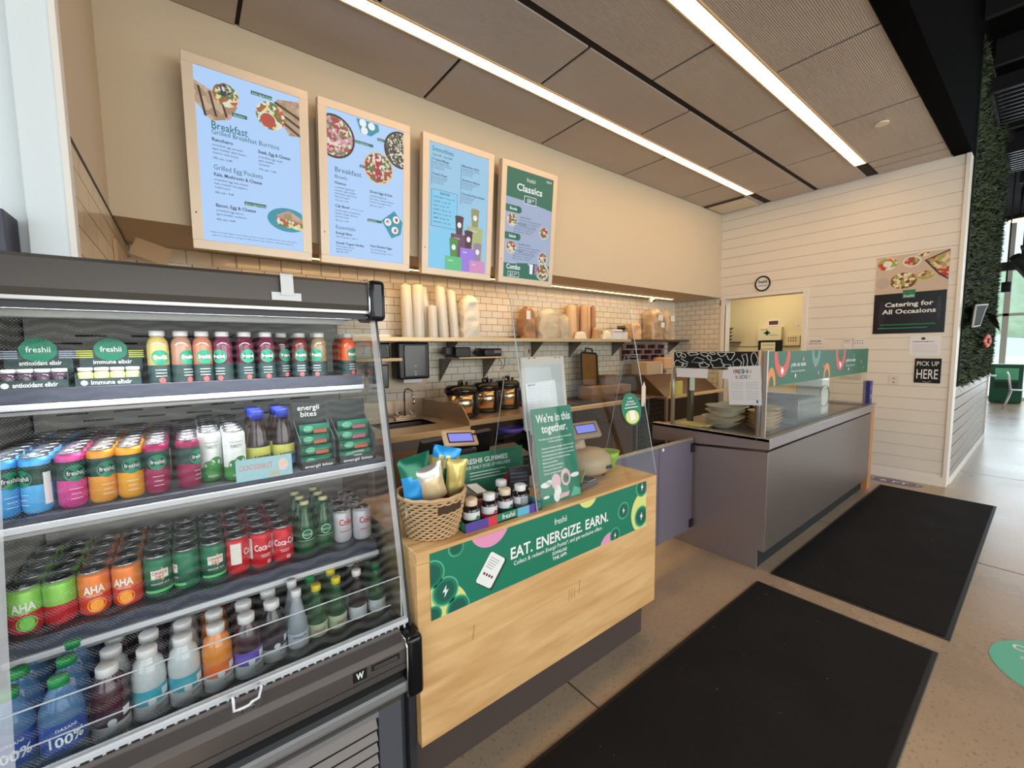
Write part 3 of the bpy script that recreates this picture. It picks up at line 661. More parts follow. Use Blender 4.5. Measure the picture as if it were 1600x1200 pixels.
f_mix = food('screen_food_salad', [(90, 130, 60), (220, 215, 170), (190, 60, 60), (240, 235, 220), (120, 80, 50)])
f_pink = food('screen_food_berry', [(190, 50, 80), (220, 160, 180), (110, 140, 70), (240, 230, 210)])
f_egg = food('screen_food_egg', [(240, 225, 150), (235, 240, 220), (200, 90, 50), (90, 130, 60)])
f_wrap = food('screen_food_wrap', [(190, 160, 130), (176, 142, 112), (206, 180, 150)], 30)
f_dark = food('screen_food_grain', [(70, 60, 60), (230, 230, 215), (120, 130, 90), (60, 40, 60)], 90)
f_red = food('screen_food_red', [(190, 30, 60), (170, 40, 70), (235, 225, 225)], 50)
s_brn = mat('screen_grill', (78, 50, 40), emit=.4)
def menu(x0, w, lab):
    """a portrait screen hung from the bulkhead; local u to the right, v up, tilted forward"""
    zb, h = 2.150, 1.030
    yb_, yt_ = YS-.075, YS-.165
    root = thing('menu_screen', lab, 'menu screen', (x0+w/2, YS-.05, zb), 'portrait menu screens over the kitchen')
    up = Vector((0, yt_-yb_, h)).normalized(); nrm = Vector((1, 0, 0)).cross(up).normalized()
    if nrm.y > 0: nrm = -nrm
    M = Matrix((X.to_4d(), up.to_4d(), nrm.to_4d(), (0, 0, 0, 1))).transposed(); M.col[3] = (x0, yb_, zb, 1); M[3][0] = M[3][1] = M[3][2] = 0; M[3][3] = 1
    H = h/up.z; bw = .052
    b = B(); b.M = M
    b.box(0, w, 0, bw, -.055, 0, bezel, bev=.002); b.box(0, w, H-bw, H, -.055, 0, bezel, bev=.002); b.box(0, bw, bw, H-bw, -.055, 0, bezel); b.box(w-bw, w, bw, H-bw, -.055, 0, bezel)
    b.disc((bw*.45, .20, .0006), X, Vector((0, 1, 0)), .005, .005, mat('lock_dark', (70, 56, 44), .4), 10)
    b.out('frame', root)
    b = B(); b.M = M; b.box(.01, w-.01, .01, H-.01, -.06, -.05, black_pl); b.M = Matrix.Identity(4)
    b.box(x0+w*.3, x0+w*.7, YS-.052, YS, zb+.30, zb+.55, black_pl); b.out('wall_bracket', root)
    return root, M, w, H, bw
def T(b, s, u, v, sz, m, width=None, align='L', bold=0.0): b.text(s, (u, v, .0012), (1, 0, 0), (0, 1, 0), sz, m, width=width, align=align, bold=bold)
def R4(b, u0, u1, v0, v1, m, w=.0009): b.poly([(u0, v0, w), (u1, v0, w), (u1, v1, w), (u0, v1, w)], m)
def D(b, u, v, r, m, w=.001, ry=None, seg=26): b.disc((u, v, w), (1, 0, 0), (0, 1, 0), r, ry or r, m, seg)
def clipP(pts, u0, u1, v0, v1): return [(min(max(p[0], u0), u1), min(max(p[1], v0), v1), p[2]) for p in pts]
def DC(b, u, v, r, m, win, w=.001, ry=None, seg=30):
    ps = clipP([(u+r*math.cos(2*PI*i/seg), v+(ry or r)*math.sin(2*PI*i/seg), w) for i in range(seg)], *win); q = []
    for p in ps:
        if not q or (Vector(p)-Vector(q[-1])).length > 1e-5: q.append(p)
    b.poly(q, m)
def para(b, u, v, lines, sz=.0155, lead=.021, m=None):
    for i, l_ in enumerate(lines): T(b, l_, u, v-lead*i, sz, m or s_ink, bold=.004)

MW = .632
# 1 - breakfast burritos
r_, M, w, H, bw = menu(.072, MW, 'leftmost menu screen with burrito pictures above the drinks cooler')
b = B(); b.M = M; win = (bw, w-bw, bw, H-bw); R4(b, bw, w-bw, bw, H-bw, scr_bg, -.004)
b.poly([(bw, H-bw-.08, .0006), (bw+.20, H-bw-.16, .0006), (bw+.16, H-bw-.24, .0006), (bw+.07, H-bw-.27, .0006), (bw, H-bw-.19, .0006)], f_wrap)
for k in range(3): b.poly([(bw+.012+.05*k, H-bw-.10-.015*k, .0009), (bw+.024+.05*k, H-bw-.105-.015*k, .0009), (bw+.05+.05*k, H-bw-.255+.01*k, .0009), (bw+.038+.05*k, H-bw-.25+.01*k, .0009)], s_brn)
D(b, bw+.145, H-bw-.115, .062, f_egg, .0012); D(b, bw+.14, H-bw-.09, .035, f_dark, .0016)
R4(b, bw+.17, bw+.245, H-bw-.215, H-bw-.195, s_green); T(b, 'Ranchero', bw+.178, H-bw-.211, .014, s_white)
R4(b, bw+.27, bw+.38, H-bw-.065, H-bw-.045, s_green); T(b, 'Steak, Egg & Cheese', bw+.275, H-bw-.061, .013, s_white)
b.poly([(w-bw, H-bw-.03, .0006), (w-bw-.12, H-bw-.05, .0006), (w-bw-.15, H-bw-.10, .0006), (w-bw-.06, H-bw-.24, .0006), (w-bw, H-bw-.23, .0006)], f_wrap)
for k in range(3): b.poly([(w-bw-.14+.02*k, H-bw-.075-.05*k, .0009), (w-bw-.13+.02*k, H-bw-.065-.05*k, .0009), (w-bw, H-bw-.12-.05*k, .0009), (w-bw, H-bw-.135-.05*k, .0009)], s_brn)
D(b, w-bw-.16, H-bw-.155, .078, f_egg, .0012); D(b, w-bw-.175, H-bw-.185, .04, mat('screen_tomato', (214, 84, 66), emit=.6), .0016)
T(b, 'Breakfast', .118, H-.362, .060, s_teal, width=.175, bold=.006); T(b, 'Grilled Breakfast Burritos', .118, H-0.390, .038, s_teal, width=.34)
T(b, 'Ranchero', .118, H-0.427, .026, s_ink, bold=.02); para(b, .118, H-0.452, ['scrambled egg, avocado,', 'aged cheddar, black beans,', 'cilantro, salsa fresca']); T(b, '790 cals / 6.49', .118, H-0.523, .016, s_ink, bold=.006)
T(b, 'Steak, Egg & Cheese', .345, H-0.435, .026, s_ink, bold=.02, width=.175); para(b, .345, H-0.460, ['scrambled egg, steak,', 'aged cheddar,', 'tomatoes']); T(b, '770 cals / 7.49', .345, H-0.531, .016, s_ink, bold=.006)
T(b, 'Grilled Egg Pockets', .118, H-0.580, .038, s_teal, width=.245); T(b, 'Kale, Mushroom & Cheese', .118, H-0.615, .026, s_ink, width=.24, bold=.02)
para(b, .118, H-0.640, ['scrambled egg, feta cheese,', 'kale, roasted red peppers,', 'mushrooms']); T(b, '360 cals / 4.49', .118, H-0.710, .016, s_ink, bold=.006)
T(b, 'Bacon, Egg & Cheese', .118, H-0.785, .026, s_ink, width=.20, bold=.02); para(b, .118, H-0.810, ['scrambled egg, bacon,', 'aged cheddar, tomatoes']); T(b, '420 cals / 4.49', .118, H-0.860, .016, s_ink, bold=.006)
R4(b, bw+.21, bw+.325, .285, .305, s_green); T(b, 'Bacon, Egg & Cheese', bw+.215, .289, .013, s_white)
DC(b, w-bw-.085, .235, .115, s_tealpl, win, .0006, .072); b.poly([(w-bw-.15, .255, .001), (w-bw-.08, .295, .001), (w-bw, .25, .001), (w-bw, .225, .001), (w-bw-.14, .215, .001)], f_wrap); b.poly([(w-bw-.155, .245, .0014), (w-bw, .225, .0014), (w-bw, .18, .0014), (w-bw-.14, .195, .0014)], f_egg)
T(b, 'Adults and youth (ages 13 and older) need an average of 2,000 calories a day, and children', bw+.03, .100, .0115, s_ink, width=.46); T(b, '(ages 4 to 12) need an average of 1,500 calories a day. However, individual needs vary.', bw+.04, .083, .0115, s_ink, width=.43)
b.out('display', r_, label='glowing pale blue screen')
# 2 - breakfast bowls
r_, M, w, H, bw = menu(.762, MW, 'second menu screen from the left with bowls of food and the word Essentials')
b = B(); b.M = M; win = (bw, w-bw, bw, H-bw); R4(b, bw, w-bw, bw, H-bw, scr_bg, -.004)
for (u, v, r, m1, m2) in ((bw+.045, H-bw-.165, .135, s_brn, f_pink), (w-bw-.02, H-bw-.135, .125, s_brn, f_dark), (w-bw-.185, H-bw-.295, .110, mat('screen_bowl_rim', (226, 226, 214), emit=.7), f_mix)):
    DC(b, u, v, r, m1, win, .0006); DC(b, u, v, r*.9, m2, win, .001)
b.poly([(w-bw-.21+dx, H-bw-.295+dz, .0014) for dx, dz in ((0, .09), (.045, .09), (.04, -.09), (.005, -.09))], f_red)
b.poly([(bw+.19, H-bw-.01, .0006), (bw+.34, H-bw-.01, .0006), (bw+.35, H-bw-.05, .0006), (bw+.29, H-bw-.10, .0006), (bw+.22, H-bw-.09, .0006)], s_tealpl)
for q in ((.235, .03), (.295, .035), (.245, .075)): D(b, bw+q[0], H-bw-q[1], .024, s_white, .001)
b.poly([(w-bw-.165, .34, .0006), (w-bw-.07, .42, .0006), (w-bw-.005, .35, .0006), (w-bw-.02, .26, .0006), (w-bw-.09, .225, .0006)], s_tealpl)
for q in ((.055, .36), (.118, .335), (.065, .285)): D(b, w-bw-q[0], q[1], .026, s_white, .001); D(b, w-bw-q[0], q[1], .013, f_red, .0014)
for (u, v, s_) in ((bw+.175, H-bw-.15, 'Green Eggs & Kale'), (bw+.335, H-bw-.095, 'Huevos'), (bw+.21, H-bw-.30, 'Cali'), (bw+.26, .335, 'Energii Bites')):
    R4(b, u, u+.02+.0065*len(s_), v-.018, v, s_green); T(b, s_, u+.005, v-.014, .0125, s_white)
T(b, 'Breakfast', .095, H-0.435, .046, s_teal, width=.175); T(b, 'Bowls', .095, H-0.475, .032, s_teal, width=.08)
T(b, 'Huevos', .095, H-0.512, .024, s_ink, bold=.02); para(b, .095, H-0.537, ['scrambled egg & kale,', 'avocado, aged cheddar,', 'black beans, salsa fresca,', 'fiery lime sauce'], .015, .02); T(b, '410 cals / 7.49', .095, H-0.620, .015, s_ink)
T(b, 'Cali Bowl', .095, H-0.660, .024, s_ink, bold=.02); T(b, '(served cold)', .20, H-0.660, .016, s_tealpl); para(b, .095, H-0.685, ['Greek yogurt, strawberries,', 'banana, mango, almonds,', 'granola, honey'], .015, .02); T(b, '460 cals / 6.49', .095, H-0.750, .015, s_ink)
T(b, 'Essentials', .095, H-0.800, .034, s_teal, width=.13); T(b, 'Energii Bites', .095, H-0.835, .022, s_ink, bold=.02); para(b, .095, H-0.857, ['120-170 calories / 2.49 / 2'], .014)
T(b, 'Greek Yogurt Parfait', .095, H-0.900, .022, s_ink, bold=.02, width=.19); para(b, .095, H-0.920, ['Greek yogurt, honey,', 'granola, fresh fruit', '240 cals / 4.49'], .014, .018)
T(b, 'Green Eggs & Kale', .33, H-0.520, .023, s_ink, bold=.02, width=.165); para(b, .33, H-0.545, ['scrambled egg & kale,', 'feta cheese, roasted tomatoes,', 'broccoli, red pepper sauce'], .0145, .02); T(b, '280 cals / 6.99 / 7', .33, H-0.610, .015, s_ink)
T(b, 'Hard Boiled Eggs', .33, H-0.890, .022, s_ink, bold=.02, width=.16); para(b, .33, H-0.912, ['two hard boiled eggs', '140 cals per serving / 1.99 / 2'], .014, .02)
b.out('display', r_, label='glowing pale blue screen')
# 3 - smoothies
r_, M, w, H, bw = menu(1.497, MW+.02, 'third menu screen from the left with smoothie cups')
b = B(); b.M = M; win = (bw, w-bw, bw, H-bw); R4(b, bw, w-bw, bw, H-bw, scr_bg3, -.004)
b.poly([(bw, bw, .0003), (bw+.24, bw, .0003), (bw+.24, .38, .0003), (bw+.12, .36, .0003), (bw, .33, .0003)], scr_bg3b)
T(b, 'Smoothies', .075, H-.115, .050, s_teal, width=.185); T(b, '12oz 6.49   16oz 8.49', .075, H-.147, .02, s_ink, bold=.01)
for (u, v, h_, t_, ls) in ((.085, H-.18, .10, 'Tropical Mango', ['mango, pineapple, banana,', 'honey, coconut, almond milk']), (.085, H-.285, .095, 'Freshii Green', ['kale, spinach, pineapple,', 'banana, almond milk']), (.345, H-.17, .10, 'Mixed Berri BOX', ['strawberry, banana, blueberry,', 'almond milk, honey']), (.345, H-.275, .095, 'Strawberry Banana', ['strawberry, banana, yogurt,', 'honey, almond milk']), (.345, H-.38, .095, 'Chocolate Peanut Butter', ['cocoa, banana, peanut', 'butter, almond milk'])):
    R4(b, u-.012, u-.008, v-h_+.02, v+.02, s_teal); T(b, t_, u, v, .022, s_ink, bold=.02); para(b, u, v-.018, ls, .0135, .015); para(b, u, v-.048, ['12 oz 220 cals / 5.49', '16 oz 320 cals / 6.49'], .011, .013)
R4(b, bw+.022, bw+.252, .37, .645, s_teal, .0006); R4(b, bw+.025, bw+.249, .373, .642, scr_bg3b, .0009)
T(b, 'ADD INS', bw+.137, .615, .022, s_ink, align='C', bold=.02)
for k, s_ in enumerate(['ALOE VERA + 10 cals / .99', 'GINGER + 5 cals / .99', 'KALE + 10 cals / .99', 'HONEY + 30 cals / .49', 'MATCHA + 5 cals / .99', 'HEMP + 90 cals / .99', 'PROTEIN + 110 / 1.49']): T(b, s_, bw+.04, .585-.031*k, .0165, s_ink, bold=.01)
def cup(u, v, s, m, mb, hb, lab_):
    hb = hb*.0008
    R4(b, u-.075*s*1.2, u+.075*s*1.2, bw, v, mb, .0007+hb)
    b.poly([(u-.034*s, v, .0010+hb), (u+.034*s, v, .0010+hb), (u+.046*s, v+.15*s, .0010+hb), (u-.046*s, v+.15*s, .0010+hb)], m); D(b, u, v+.155*s, .05*s, m, .0012+hb, .016*s); D(b, u, v+.085*s, .022*s, s_white, .0014+hb, .026*s)
    b.text(lab_, (u-.06*s, v-.04, .0014+hb), (1, 0, 0), (0, 1, 0), .016, s_white, bold=.01)
cup(bw+.425, .42, .85, mat('screen_cup_khaki', (176, 174, 110), emit=.6), mat('screen_block_khaki', (170, 180, 120), emit=.9), 0, 'TROPICAL')
cup(bw+.275, .34, .85, mat('screen_cup_brown', (92, 58, 74), emit=.5), mat('screen_block_plum', (112, 66, 96), emit=.8), 1, 'COCOA')
cup(bw+.365, .24, .85, mat('screen_cup_maroon', (92, 30, 76), emit=.5), mat('screen_block_violet', (150, 120, 220), emit=.9), 2, 'BERRI')
cup(bw+.225, .16, .85, mat('screen_cup_green', (84, 170, 70), emit=.6), mat('screen_block_green', (90, 190, 130), emit=.9), 3, 'GREEN')
cup(bw+.455, .15, .85, mat('screen_cup_lilac', (176, 150, 196), emit=.6), mat('screen_block_pink', (206, 140, 190), emit=.9), 4, 'PINK')
b.out('display', r_, label='glowing sky blue screen with coloured cups')
# 4 - classics
r_, M, w, H, bw = menu(2.235, MW+.02, 'rightmost menu screen, green headed, listing Classics and a Combo')
b = B(); b.M = M; win = (bw, w-bw, bw, H-bw); R4(b, bw, w-bw, bw, H-bw, scr_bg4, -.004)
b.poly([(bw, H-bw, .0006), (bw, H-.295, .0006), (bw+.20, H-.30, .0006), (w-bw, H-.335, .0006), (w-bw, H-bw, .0006)], s_green)
T(b, 'freshii', w/2, H-.135, .05, s_white, align='C', width=.10); T(b, 'Classics', w/2-.01, H-.225, .085, s_white, align='C', width=.30, bold=.02); T(b, 'NEW', w-bw-.09, H-.095, .03, s_white)
R4(b, w/2-.072, w/2+.072, H-.325, H-.255, s_white, .001); R4(b, w/2-.067, w/2+.067, H-.320, H-.260, s_green, .0012); T(b, '$8', w/2-.04, H-.31, .05, s_white, bold=.02); T(b, '99', w/2+.02, H-.293, .026, s_white, bold=.02)
for v_, s_ in ((H-.36, 'Bowls'), (.440, 'Salads')):
    R4(b, bw, bw+.15, v_-.06, v_, s_green, .001); D(b, bw+.15, v_-.03, .03, s_green, .001); T(b, s_, bw+.045, v_-.04, .034, s_white, bold=.02)
for (u, v, left, nm) in ((bw+.075, .55, 0, 'Oaxaca Bowl'), (w-bw-.09, .49, 1, 'Mediterranean'), (bw+.075, .315, 0, 'Buddhas Salad'), (w-bw-.09, .255, 1, 'Cobb Salad')):
    D(b, u, v, .06, mat('screen_bowl_rim'), .001, .058); D(b, u, v+.004, .052, f_mix, .0014, .048)
    u2 = bw+.16 if not left else bw+.10
    T(b, nm, u2, v+.03, .024, s_teal, bold=.01)
    for k in range(3): T(b, ('brown rice, avocado, aged cheddar,', 'black beans, corn, salsa fresca,', 'fiery lime sauce / 700 cals')[k], u2, v+.006-.022*k, .0165, s_ink, width=.26 - .03*k, bold=.004)
R4(b, bw, w-bw, bw, .175, s_green, .0005); b.poly([(bw, .17, .0006), (bw+.28, .195, .0006), (bw+.28, bw, .0006), (bw, bw, .0006)], s_green); R4(b, bw+.30, w-bw, bw+.06, .195, s_brn, .0007)
T(b, 'Combo', bw+.03, .125, .062, s_white, width=.16, bold=.02); T(b, 'make it a', bw+.07, .175, .02, s_white); R4(b, bw+.05, bw+.18, .058, .105, s_white, .001); R4(b, bw+.054, bw+.176, .062, .101, s_green, .0012); T(b, '$11', bw+.07, .066, .042, s_white, bold=.02); T(b, '49', bw+.135, .078, .022, s_white, bold=.02)
D(b, w-bw-.085, .135, .082, mat('screen_bowl_rim'), .001); D(b, w-bw-.085, .135, .07, f_mix, .0014)
for k in range(2): b.poly([(bw+.30+.06*k, .19, .0012), (bw+.345+.06*k, .19, .0012), (bw+.34+.06*k, .10, .0012), (bw+.305+.06*k, .10, .0012)], (s_white, mat('screen_cup_lilac'))[k])
b.out('display', r_, label='glowing lilac screen with green header')
# ================================================================ OPEN DRINKS COOLER
KX0, KX1, KYB = -.42, .55, 2.0
ksteel = mat('cooler_steel', (132, 124, 120), .27, .75, noise_=(2, .05)); kgrey = mat('cooler_grey_paint', (92, 94, 100), .4, .2); kin = mat('cooler_liner', (152, 150, 144), .5); kdark = mat('cooler_dark', (36, 37, 44), .45)
khood = mat('hood_grey_steel', (88, 83, 80), .34, .55); rail_w = mat('rail_white', (206, 208, 212), .35); rail_g = mat('rail_grey', (150, 150, 150), .4, .4)
kc = thing('drinks_cooler', 'tall open-front drinks cooler with grey hood and clear pull-down cover', 'cooler', (.065, 1.62, 0))
b = B(); b.box(KX0+.02, KX1-.025, 1.30, KYB, .05, .60, kgrey); b.out('base_cabinet', kc)
b = B(); b.box(KX0, KX1, KYB, KYB+.02, .05, 1.76, kgrey)
b.box(KX0+.03, KX1-.02, KYB-.05, KYB-.04, .62, 1.66, kin)
for k in range(7):
    for zz_ in (.98, 1.01, 1.30, 1.325, 1.35, 1.58, 1.605):
        x = KX0+.08+.135*k + (.06 if int(zz_*1000) % 2 else 0); b.box(x, x+.075, KYB-.052, KYB-.049, zz_, zz_+.006, black_mt) if x+.075 < KX1-.03 else None
b.out('back_liner', kc)
b = B(); b.box(KX0, KX0+.022, 1.47, KYB, .60, 1.77, kin); b.out('left_end_panel', kc)
b = B(); b.prism([(KX1-.026, 1.262, .60), (KX1-.026, 1.262, .05), (KX1-.026, KYB, .05), (KX1-.026, KYB, .60)], (.024, 0, 0), mat('cooler_side_dark', (62, 62, 68), .35, .3)); b.out('right_end_panel', kc)
sideg = glass('cooler_side_glass', (236, 240, 240), 1.1)
b = B(); b.prism([(KX1-.018, 1.257, .64), (KX1-.018, KYB, .60), (KX1-.018, KYB, 1.70), (KX1-.018, 1.475, 1.70)], (.006, 0, 0), sideg); sg = b.out('side_glass', kc)
b = B(); b.tube([(KX1-.015, 1.255, .64), (KX1-.015, 1.472, 1.69)], .0042, mat('glass_edge', (70, 74, 76), .3), seg=6); b.out('edge_trim', sg)
# hood
b = B(); b.prism([(KX0, 1.418, 1.684), (KX0, 1.412, 1.70), (KX0, 1.420, 1.768), (KX0, 1.432, 1.778), (KX0, KYB, 1.778), (KX0, KYB, 1.70), (KX0, 1.53, 1.70), (KX0, 1.47, 1.684)], (KX1-.055-KX0, 0, 0), khood)
hd = b.out('hood', kc)
b = B(); b.box(KX0, KX1-.055, 1.420, 1.46, 1.672, 1.684, mat('hood_lip', (176, 174, 172), .3, .6), bev=.002); b.out('lip', hd)
b = B(); b.box(KX0, KX1-.06, 1.436, 1.452, 1.655, 1.672, kdark); b.box(KX0+.03, KX1-.05, 1.53, KYB-.05, 1.665, 1.70, kin); b.box(KX0+.05, KX1-.08, 1.60, 1.66, 1.645, 1.665, mat('lamp_cover', (210, 216, 214), .3), bev=.004); b.out('inner_header', hd)
def cap(z0, z1, y0, y1, nm):
    t = B(); t.box(KX1-.054, KX1+.002, y0, y1, z0, z1, mat('cap_black', (30, 30, 32), .2, .3), bev=.016, seg=3); o = t.out(nm, kc)
    t = B(); t.tube([(KX1-.056, y0+.004, z0+.016), (KX1-.056, y0-.001, z0+.03), (KX1-.056, y0-.001, z1-.02), (KX1-.056, y0+.012, z1-.002), (KX1-.056, y0+.05, z1)], .003, chrome, seg=6); t.out('chrome_rim', o)
cap(1.650, 1.787, 1.408, 1.56, 'end_cap'); cap(.435, .640, 1.190, 1.33, 'end_cap')
# bumper and lower front
b = B(); xx = KX0; w_ = KX1-.056-KX0
b.prism([(xx, 1.262, .650), (xx, 1.236, .648), (xx, 1.212, .628), (xx, 1.20, .612), (xx, 1.20, .545), (xx, 1.30, .545), (xx, 1.30, .650)], (w_, 0, 0), ksteel)
b.box(xx, xx+w_, 1.1985, 1.2005, .565, .567, kdark)
b.prism([(xx, 1.20, .502), (xx, 1.194, .495), (xx, 1.194, .478), (xx, 1.20, .466), (xx, 1.215, .455), (xx, 1.30, .455), (xx, 1.30, .502)], (w_, 0, 0), rail_g); bp_ = b.out('front_bumper', kc)
b = B(); b.box(xx, xx+w_, 1.222, 1.30, .502, .545, black_pl); b.out('dark_recess', bp_)
b = B(); b.box(.385, .472, 1.1984, 1.1995, .588, .606, black_pl); b.text('W', (.340, 1.1982, .584), X, Z, .028, white_in, bold=.03, width=.022); b.box(.330, .37, 1.1986, 1.1995, .577, .609, black_pl)
for k in range(2): b.box(.392, .466, 1.1980, 1.1984, .592+.006*k, .5935+.006*k, rail_g)
b.out('maker_plate', bp_)
b = B(); b.box(xx, xx+w_, 1.258, 1.272, .40, .455, ksteel); b.box(xx, xx+w_, 1.258, 1.272, .05, .09, ksteel); b.box(xx+w_-.075, xx+w_, 1.256, 1.272, .09, .40, kgrey)
lv = mat('louvre_grey', (122, 114, 110), .5, .15)
for k in range(7): z_ = .345-.04*k; b.prism([(xx, 1.252, z_), (xx, 1.268, z_+.026), (xx, 1.272, z_+.026), (xx, 1.256, z_-.003)], (w_-.08, 0, 0), lv); b.box(xx, xx+w_-.082, 1.2508, 1.2525, z_-.003, z_+.0015, black_mt)  # black strips stand in for the shade in the gaps between slats
b.box(xx, xx+w_-.08, 1.2745, 1.282, .09, .40, black_mt); b.box(xx, xx+w_-.075, 1.254, 1.262, .382, .40, rail_g); b.out('louvre_panel', kc)
# deck, vent rail, guard
b = B(); b.box(KX0+.022, KX1-.03, 1.30, KYB-.05, .588, .600, mat('deck_grey', (120, 122, 126), .4, .5)); b.out('deck', kc)
b = B(); b.box(KX0+.02, KX1-.02, 1.255, 1.277, .652, .668, rail_w, bev=.003)
for k in range(44): x = KX0+.03+.021*k; b.box(x, x+.006, 1.256, 1.262, .622, .653, rail_w)
b.box(KX0+.02, KX1-.03, 1.266, 1.272, .60, .654, black_mt); b.out('vent_rail', kc)
gedge = mat('acrylic_edge', (196, 202, 204), .3)
b = B(); b.box(KX0+.03, KX1-.03, 1.281, 1.284, .645, .803, clear); b.box(KX0+.03, KX1-.03, 1.2805, 1.2845, .803, .8045, gedge); b.box(KX1-.034, KX1-.031, 1.28, 1.285, .645, .803, gedge); b.out('clear_guard', kc)
b = B(); b.box(KX0+.03, KX1-.07, 1.275, 1.278, .645, .722, clear); b.box(KX0+.03, KX1-.07, 1.2745, 1.2785, .722, .7232, gedge); b.out('clear_guard', kc)
# shelves
l = bpy.data.lights.new('cooler_fill_light', 'AREA'); l.shape = 'RECTANGLE'; l.size = .8; l.size_y = .05; l.energy = 7.0; l.color = (.92, .96, 1.0)  # added fill light under the hood, brightens the cooler contents
o = bpy.data.objects.new('cooler_fill_light', l); COL.objects.link(o); o.location = (.06, 1.50, 1.652); o.rotation_euler.x = math.radians(-18)
def shelf(yf, zt, xr, ch=.034):
    nm = 'shelf'
    b = B(); b.box(KX0+.024, xr, yf+.012, KYB-.05, zt-.012, zt, kgrey); o = b.out(nm, kc)
    t = B(); t.box(KX0+.024, xr, yf, yf+.012, zt-ch, zt+.004, mat('price_channel', (58, 62, 76), .3), bev=.002, seg=1); t.out('price_channel', o)
    t = B(); t.box(KX0+.024, xr+.006, yf-.006, yf+.016, zt-ch-.018, zt-ch-.001, rail_w, bev=.003); t.box(KX0+.024, xr, yf+.005, yf+.02, zt-ch-.030, zt-ch-.021, rail_g); t.out('front_rail', o)
    for x in (KX0+.03, xr-.012):
        t = B(); t.prism([(x, yf+.01, zt-.012), (x, KYB-.05, zt-.012), (x, KYB-.05, zt-.075), (x, yf+.10, zt-.03)], (.004, 0, 0), rail_w); t.out('bracket', o)
    return o
SH1, SH2, SH3, DK = 1.458, 1.172, .842, .600
shelf(1.595, SH1, .52); shelf(1.415, SH2, .528, .010); shelf(1.510, SH3, .522)
# the clear perforated cover and its wire handle
def cover_build():
    m = bpy.data.materials.new('perforated_cover'); m.use_nodes = True; MC['perforated_cover'] = m; n = m.node_tree.nodes; L = m.node_tree.links; n.remove(n['Principled BSDF'])
    tc = n.new('ShaderNodeTexCoord'); mp = n.new('ShaderNodeMapping'); mp.inputs['Rotation'].default_value = (0, math.radians(45), 0); L.new(tc.outputs['Object'], mp.inputs[0])
    v = n.new('ShaderNodeTexVoronoi'); v.inputs['Scale'].default_value = 210; v.inputs['Randomness'].default_value = 0; L.new(mp.outputs[0], v.inputs['Vector'])
    lt = n.new('ShaderNodeMath'); lt.operation = 'LESS_THAN'; lt.inputs[1].default_value = .34; L.new(v.outputs['Distance'], lt.inputs[0])
    ml = n.new('ShaderNodeMath'); ml.operation = 'MULTIPLY'; ml.inputs[1].default_value = .13; L.new(lt.outputs[0], ml.inputs[0])
    tr = n.new('ShaderNodeBsdfTransparent'); df = n.new('ShaderNodeBsdfDiffuse'); df.inputs[0].default_value = (.75, .77, .8, 1); gl = n.new('ShaderNodeBsdfGlossy'); gl.inputs['Roughness'].default_value = .12
    fw = n.new('ShaderNodeLayerWeight'); fp = n.new('ShaderNodeMath'); fp.operation = 'POWER'; fp.inputs[1].default_value = 4; L.new(fw.outputs['Facing'], fp.inputs[0]); fr = n.new('ShaderNodeMath'); fr.operation = 'MULTIPLY_ADD'; fr.inputs[1].default_value = .25; fr.inputs[2].default_value = .006; L.new(fp.outputs[0], fr.inputs[0])
    a = n.new('ShaderNodeMixShader'); L.new(fr.outputs[0], a.inputs[0]); L.new(tr.outputs[0], a.inputs[1]); L.new(gl.outputs[0], a.inputs[2])
    c = n.new('ShaderNodeMixShader'); ad = n.new('ShaderNodeMath'); ad.operation = 'ADD'; ad.inputs[1].default_value = .004; L.new(ml.outputs[0], ad.inputs[0]); L.new(ad.outputs[0], c.inputs[0]); L.new(a.outputs[0], c.inputs[1]); L.new(df.outputs[0], c.inputs[2])
    L.new(c.outputs[0], n['Material Output'].inputs[0]); return m
cov = cover_build(); haze = glass('cover_hem', (255, 255, 255), 1.0, haze=.42, rough=.2)
YT, ZT, YBt, ZBt = 1.456, 1.668, 1.268, .664
b = B()
def cv(x, t, o=0): return (x, YT+(YBt-YT)*t - .010*math.sin(PI*t) + .0015*math.sin(x*60+t*8) - o, ZT+(ZBt-ZT)*t)
b.surf(lambda u, v: cv(-.35+.87*u, v), 40, 24, cov)
b.surf(lambda u, v: cv(-.352+.022*u, v, .002), 3, 24, haze); b.surf(lambda u, v: cv(.508-.022*v*(1-v)+.018*u+.012*v, v, .002), 3, 24, haze)
cvo = b.out('pull_down_cover', kc, label='clear perforated plastic cover')
wire = mat('white_wire', (226, 228, 232), .3)
b = B(); b.tube([(.042, 1.250, .662), (.042, 1.205, .690), (.042, 1.197, .685), (.042, 1.196, .660), (.062, 1.196, .658), (.075, 1.196, .659), (.080, 1.196, .664), (.096, 1.196, .667), (.103, 1.197, .692), (.103, 1.250, .664)], .0035, wire, seg=8)
for x in (.058, .082): b.cyl((x, 1.190, .654), (x, 1.20, .654), .004, chrome, seg=8)
b.out('wire_handle', cvo)
# white tag hanging over the hood
b = B(); tg = mat('tag_white', (222, 222, 222), .5)
b.surf(lambda u, v: (.232+.034*u, 1.4185 + .03*(1-min(v*4, 1))**2 - .011 + .002*math.sin(6*v) - .0065, 1.781 - .066*max(0, v-.12)/.88), 2, 16, tg)
b.box(.208, .287, 1.406, 1.4095, 1.701, 1.724, tg); b.out('price_holder', loc=(.248, 1.408, 1.70), label='white T-shaped tag hooked over the cooler hood', cat='tag')

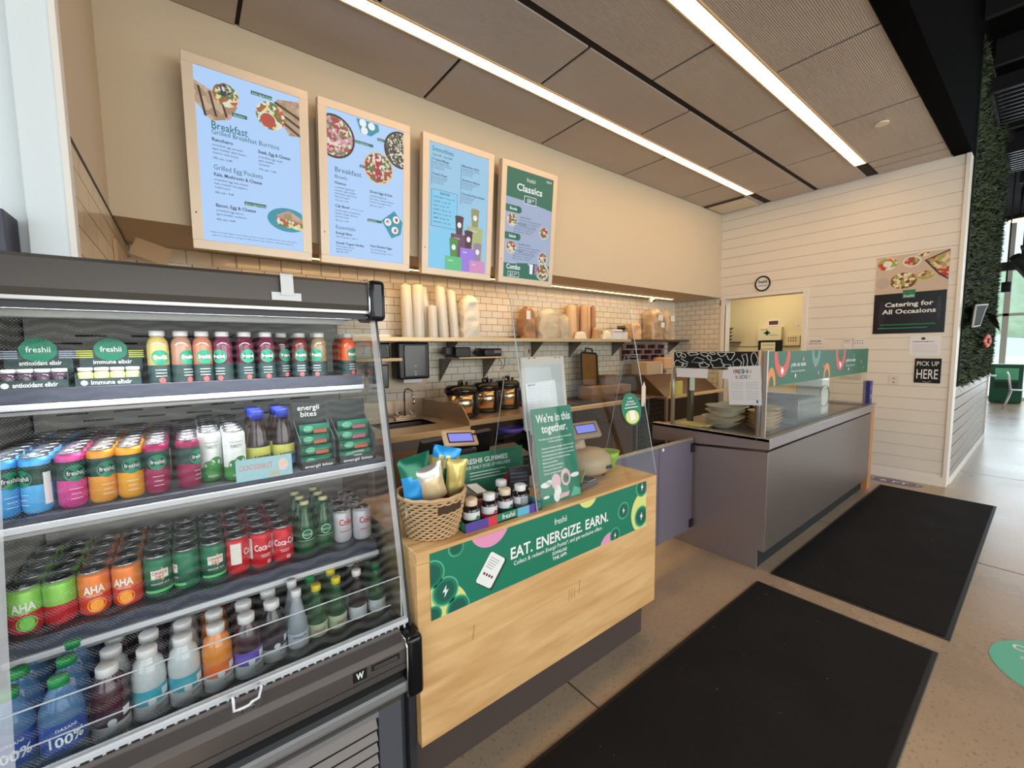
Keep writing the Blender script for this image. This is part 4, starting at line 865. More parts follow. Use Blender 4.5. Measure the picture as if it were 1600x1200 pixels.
# ---------------------------------------------------------------- cans
silver = mat('can_silver', (204, 206, 210), .22, .95); silver_d = mat('can_lid_inner', (150, 152, 158), .3, .9)
def metalc(name, c): return mat(name, c, .42, .25)
def can_body(r, h, bands, deco=None):
    """bands [(z_top_fraction, material)...] from the bottom up"""
    b = B(); prof = [(r*.72, 0), (r*.80, .002), (r, .012)]; ms = [silver, bands[0][1]]
    z0 = .012; zs = h-.016
    for f_, m in bands: prof.append((r, .012+(zs-.012)*f_)); ms.append(m)
    prof += [(r*.97, zs+.003), (r*.86, h-.004)]; ms += [bands[-1][1], bands[-1][1]]
    b.lathe((0, 0, 0), prof, ms, seg=20, caps=True)
    if deco: deco(b, r, h)
    return b
def can_lid(r, h):
    b = B(); b.lathe((0, 0, 0), [(r*.86, h-.005), (r*.89, h-.002), (r*.88, h), (r*.83, h), (r*.78, h-.004), (0, h-.004)], [silver, silver, silver, silver_d, silver_d], seg=20, caps=False)
    b.box(-r*.16, r*.16, -r*.42, r*.12, h-.0038, h-.0018, silver, bev=.0006, seg=1); b.disc((0, -r*.45, h-.0036), X, Y, r*.24, r*.2, silver_d, 12); return b
def make_can(name, r, h, bands, deco, loc, rot, label, cat='can', group=None):
    t = thing(name, label, cat, loc, group, rot); can_body(r, h, bands, deco).out('can_body', t, local=True); can_lid(r, h).out('can_lid', t, local=True); return t
def place(root, x, yf, z, r, rows, pitch, labf, group, rots=None, dx=0.0, skip=0):
    """a column of copies running back from the shelf front; the root itself is the first"""
    for k in range(rows):
        loc = (x + dx*k + (random.uniform(-.0008, .0008) if k else 0), yf + r + pitch*k, z + .0003); rot = random.uniform(-.25, .25) if rots is None else rots[min(k, len(rots)-1)]
        if k == 0: root.location = loc; root.rotation_euler.z = rot; root['label'] = labf(0); root['group'] = group; root['_base'] = loc
        else: dup(root, loc, rot, labf(k), group)
def rowname(k): return ORD[k] + ' row' if k < 8 else 'back row'
dgreen_c = metalc('can_dark_green', (20, 62, 54))
def energy(col, name):
    c = metalc('can_' + name, col)
    def deco(b, r, h):
        b.wdisc((0, 0, 0), r+.0005, .12, h*.62, .0205, mat('can_logo_green', (14, 132, 96), .4), 20)
        b.text('freshii', (0, 0, h*.62-.0045), 0, 0, .0155, white_in, align='C', width=.030, bold=.006, wrap=(r+.0009, .12))
        for k, w in enumerate((.024, .018, .022)): b.wband((0, 0, 0), r+.0004, .12-w/r/2*1.0, .12+w/r/2, h*.34-.012*k, h*.34-.012*k+.0012, white_in, 4)
        b.wband((0, 0, 0), r+.0004, 1.5, 2.1, h*.15, h*.7, white_in, 4)
    return make_can('energy_drink_can', .0272, .140, [(.52, c), (.93, dgreen_c), (1, c)], deco, (0, 0, 0), 0, '', group='slim energy drink cans on the middle shelf')
s2 = [(-.2432*1.45, (70, 160, 226), 'blue', 'leftmost blue', .55), (-.207*1.45, (84, 176, 236), 'sky', 'second blue', -.9), (-.1661*1.45, (214, 74, 150), 'pink', 'pink', .25), (-.1286*1.45, (232, 158, 48), 'amber', 'left amber', .35), (-.092*1.45, (236, 168, 36), 'gold', 'right amber', .1), (-.0549*1.45, (158, 30, 84), 'maroon', 'left maroon', 0.0), (-.0079*1.45, (150, 28, 80), 'wine', 'right maroon', .75)]
for x, c, n_, lab, r0 in s2:
    root = energy(c, n_); place(root, x, 1.448, SH2, .0272, 8, .056, (lambda L_: (lambda k: 'slim energy drink can, %s of the %s column on the middle shelf' % (rowname(k), L_)))(lab), 'slim energy drink cans on the middle shelf', rots=[r0, .2, -.4, .5, 0])
# coconut water cans
cw = mat('can_cream', (226, 230, 226), .35, .1); cg = metalc('can_leaf_green', (70, 160, 70))
def thirsty(b, r, h):
    b.text('THIRSTY', (0, 0, h*.66), 0, 0, .014, ink, align='C', width=.030, wrap=(r+.0006, 0)); b.text('COCONUT', (0, 0, h*.76), 0, 0, .007, green, align='C', wrap=(r+.0006, 0))
    for a, z, q in ((-.3, .05, .014), (.35, .058, .016), (0, .035, .018), (-.6, .03, .016), (.65, .035, .016)): b.wdisc((0, 0, 0), r+.0004+.00005*q, a, z, q, mat('leaf_print', (54, 140, 60), .5), 14)
    b.text('FRESH', (0, 0, h*.10), 0, 0, .009, white_in, align='C', wrap=(r+.001, 0))
for j, (x, yf, n_, lab) in enumerate(((.040, 1.48, 7, 'left'), (.0975, 1.446, 7, 'right'))):
    root = make_can('coconut_water_can', .0285, .150, [(.26, cg), (1, cw)], thirsty, (0, 0, 0), 0, '')
    place(root, x, yf, SH2, .0285, n_, .0585, (lambda L_: (lambda k: 'white coconut water can with green leaves, %s of the %s column' % (rowname(k), L_)))(lab), 'white coconut water cans on the middle shelf', rots=[.1, -.5, .4])
# ---- lower shelf cans
def aha(top, bot, fruit, nm):
    def deco(b, r, h):
        b.text('AHA', (0, 0, h*.52), 0, 0, .030, white_in, align='C', width=.044, bold=.03, wrap=(r+.0006, 0))
        b.wdisc((0, 0, 0), r+.0005, .1, h*.25, .020, mat('fruit_' + nm, fruit, .5), 18); b.wdisc((0, 0, 0), r+.0008, .1, h*.25, .014, mat('fruit_in_' + nm, tuple(min(255, q+26) for q in fruit), .5), 18)
        b.text('ORANGE' if nm[0] == 'o' else 'LIME', (0, 0, h*.45), 0, 0, .008, white_in, align='C', wrap=(r+.0009, 0))
    return make_can('sparkling_water_can', .0328, .122, [(.48, metalc('can_aha_b_' + nm, bot)), (1, metalc('can_aha_t_' + nm, top))], deco, (0, 0, 0), 0, '')
cdg = metalc('can_ginger_green', (20, 112, 74)); cdd = metalc('can_ginger_dark', (12, 82, 58)); shield = mat('shield_white', (228, 226, 214), .5); sred = mat('shield_red', (190, 40, 50), .5)
def ginger(b, r, h):
    b.wdisc((0, 0, 0), r+.0004, 0, h*.57, .0205, mat('gold_print', (190, 160, 84), .4), 5); b.wband((0, 0, 0), r+.0006, -.62, .62, h*.47, h*.68, shield, 8)
    b.text('CANADA', (0, 0, h*.575), 0, 0, .0135, sred, align='C', width=.035, bold=.02, wrap=(r+.0009, 0)); b.text('DRY', (0, 0, h*.475), 0, 0, .0135, sred, align='C', width=.02, bold=.02, wrap=(r+.0009, 0))
    b.wband((0, 0, 0), r+.0004, -1.2, 1.2, h*.14, h*.20, mat('wave_green', (110, 196, 120), .4), 10); b.text('GINGER ALE', (0, 0, h*.33), 0, 0, .008, shield, align='C', wrap=(r+.0006, 0))
cr = metalc('can_cola_red', (206, 22, 38))
def cola(b, r, h):
    b.text('Coca-Cola', (0, 0, h*.50), 0, 0, .030, white_in, align='C', width=.075, bold=.012, wrap=(r+.0006, .35))
    for k, w in enumerate((.03, .024)): b.wband((0, 0, 0), r+.0004, .2-w/r/2, .2+w/r/2, h*.36-.006*k, h*.36-.006*k+.0016, white_in, 4)
    b.wband((0, 0, 0), r+.0004, -1.9, -1.0, h*.30, h*.85, shield, 5); b.wband((0, 0, 0), r+.0004, .3, .7, h*.10, h*.2, mat('cola_pale', (226, 150, 150), .5), 3)
def mk(kind):
    if kind == 'lime': return aha((140, 206, 84), (196, 40, 48), (96, 180, 60), 'lime')
    if kind == 'orange': return aha((236, 128, 44), (220, 66, 44), (240, 140, 30), 'orange')
    if kind == 'ginger': return make_can('ginger_ale_can', .0328, .122, [(.15, cdg), (.42, cdd), (1, cdg)], ginger, (0, 0, 0), 0, '')
    return make_can('cola_can', .0328, .122, [(1, cr)], cola, (0, 0, 0), 0, '')
desc = {'lime': 'lime and red sparkling water can', 'orange': 'orange sparkling water can', 'ginger': 'green ginger ale can', 'cola': 'red cola can'}
s3 = [(-.2325, 'lime', 'left', .1), (-.1925, 'lime', 'right', 2.4), (-.1511, 'orange', 'left', .1), (-.1081, 'orange', 'right', -.2), (-.0652, 'ginger', 'left', .15), (-.0232, 'ginger', 'middle', -1.3), (.0194, 'ginger', 'right', .15), (.0604, 'cola', 'left', 1.25), (.1015, 'cola', 'middle', .15), (.1425, 'cola', 'right', -.1)]
for q, kind, side, r0 in s3:
    n_ = 5; place(mk(kind), q*1.56, 1.545, SH3, .0328, n_, .0665, (lambda d_, L_: (lambda k: '%s, %s of the %s column on the lower shelf' % (d_, rowname(k), L_)))(desc[kind], side), desc[kind] + 's on the lower shelf', rots=[r0, r0+.4, -.6, .9, .2])
ds = metalc('can_diet_silver', (206, 204, 208))
def diet(b, r, h): b.text('Coke', (0, 0, h*.56), 0, 0, .034, sred, align='C', width=.05, bold=.02, wrap=(r+.0006, .1)); b.wband((0, 0, 0), r+.0004, -.6, .8, h*.36, h*.38, sred, 6)
for q, yf, n_, side in ((.2721, 1.56, 3, 'left'), (.3145, 1.54, 4, 'right')):
    place(make_can('diet_cola_can', .0328, .122, [(1, ds)], diet, (0, 0, 0), 0, ''), q*1.56, yf, SH3, .0328, n_, .0665, (lambda L_: (lambda k: 'silver diet cola can, %s of the %s column at the cooler side glass' % (rowname(k), L_)))(side), 'silver diet cola cans', rots=[.1, .3, -.4])

# ---------------------------------------------------------------- bottles
def liquid(name, col, tr=.35, rough=.12): return mat(name, col, rough, 0, trans=tr, clear=.4)
def make_bottle(name, prof, mb, label_band, cap_, deco=None, label='', neck=None):
    """prof = outline from the base; label_band=(r,z0,z1,mat); cap_=(r,z0,z1,mat)"""
    t = thing(name, label, 'bottle', (0, 0, 0)); b = B(); b.lathe((0, 0, 0), prof, mb, seg=22); b.out('bottle_body', t, local=True)
    b = B(); r, z0, z1, m = cap_; b.lathe((0, 0, 0), [(r, z0), (r, z1-.002), (r*.92, z1), (0, z1)], m, seg=18); b.out('bottle_cap', t, local=True)
    if label_band:
        b = B()
        for (r, z0, z1, m) in label_band: b.lathe((0, 0, 0), [(r, z0), (r, z1)], m, seg=22, caps=False)
        if deco: deco(b)
        b.out('wrap_label', t, local=True)
    return t
# juice bottles on the top shelf
capw = mat('cap_white', (232, 232, 230), .4); lab_dark = mat('label_dark_green', (34, 58, 56), .5)
def juice(col, nm):
    def deco(b): b.wdisc((0, 0, 0), .0273, 0, .078, .022, green, 20); b.text('freshii', (0, 0, .0735), 0, 0, .0165, white_in, align='C', width=.033, bold=.006, wrap=(.0277, 0)); [b.wband((0, 0, 0), .0272, -.5, .5, .040-.009*k, .0415-.009*k, white_in, 4) for k in range(3)]; b.wdisc((0, 0, 0), .0273, .05, .010, .008, red, 10)
    return make_bottle('juice_bottle', [(.024, 0), (.0262, .003), (.0262, .112), (.023, .128), (.0165, .137), (.0165, .141)], liquid('juice_' + nm, col, .12), [(.0268, .004, .055, lab_dark)], (.0185, .141, .157, capw), deco)
s1 = [(-.040, (170, 150, 90), 'golden', 'golden juice bottle beside the yellow-striped elixir tray', .2, 0), (-.0059, (150, 110, 90), 'rust', 'brownish juice bottle second from the elixir trays', .6, 0), (.0261, (160, 100, 76), 'amber2', 'amber-brown juice bottle third from the elixir trays', .15, 0), (.0587, (96, 40, 60), 'plum', 'plum juice bottle fourth from the elixir trays', -.5, 0), (.0962, (84, 24, 44), 'beet', 'dark beet juice bottle fifth from the elixir trays', .2, 0), (.1336, (88, 30, 50), 'beet2', 'dark beet juice bottle sixth from the elixir trays', 0, 0), (.168, (70, 40, 44), 'dim', 'dim dark juice bottle set back behind its neighbours', .4, .06), (.2020, (110, 50, 44), 'brick', 'brick red juice bottle third from the side glass', -.1, .03), (.2373, (130, 110, 80), 'straw', 'straw coloured juice bottle second from the side glass', -.6, 0), (.3050, (214, 92, 44), 'carrot', 'orange juice bottle closest to the side glass', .3, .02)]
jr = {}
for q, c, nm, lab, r0, back in s1:
    t = juice(c, nm); y = 1.615+.027+back; loc = (q*1.62, y, SH1+.0004); t.location = loc; t['_base'] = loc; t.rotation_euler.z = r0; t['label'] = lab; t['group'] = 'juice bottles on the top shelf'
    for k in range(1, 4 if back == 0 else 3): dup(t, (q*1.62, y+.058*k, SH1+.0004), r0+.3*k, lab.replace('juice bottle', 'juice bottle in the %s row behind the' % ORD[k]) if False else '%s juice bottle, %s row of its column on the top shelf' % ({'golden': 'golden', 'rust': 'brownish', 'amber2': 'amber-brown', 'plum': 'plum', 'beet': 'dark beet left-column', 'beet2': 'dark beet right-column', 'dim': 'dim dark', 'brick': 'brick red', 'straw': 'straw coloured', 'carrot': 'orange'}[nm], ORD[k]), 'juice bottles on the top shelf')
# elixir trays
def elixir(x0, w, jar_col, stripe, word, lab, lidc):
    t = thing('elixir_tray', lab, 'display tray', (x0+w/2, 1.66, SH1)); b = B()
    b.box(x0, x0+w, 1.612, 1.616, SH1, SH1+.024, lab_dark); b.box(x0, x0+w, 1.616, 1.70, SH1, SH1+.003, lab_dark); b.box(x0, x0+w, 1.697, 1.70, SH1, SH1+.098, lab_dark)
    b.box(x0, x0+.002, 1.616, 1.70, SH1, SH1+.04, lab_dark); b.box(x0+w-.002, x0+w, 1.616, 1.70, SH1, SH1+.04, lab_dark); b.out('printed_tray', t)
    b = B(); yy = 1.6958
    b.disc((x0+w*.5, yy, SH1+.103), X, Z, .036, .033, green, 28); b.text('freshii', (x0+w*.5, yy-.0006, SH1+.097), X, Z, .022, white_in, align='C', width=.046, bold=.006)
    for k in range(4): 
        for s_ in (-1, 1): xa = x0+w*.5+s_*.055; b.box(xa-.017, xa+.017, yy, yy+.001, SH1+.080+.006*k, SH1+.083+.006*k, stripe)
    b.text(word, (x0+w*.52, yy-.0006, SH1+.062), X, Z, .017, white_in, align='C', width=w*.62, bold=.012); b.text(word, (x0+w*.54, 1.6114, SH1+.007), X, Z, .017, white_in, align='C', width=w*.62, bold=.012); b.disc((x0+w*.13, 1.6112, SH1+.012), X, Z, .007, .007, white_in, 14)
    b.out('printed_header', t)
jg = 'small white-capped elixir jars'
def jar4(x0, w, col, nm, word):
    n_ = 4
    for k in range(n_):
        x = x0+.018+(w-.036)*k/(n_-1); t = make_bottle('elixir_jar', [(.014, 0), (.0165, .002), (.0165, .034), (.013, .040)], liquid('elixir_' + nm, col, .1), None, (.0155, .040, .050, capw))
        loc = (x, 1.635, SH1+.0034); t.location = loc; t['_base'] = loc; t['label'] = '%s elixir jar, %s in its printed tray' % (word, ('leftmost', 'second from left', 'third from left', 'rightmost')[k]); t['group'] = jg; t['category'] = 'jar'
elixir(-.235*1.62, .128, (60, 40, 50), mat('stripe_grey', (150, 156, 176), .6), 'antioxidant elixir', 'dark tray with grey-striped header and violet elixir jars', None); jar4(-.235*1.62, .128, (72, 56, 70), 'violet', 'violet')
elixir(-.148*1.62, .134, (210, 200, 110), mat('stripe_yellow', (196, 204, 70), .6), 'immune elixir', 'dark tray with yellow-striped header and pale yellow elixir jars', None); jar4(-.148*1.62, .134, (214, 208, 140), 'pale', 'pale yellow')
# tea bottles with blue caps
def tea_deco(b): b.text('NESTEA', (0, 0, .045), 0, 0, .022, mat('tea_blue', (30, 60, 130), .5), align='C', width=.05, bold=.02, wrap=(.0336, .3))
for j, (q, side) in enumerate(((.108, 'left'), (.154, 'right'))):
    t = make_bottle('iced_tea_bottle', [(.027, 0), (.0315, .004), (.0315, .095), (.027, .13), (.017, .165), (.015, .172)], liquid('tea', (46, 24, 18), .1), [(.032, .02, .05, mat('tea_label_blue', (70, 130, 190), .5)), (.0322, .05, .086, mat('tea_label_yellow', (214, 214, 100), .5))], (.0185, .170, .196, mat('cap_blue', (40, 60, 180), .35)), tea_deco)
    for k in range(3):
        loc = (q*1.5, 1.50+.067*k, SH2+.0004); lab = 'dark iced tea bottle with blue cap, %s of the %s column' % (rowname(k), side)
        if k == 0: t.location = loc; t['_base'] = loc; t['label'] = lab; t['group'] = 'blue-capped iced tea bottles'
        else: dup(t, loc, .5*k, lab, 'blue-capped iced tea bottles')
# snack bite displays
bitebox = mat('bite_box', (40, 52, 50), .5); wrap_g = mat('wrapper_green', (20, 110, 84), .35); wrap_o = mat('wrapper_orange', (196, 96, 52), .35)
def bites(x0, x1, cols, lab, head):
    t = thing('snack_display_box', lab, 'display box', ((x0+x1)/2, 1.50, SH2)); y0, y1 = 1.435, 1.54
    b = B(); b.box(x0, x1, y0, y0+.003, SH2, SH2+.026, bitebox); b.box(x0, x1, y0, y1, SH2, SH2+.003, bitebox); b.box(x0, x1, y1-.003, y1, SH2, SH2+.205, bitebox)
    b.prism([(x0, y0, SH2), (x0, y1, SH2), (x0, y1, SH2+.15), (x0, y0, SH2+.09)], (.0025, 0, 0), bitebox); b.prism([(x1-.0025, y0, SH2), (x1-.0025, y1, SH2), (x1-.0025, y1, SH2+.15), (x1-.0025, y0, SH2+.09)], (.0025, 0, 0), bitebox)
    b.text('energii bites', ((x0+x1)/2, y0-.0006, SH2+.006), X, Z, .014, white_in, align='C', width=(x1-x0)*.8, bold=.01)
    if head: b.text('energii', ((x0+x1)/2-.003, y1-.0036, SH2+.180), X, Z, .026, white_in, align='C', width=.068, bold=.01); b.text('bites', ((x0+x1)/2-.003, y1-.0036, SH2+.158), X, Z, .026, white_in, align='C', width=.05, bold=.01)
    else: b.text('coconut', ((x0+x1)/2, y0-.0006, SH2+.034), X, Z, .012, white_in, align='C'); b.text('cacao', ((x0+x1)/2, y0-.0006, SH2+.022), X, Z, .012, white_in, align='C')
    b.out('printed_box', t)
def bite(x, y, z, w, c, lab, rot=0):
    t = thing('snack_packet', lab, 'snack', (x, y, z), 'green snack packets in the display boxes', rot); b = B()
    def pf(s):
        return lambda u, v: ((u-.5)*w, s*.010*math.sin(PI*min(max(v, .02), .98))*math.sin(PI*min(max(u*1.0, .03), .97))**.35, .002+.032*v)
    b.surf(pf(-1), 10, 6, wrap_g); b.surf(pf(1), 10, 6, wrap_g); b.out('wrapper', t, local=True)
    b = B(); b.ell((-w*.22, -.0105, .019), (w*.17, .002, .011), green_l, 12, 6); b.box(-w*.05, w*.38, -.0108, -.0095, .005, .016, c); b.text('freshii', (-w*.38, -.0128, .016), X, Z, .009, white_in); b.out('print', t, local=True)
bites(.268, .372, None, 'tall dark snack display box with pale lettering on its header', True); bites(.384, .505, None, 'dark snack display box beside the cooler side glass', False)
for j, (xc, w, sd) in enumerate(((.319, .092, 'left'), (.444, .104, 'right'))):
    for k in range(4): bite(xc+.003*(k % 2), 1.462+.013*(k//2)*0+.008*k, SH2+.004+.0335*k, w, wrap_o if j == 0 or k == 1 else mat('wrapper_pink', (190, 90, 110), .4), 'green snack packet, %s in the %s display box' % (('lowest', 'second up', 'third up', 'topmost')[k], sd))
# price placard
b = B(); b.M = Matrix.Translation((.165, 1.404, SH2+.006)) @ Matrix.Rotation(math.radians(-8), 4, 'X'); b.box(-.072, .072, 0, .0015, 0, .062, mat('placard_blue', (150, 196, 206), .45)); b.text('COCONUT', (-.066, -.0006, .030), X, Z, .022, mat('placard_coral', (222, 130, 120), .5), width=.086, bold=.01); b.text('2/$5', (.008, -.0006, .006), X, Z, .016, mat('price_gold', (220, 170, 90), .5), bold=.02); b.disc((.048, -.0005, .034), X, Z, .014, .018, mat('placard_cream', (226, 200, 190), .5), 16)
b.out('price_placard', loc=(.165, 1.404, SH2+.006), label='pale blue price placard with coral lettering on the middle shelf edge', cat='sign')
# green glass water bottles on the lower shelf
gl_g = liquid('green_glass', (34, 96, 50), .45, .08)
def per_deco(b): b.wdisc((0, 0, 0), .0315, 0, .075, .017, mat('label_mint', (150, 214, 190), .5), 18); b.wdisc((0, 0, 0), .0318, 0, .075, .0145, mat('label_deep', (20, 96, 60), .5), 18); b.text('Perrier', (0, 0, .071), 0, 0, .011, shield, align='C', wrap=(.0322, 0))
pb = make_bottle('green_water_bottle', [(.024, 0), (.030, .006), (.031, .03), (.031, .068), (.024, .115), (.0135, .155), (.0125, .176)], gl_g, [(.0312, .052, .053, shield)], (.0145, .174, .186, mat('cap_cream', (214, 208, 160), .4)), per_deco)
first = True
for (q, yf, side, k) in ((.188, 1.55, 'left', 0), (.186, 1.615, 'left', 1), (.184, 1.68, 'left', 2), (.228, 1.56, 'right', 0), (.227, 1.625, 'right', 1), (.226, 1.69, 'right', 2), ):
    loc = (q*1.58, yf+.03, SH3+.0004); lab = 'green glass water bottle, %s of the %s column beside the red cola cans' % (rowname(k), side)
    if first: pb.location = loc; pb['_base'] = loc; pb['label'] = lab; pb['group'] = 'green glass water bottles'; first = False
    else: dup(pb, loc, .3*k, lab, 'green glass water bottles')
# ---- deck bottles
deckz = DK+.0004
wb = liquid('water_plastic_blue', (96, 146, 196), .55)
def das(b): b.text('100%', (0, 0, .070), 0, 0, .032, white_in, align='C', width=.060, bold=.02, wrap=(.0396, .2)); b.text('DASANI', (0, 0, .105), 0, 0, .010, white_in, align='C', wrap=(.0396, .2))
wbt = make_bottle('large_water_bottle', [(.032, 0), (.038, .006), (.037, .02), (.0385, .04), (.0385, .125), (.035, .15), (.020, .185), (.014, .192), (.014, .198)], wb, [(.0389, .055, .122, mat('water_label', (36, 78, 164), .35, trans=.15))], (.0175, .195, .214, mat('cap_green', (20, 140, 70), .4)), das)
first = True
for (x, y0, side) in ((-.355, 1.330, 'left'), (-.2745, 1.315, 'right')):
    for k in range(5):
        loc = (x - 0, y0+.039+.080*k, deckz); lab = 'large blue green-capped water bottle, %s of the %s column' % (rowname(k), side)
        if first: wbt.location = loc; wbt['_base'] = loc; wbt['label'] = lab; wbt['group'] = 'large blue water bottles'; first = False
        else: dup(wbt, loc, .1, lab, 'large blue water bottles')
vprof = [(.030, 0), (.0355, .004), (.0355, .085), (.0365, .095), (.0355, .12), (.029, .148), (.019, .160), (.019, .164)]
def vit(col, labc, nm, word='vitamin'):
    def deco(b): b.text('power', (0, 0, .03), 0, 0, .014, grey_ink, align='C', wrap=(.0368, .6)); b.wdisc((0, 0, 0), .0366, -.1, .052, .009, white_in, 12); b.wband((0, 0, 0), .0366, .5, 1.0, .055, .075, white_in, 3); b.text('water', (0, 0, .012), 0, 0, .014, grey_ink, align='C', wrap=(.0368, .6))
    return make_bottle('vitamin_water_bottle', vprof, liquid('vit_' + nm, col, .05), [(.0361, .006, .045, mat('label_white', (222, 222, 224), .4)), (.0362, .045, .084, mat('label_' + nm, labc, .4))], (.0215, .162, .184, capw), deco)
cols_ = [(-.200, [('plum', (72, 20, 40), (56, 20, 50)), ('milky', (206, 210, 212), (60, 170, 190)), ('plum', None, None)], 'first'), (-.1265, [('milky', None, None), ('grape', (110, 90, 110), (30, 110, 90)), ('plum', None, None)], 'second'), (-.053, [('milky', None, None), ('milky', None, None), ('milky', None, None)], 'third'), (.0205, [('orange', (236, 140, 44), (240, 110, 40)), ('orange', None, None), ('orange', None, None)], 'fourth'), (.094, [('violet', (60, 26, 40), (110, 84, 190)), ('violet', None, None), ('violet', None, None)], 'fifth'), (.1635, [('black', (40, 24, 34), (60, 52, 66)), ('black', None, None), ('black', None, None)], 'sixth')]
protos = {}
word = {'plum': 'dark plum', 'milky': 'cloudy white', 'grape': 'greyish grape', 'orange': 'orange', 'violet': 'violet-labelled dark', 'black': 'blackish'}
for q, seq, cn in cols_:
    for k in range(5):
        nm, c, lc = seq[min(k, len(seq)-1)]
        yf = 1.372 if cn != 'first' else 1.352
        if cn == 'sixth': yf = 1.40
        loc = (q, yf+.037+.0745*k, deckz); lab = '%s vitamin drink bottle, %s of the %s column right of the blue bottles' % (word[nm], rowname(k), cn)
        if nm not in protos:
            t = vit(c, lc, nm); protos[nm] = t; t.location = loc; t['_base'] = loc; t['label'] = lab; t['group'] = 'white-capped vitamin drink bottles'; t.rotation_euler.z = .25
        else: dup(protos[nm], loc, .25 + (0 if k == 0 else .7*k), lab, 'white-capped vitamin drink bottles')
def small(nm, name, col, tr, labm, capc, lab, spots, grp, h=.19, r=.030, txt=None):
    def deco(b):
        if txt: b.text(txt[0], (0, 0, txt[1]), 0, 0, .014, txt[2], align='C', width=.04, bold=.01, wrap=(r+.001, 0))
    t = make_bottle(name, [(r*.8, 0), (r, .005), (r, h*.42), (r*.78, h*.62), (r*.45, h*.84), (r*.42, h*.92)], liquid(nm, col, tr), [(r+.0004, h*.14, h*.36, labm)], (r*.50, h*.90, h, capc), deco)
    for i, (q, yf, l_) in enumerate(spots):
        loc = (q*yf, yf+r, deckz)
        if i == 0: t.location = loc; t['_base'] = loc; t['label'] = lab % l_; t['group'] = grp
        else: dup(t, loc, .3*i, lab % l_, grp)
small('clear_water', 'clear_water_bottle', (196, 204, 212), .6, mat('label_frost', (214, 218, 226), .5, trans=.2), capw, 'clear water bottle with white cap, %s', [(.1653, 1.385, 'front one of its pair'), (.1574, 1.455, 'behind its twin')], 'clear water bottles', h=.205, r=.029, txt=('smart', .06, mat('label_navy', (50, 60, 110), .5)))
small('ginger_glass', 'ginger_ale_bottle', (40, 92, 50), .4, mat('label_cream_green', (196, 206, 170), .5), mat('cap_yellow', (226, 206, 40), .4), 'green ginger ale bottle with yellow cap, %s', [(.2071, 1.405, 'front of the left file'), (.2513, 1.41, 'front of the right file'), (.2400, 1.475, 'second in the right file'), (.2280, 1.545, 'third in the right file'), (.1880, 1.545, 'third in the left file')], 'yellow-capped ginger ale bottles', txt=('CANADA DRY', .042, sred))
small('ginger_glass', 'ginger_ale_bottle', (40, 92, 50), .4, mat('label_cream_green'), mat('cap_green'), 'green ginger ale bottle with green cap, %s', [(.1950, 1.475, 'second in the left file')], 'green-capped ginger ale bottle')
small('cola_dark', 'dark_soda_bottle', (44, 30, 30), .3, mat('label_white'), capw, 'dark soda bottle with white cap, %s', [(.3000, 1.415, 'the nearer of two'), (.2850, 1.50, 'the farther of two')], 'white-capped dark soda bottles')
small('ginger_glass', 'green_soda_bottle', (40, 92, 50), .4, mat('label_white'), mat('cap_deepgreen', (20, 96, 56), .4), 'green soda bottle with dark green cap by the side glass, %s', [(.3480, 1.415, 'nearer'), (.3310, 1.50, 'farther')], 'dark-green-capped soda bottles')
# ================================================================ THINGS ON THE ORDER COUNTER
CT = CZ + .0006
# basket of snack bags
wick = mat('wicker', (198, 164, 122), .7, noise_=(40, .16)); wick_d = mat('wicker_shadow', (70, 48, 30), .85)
bx, by = .682, 1.368
t = thing('wicker_basket', 'woven wicker basket of snack bags on the left end of the order counter', 'basket', (bx, by, CT))
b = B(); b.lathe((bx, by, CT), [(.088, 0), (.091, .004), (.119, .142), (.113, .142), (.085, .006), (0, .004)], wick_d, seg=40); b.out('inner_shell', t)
b = B(); rows_ = 15
def gap(a, k):    # the handle cut-out faces the shop floor
    d = (a + PI/2 + PI) % (2*PI) - PI
    return 10 <= k <= 12 and abs(d - .18) < .42
for k in range(rows_):
    z = .005 + .0097*k; R_ = .093 + .028*(z/.142); n_ = 84; pts = []
    for i in range(n_):
        a = 2*PI*i/n_; pts.append((a, Vector((bx + (R_+.0034*math.cos(a*23 + PI*k))*math.cos(a), by + (R_+.0034*math.cos(a*23 + PI*k))*math.sin(a), CT + z + .0018*math.sin(a*23+PI*k)))))
    if any(gap(a, k) for a, _ in pts):
        st = next(i for i in range(n_) if gap(pts[i][0], k) and not gap(pts[(i+1) % n_][0], k)); run = [pts[(st+1+j) % n_] for j in range(n_)]; run = [p for a, p in run if not gap(a, k)]; b.tube(run, .0043, wick, seg=5)
    else: b.tube([p for _, p in pts], .0043, wick, seg=5, closed=True)
b.out('woven_side', t)
b = B(); b.tube([(bx+.1225*math.cos(2*PI*i/60), by+.1225*math.sin(2*PI*i/60), CT+.150+.0015*math.sin(i*5)) for i in range(60)], .0068, wick, seg=6, closed=True)
b.out('rolled_rim', t)
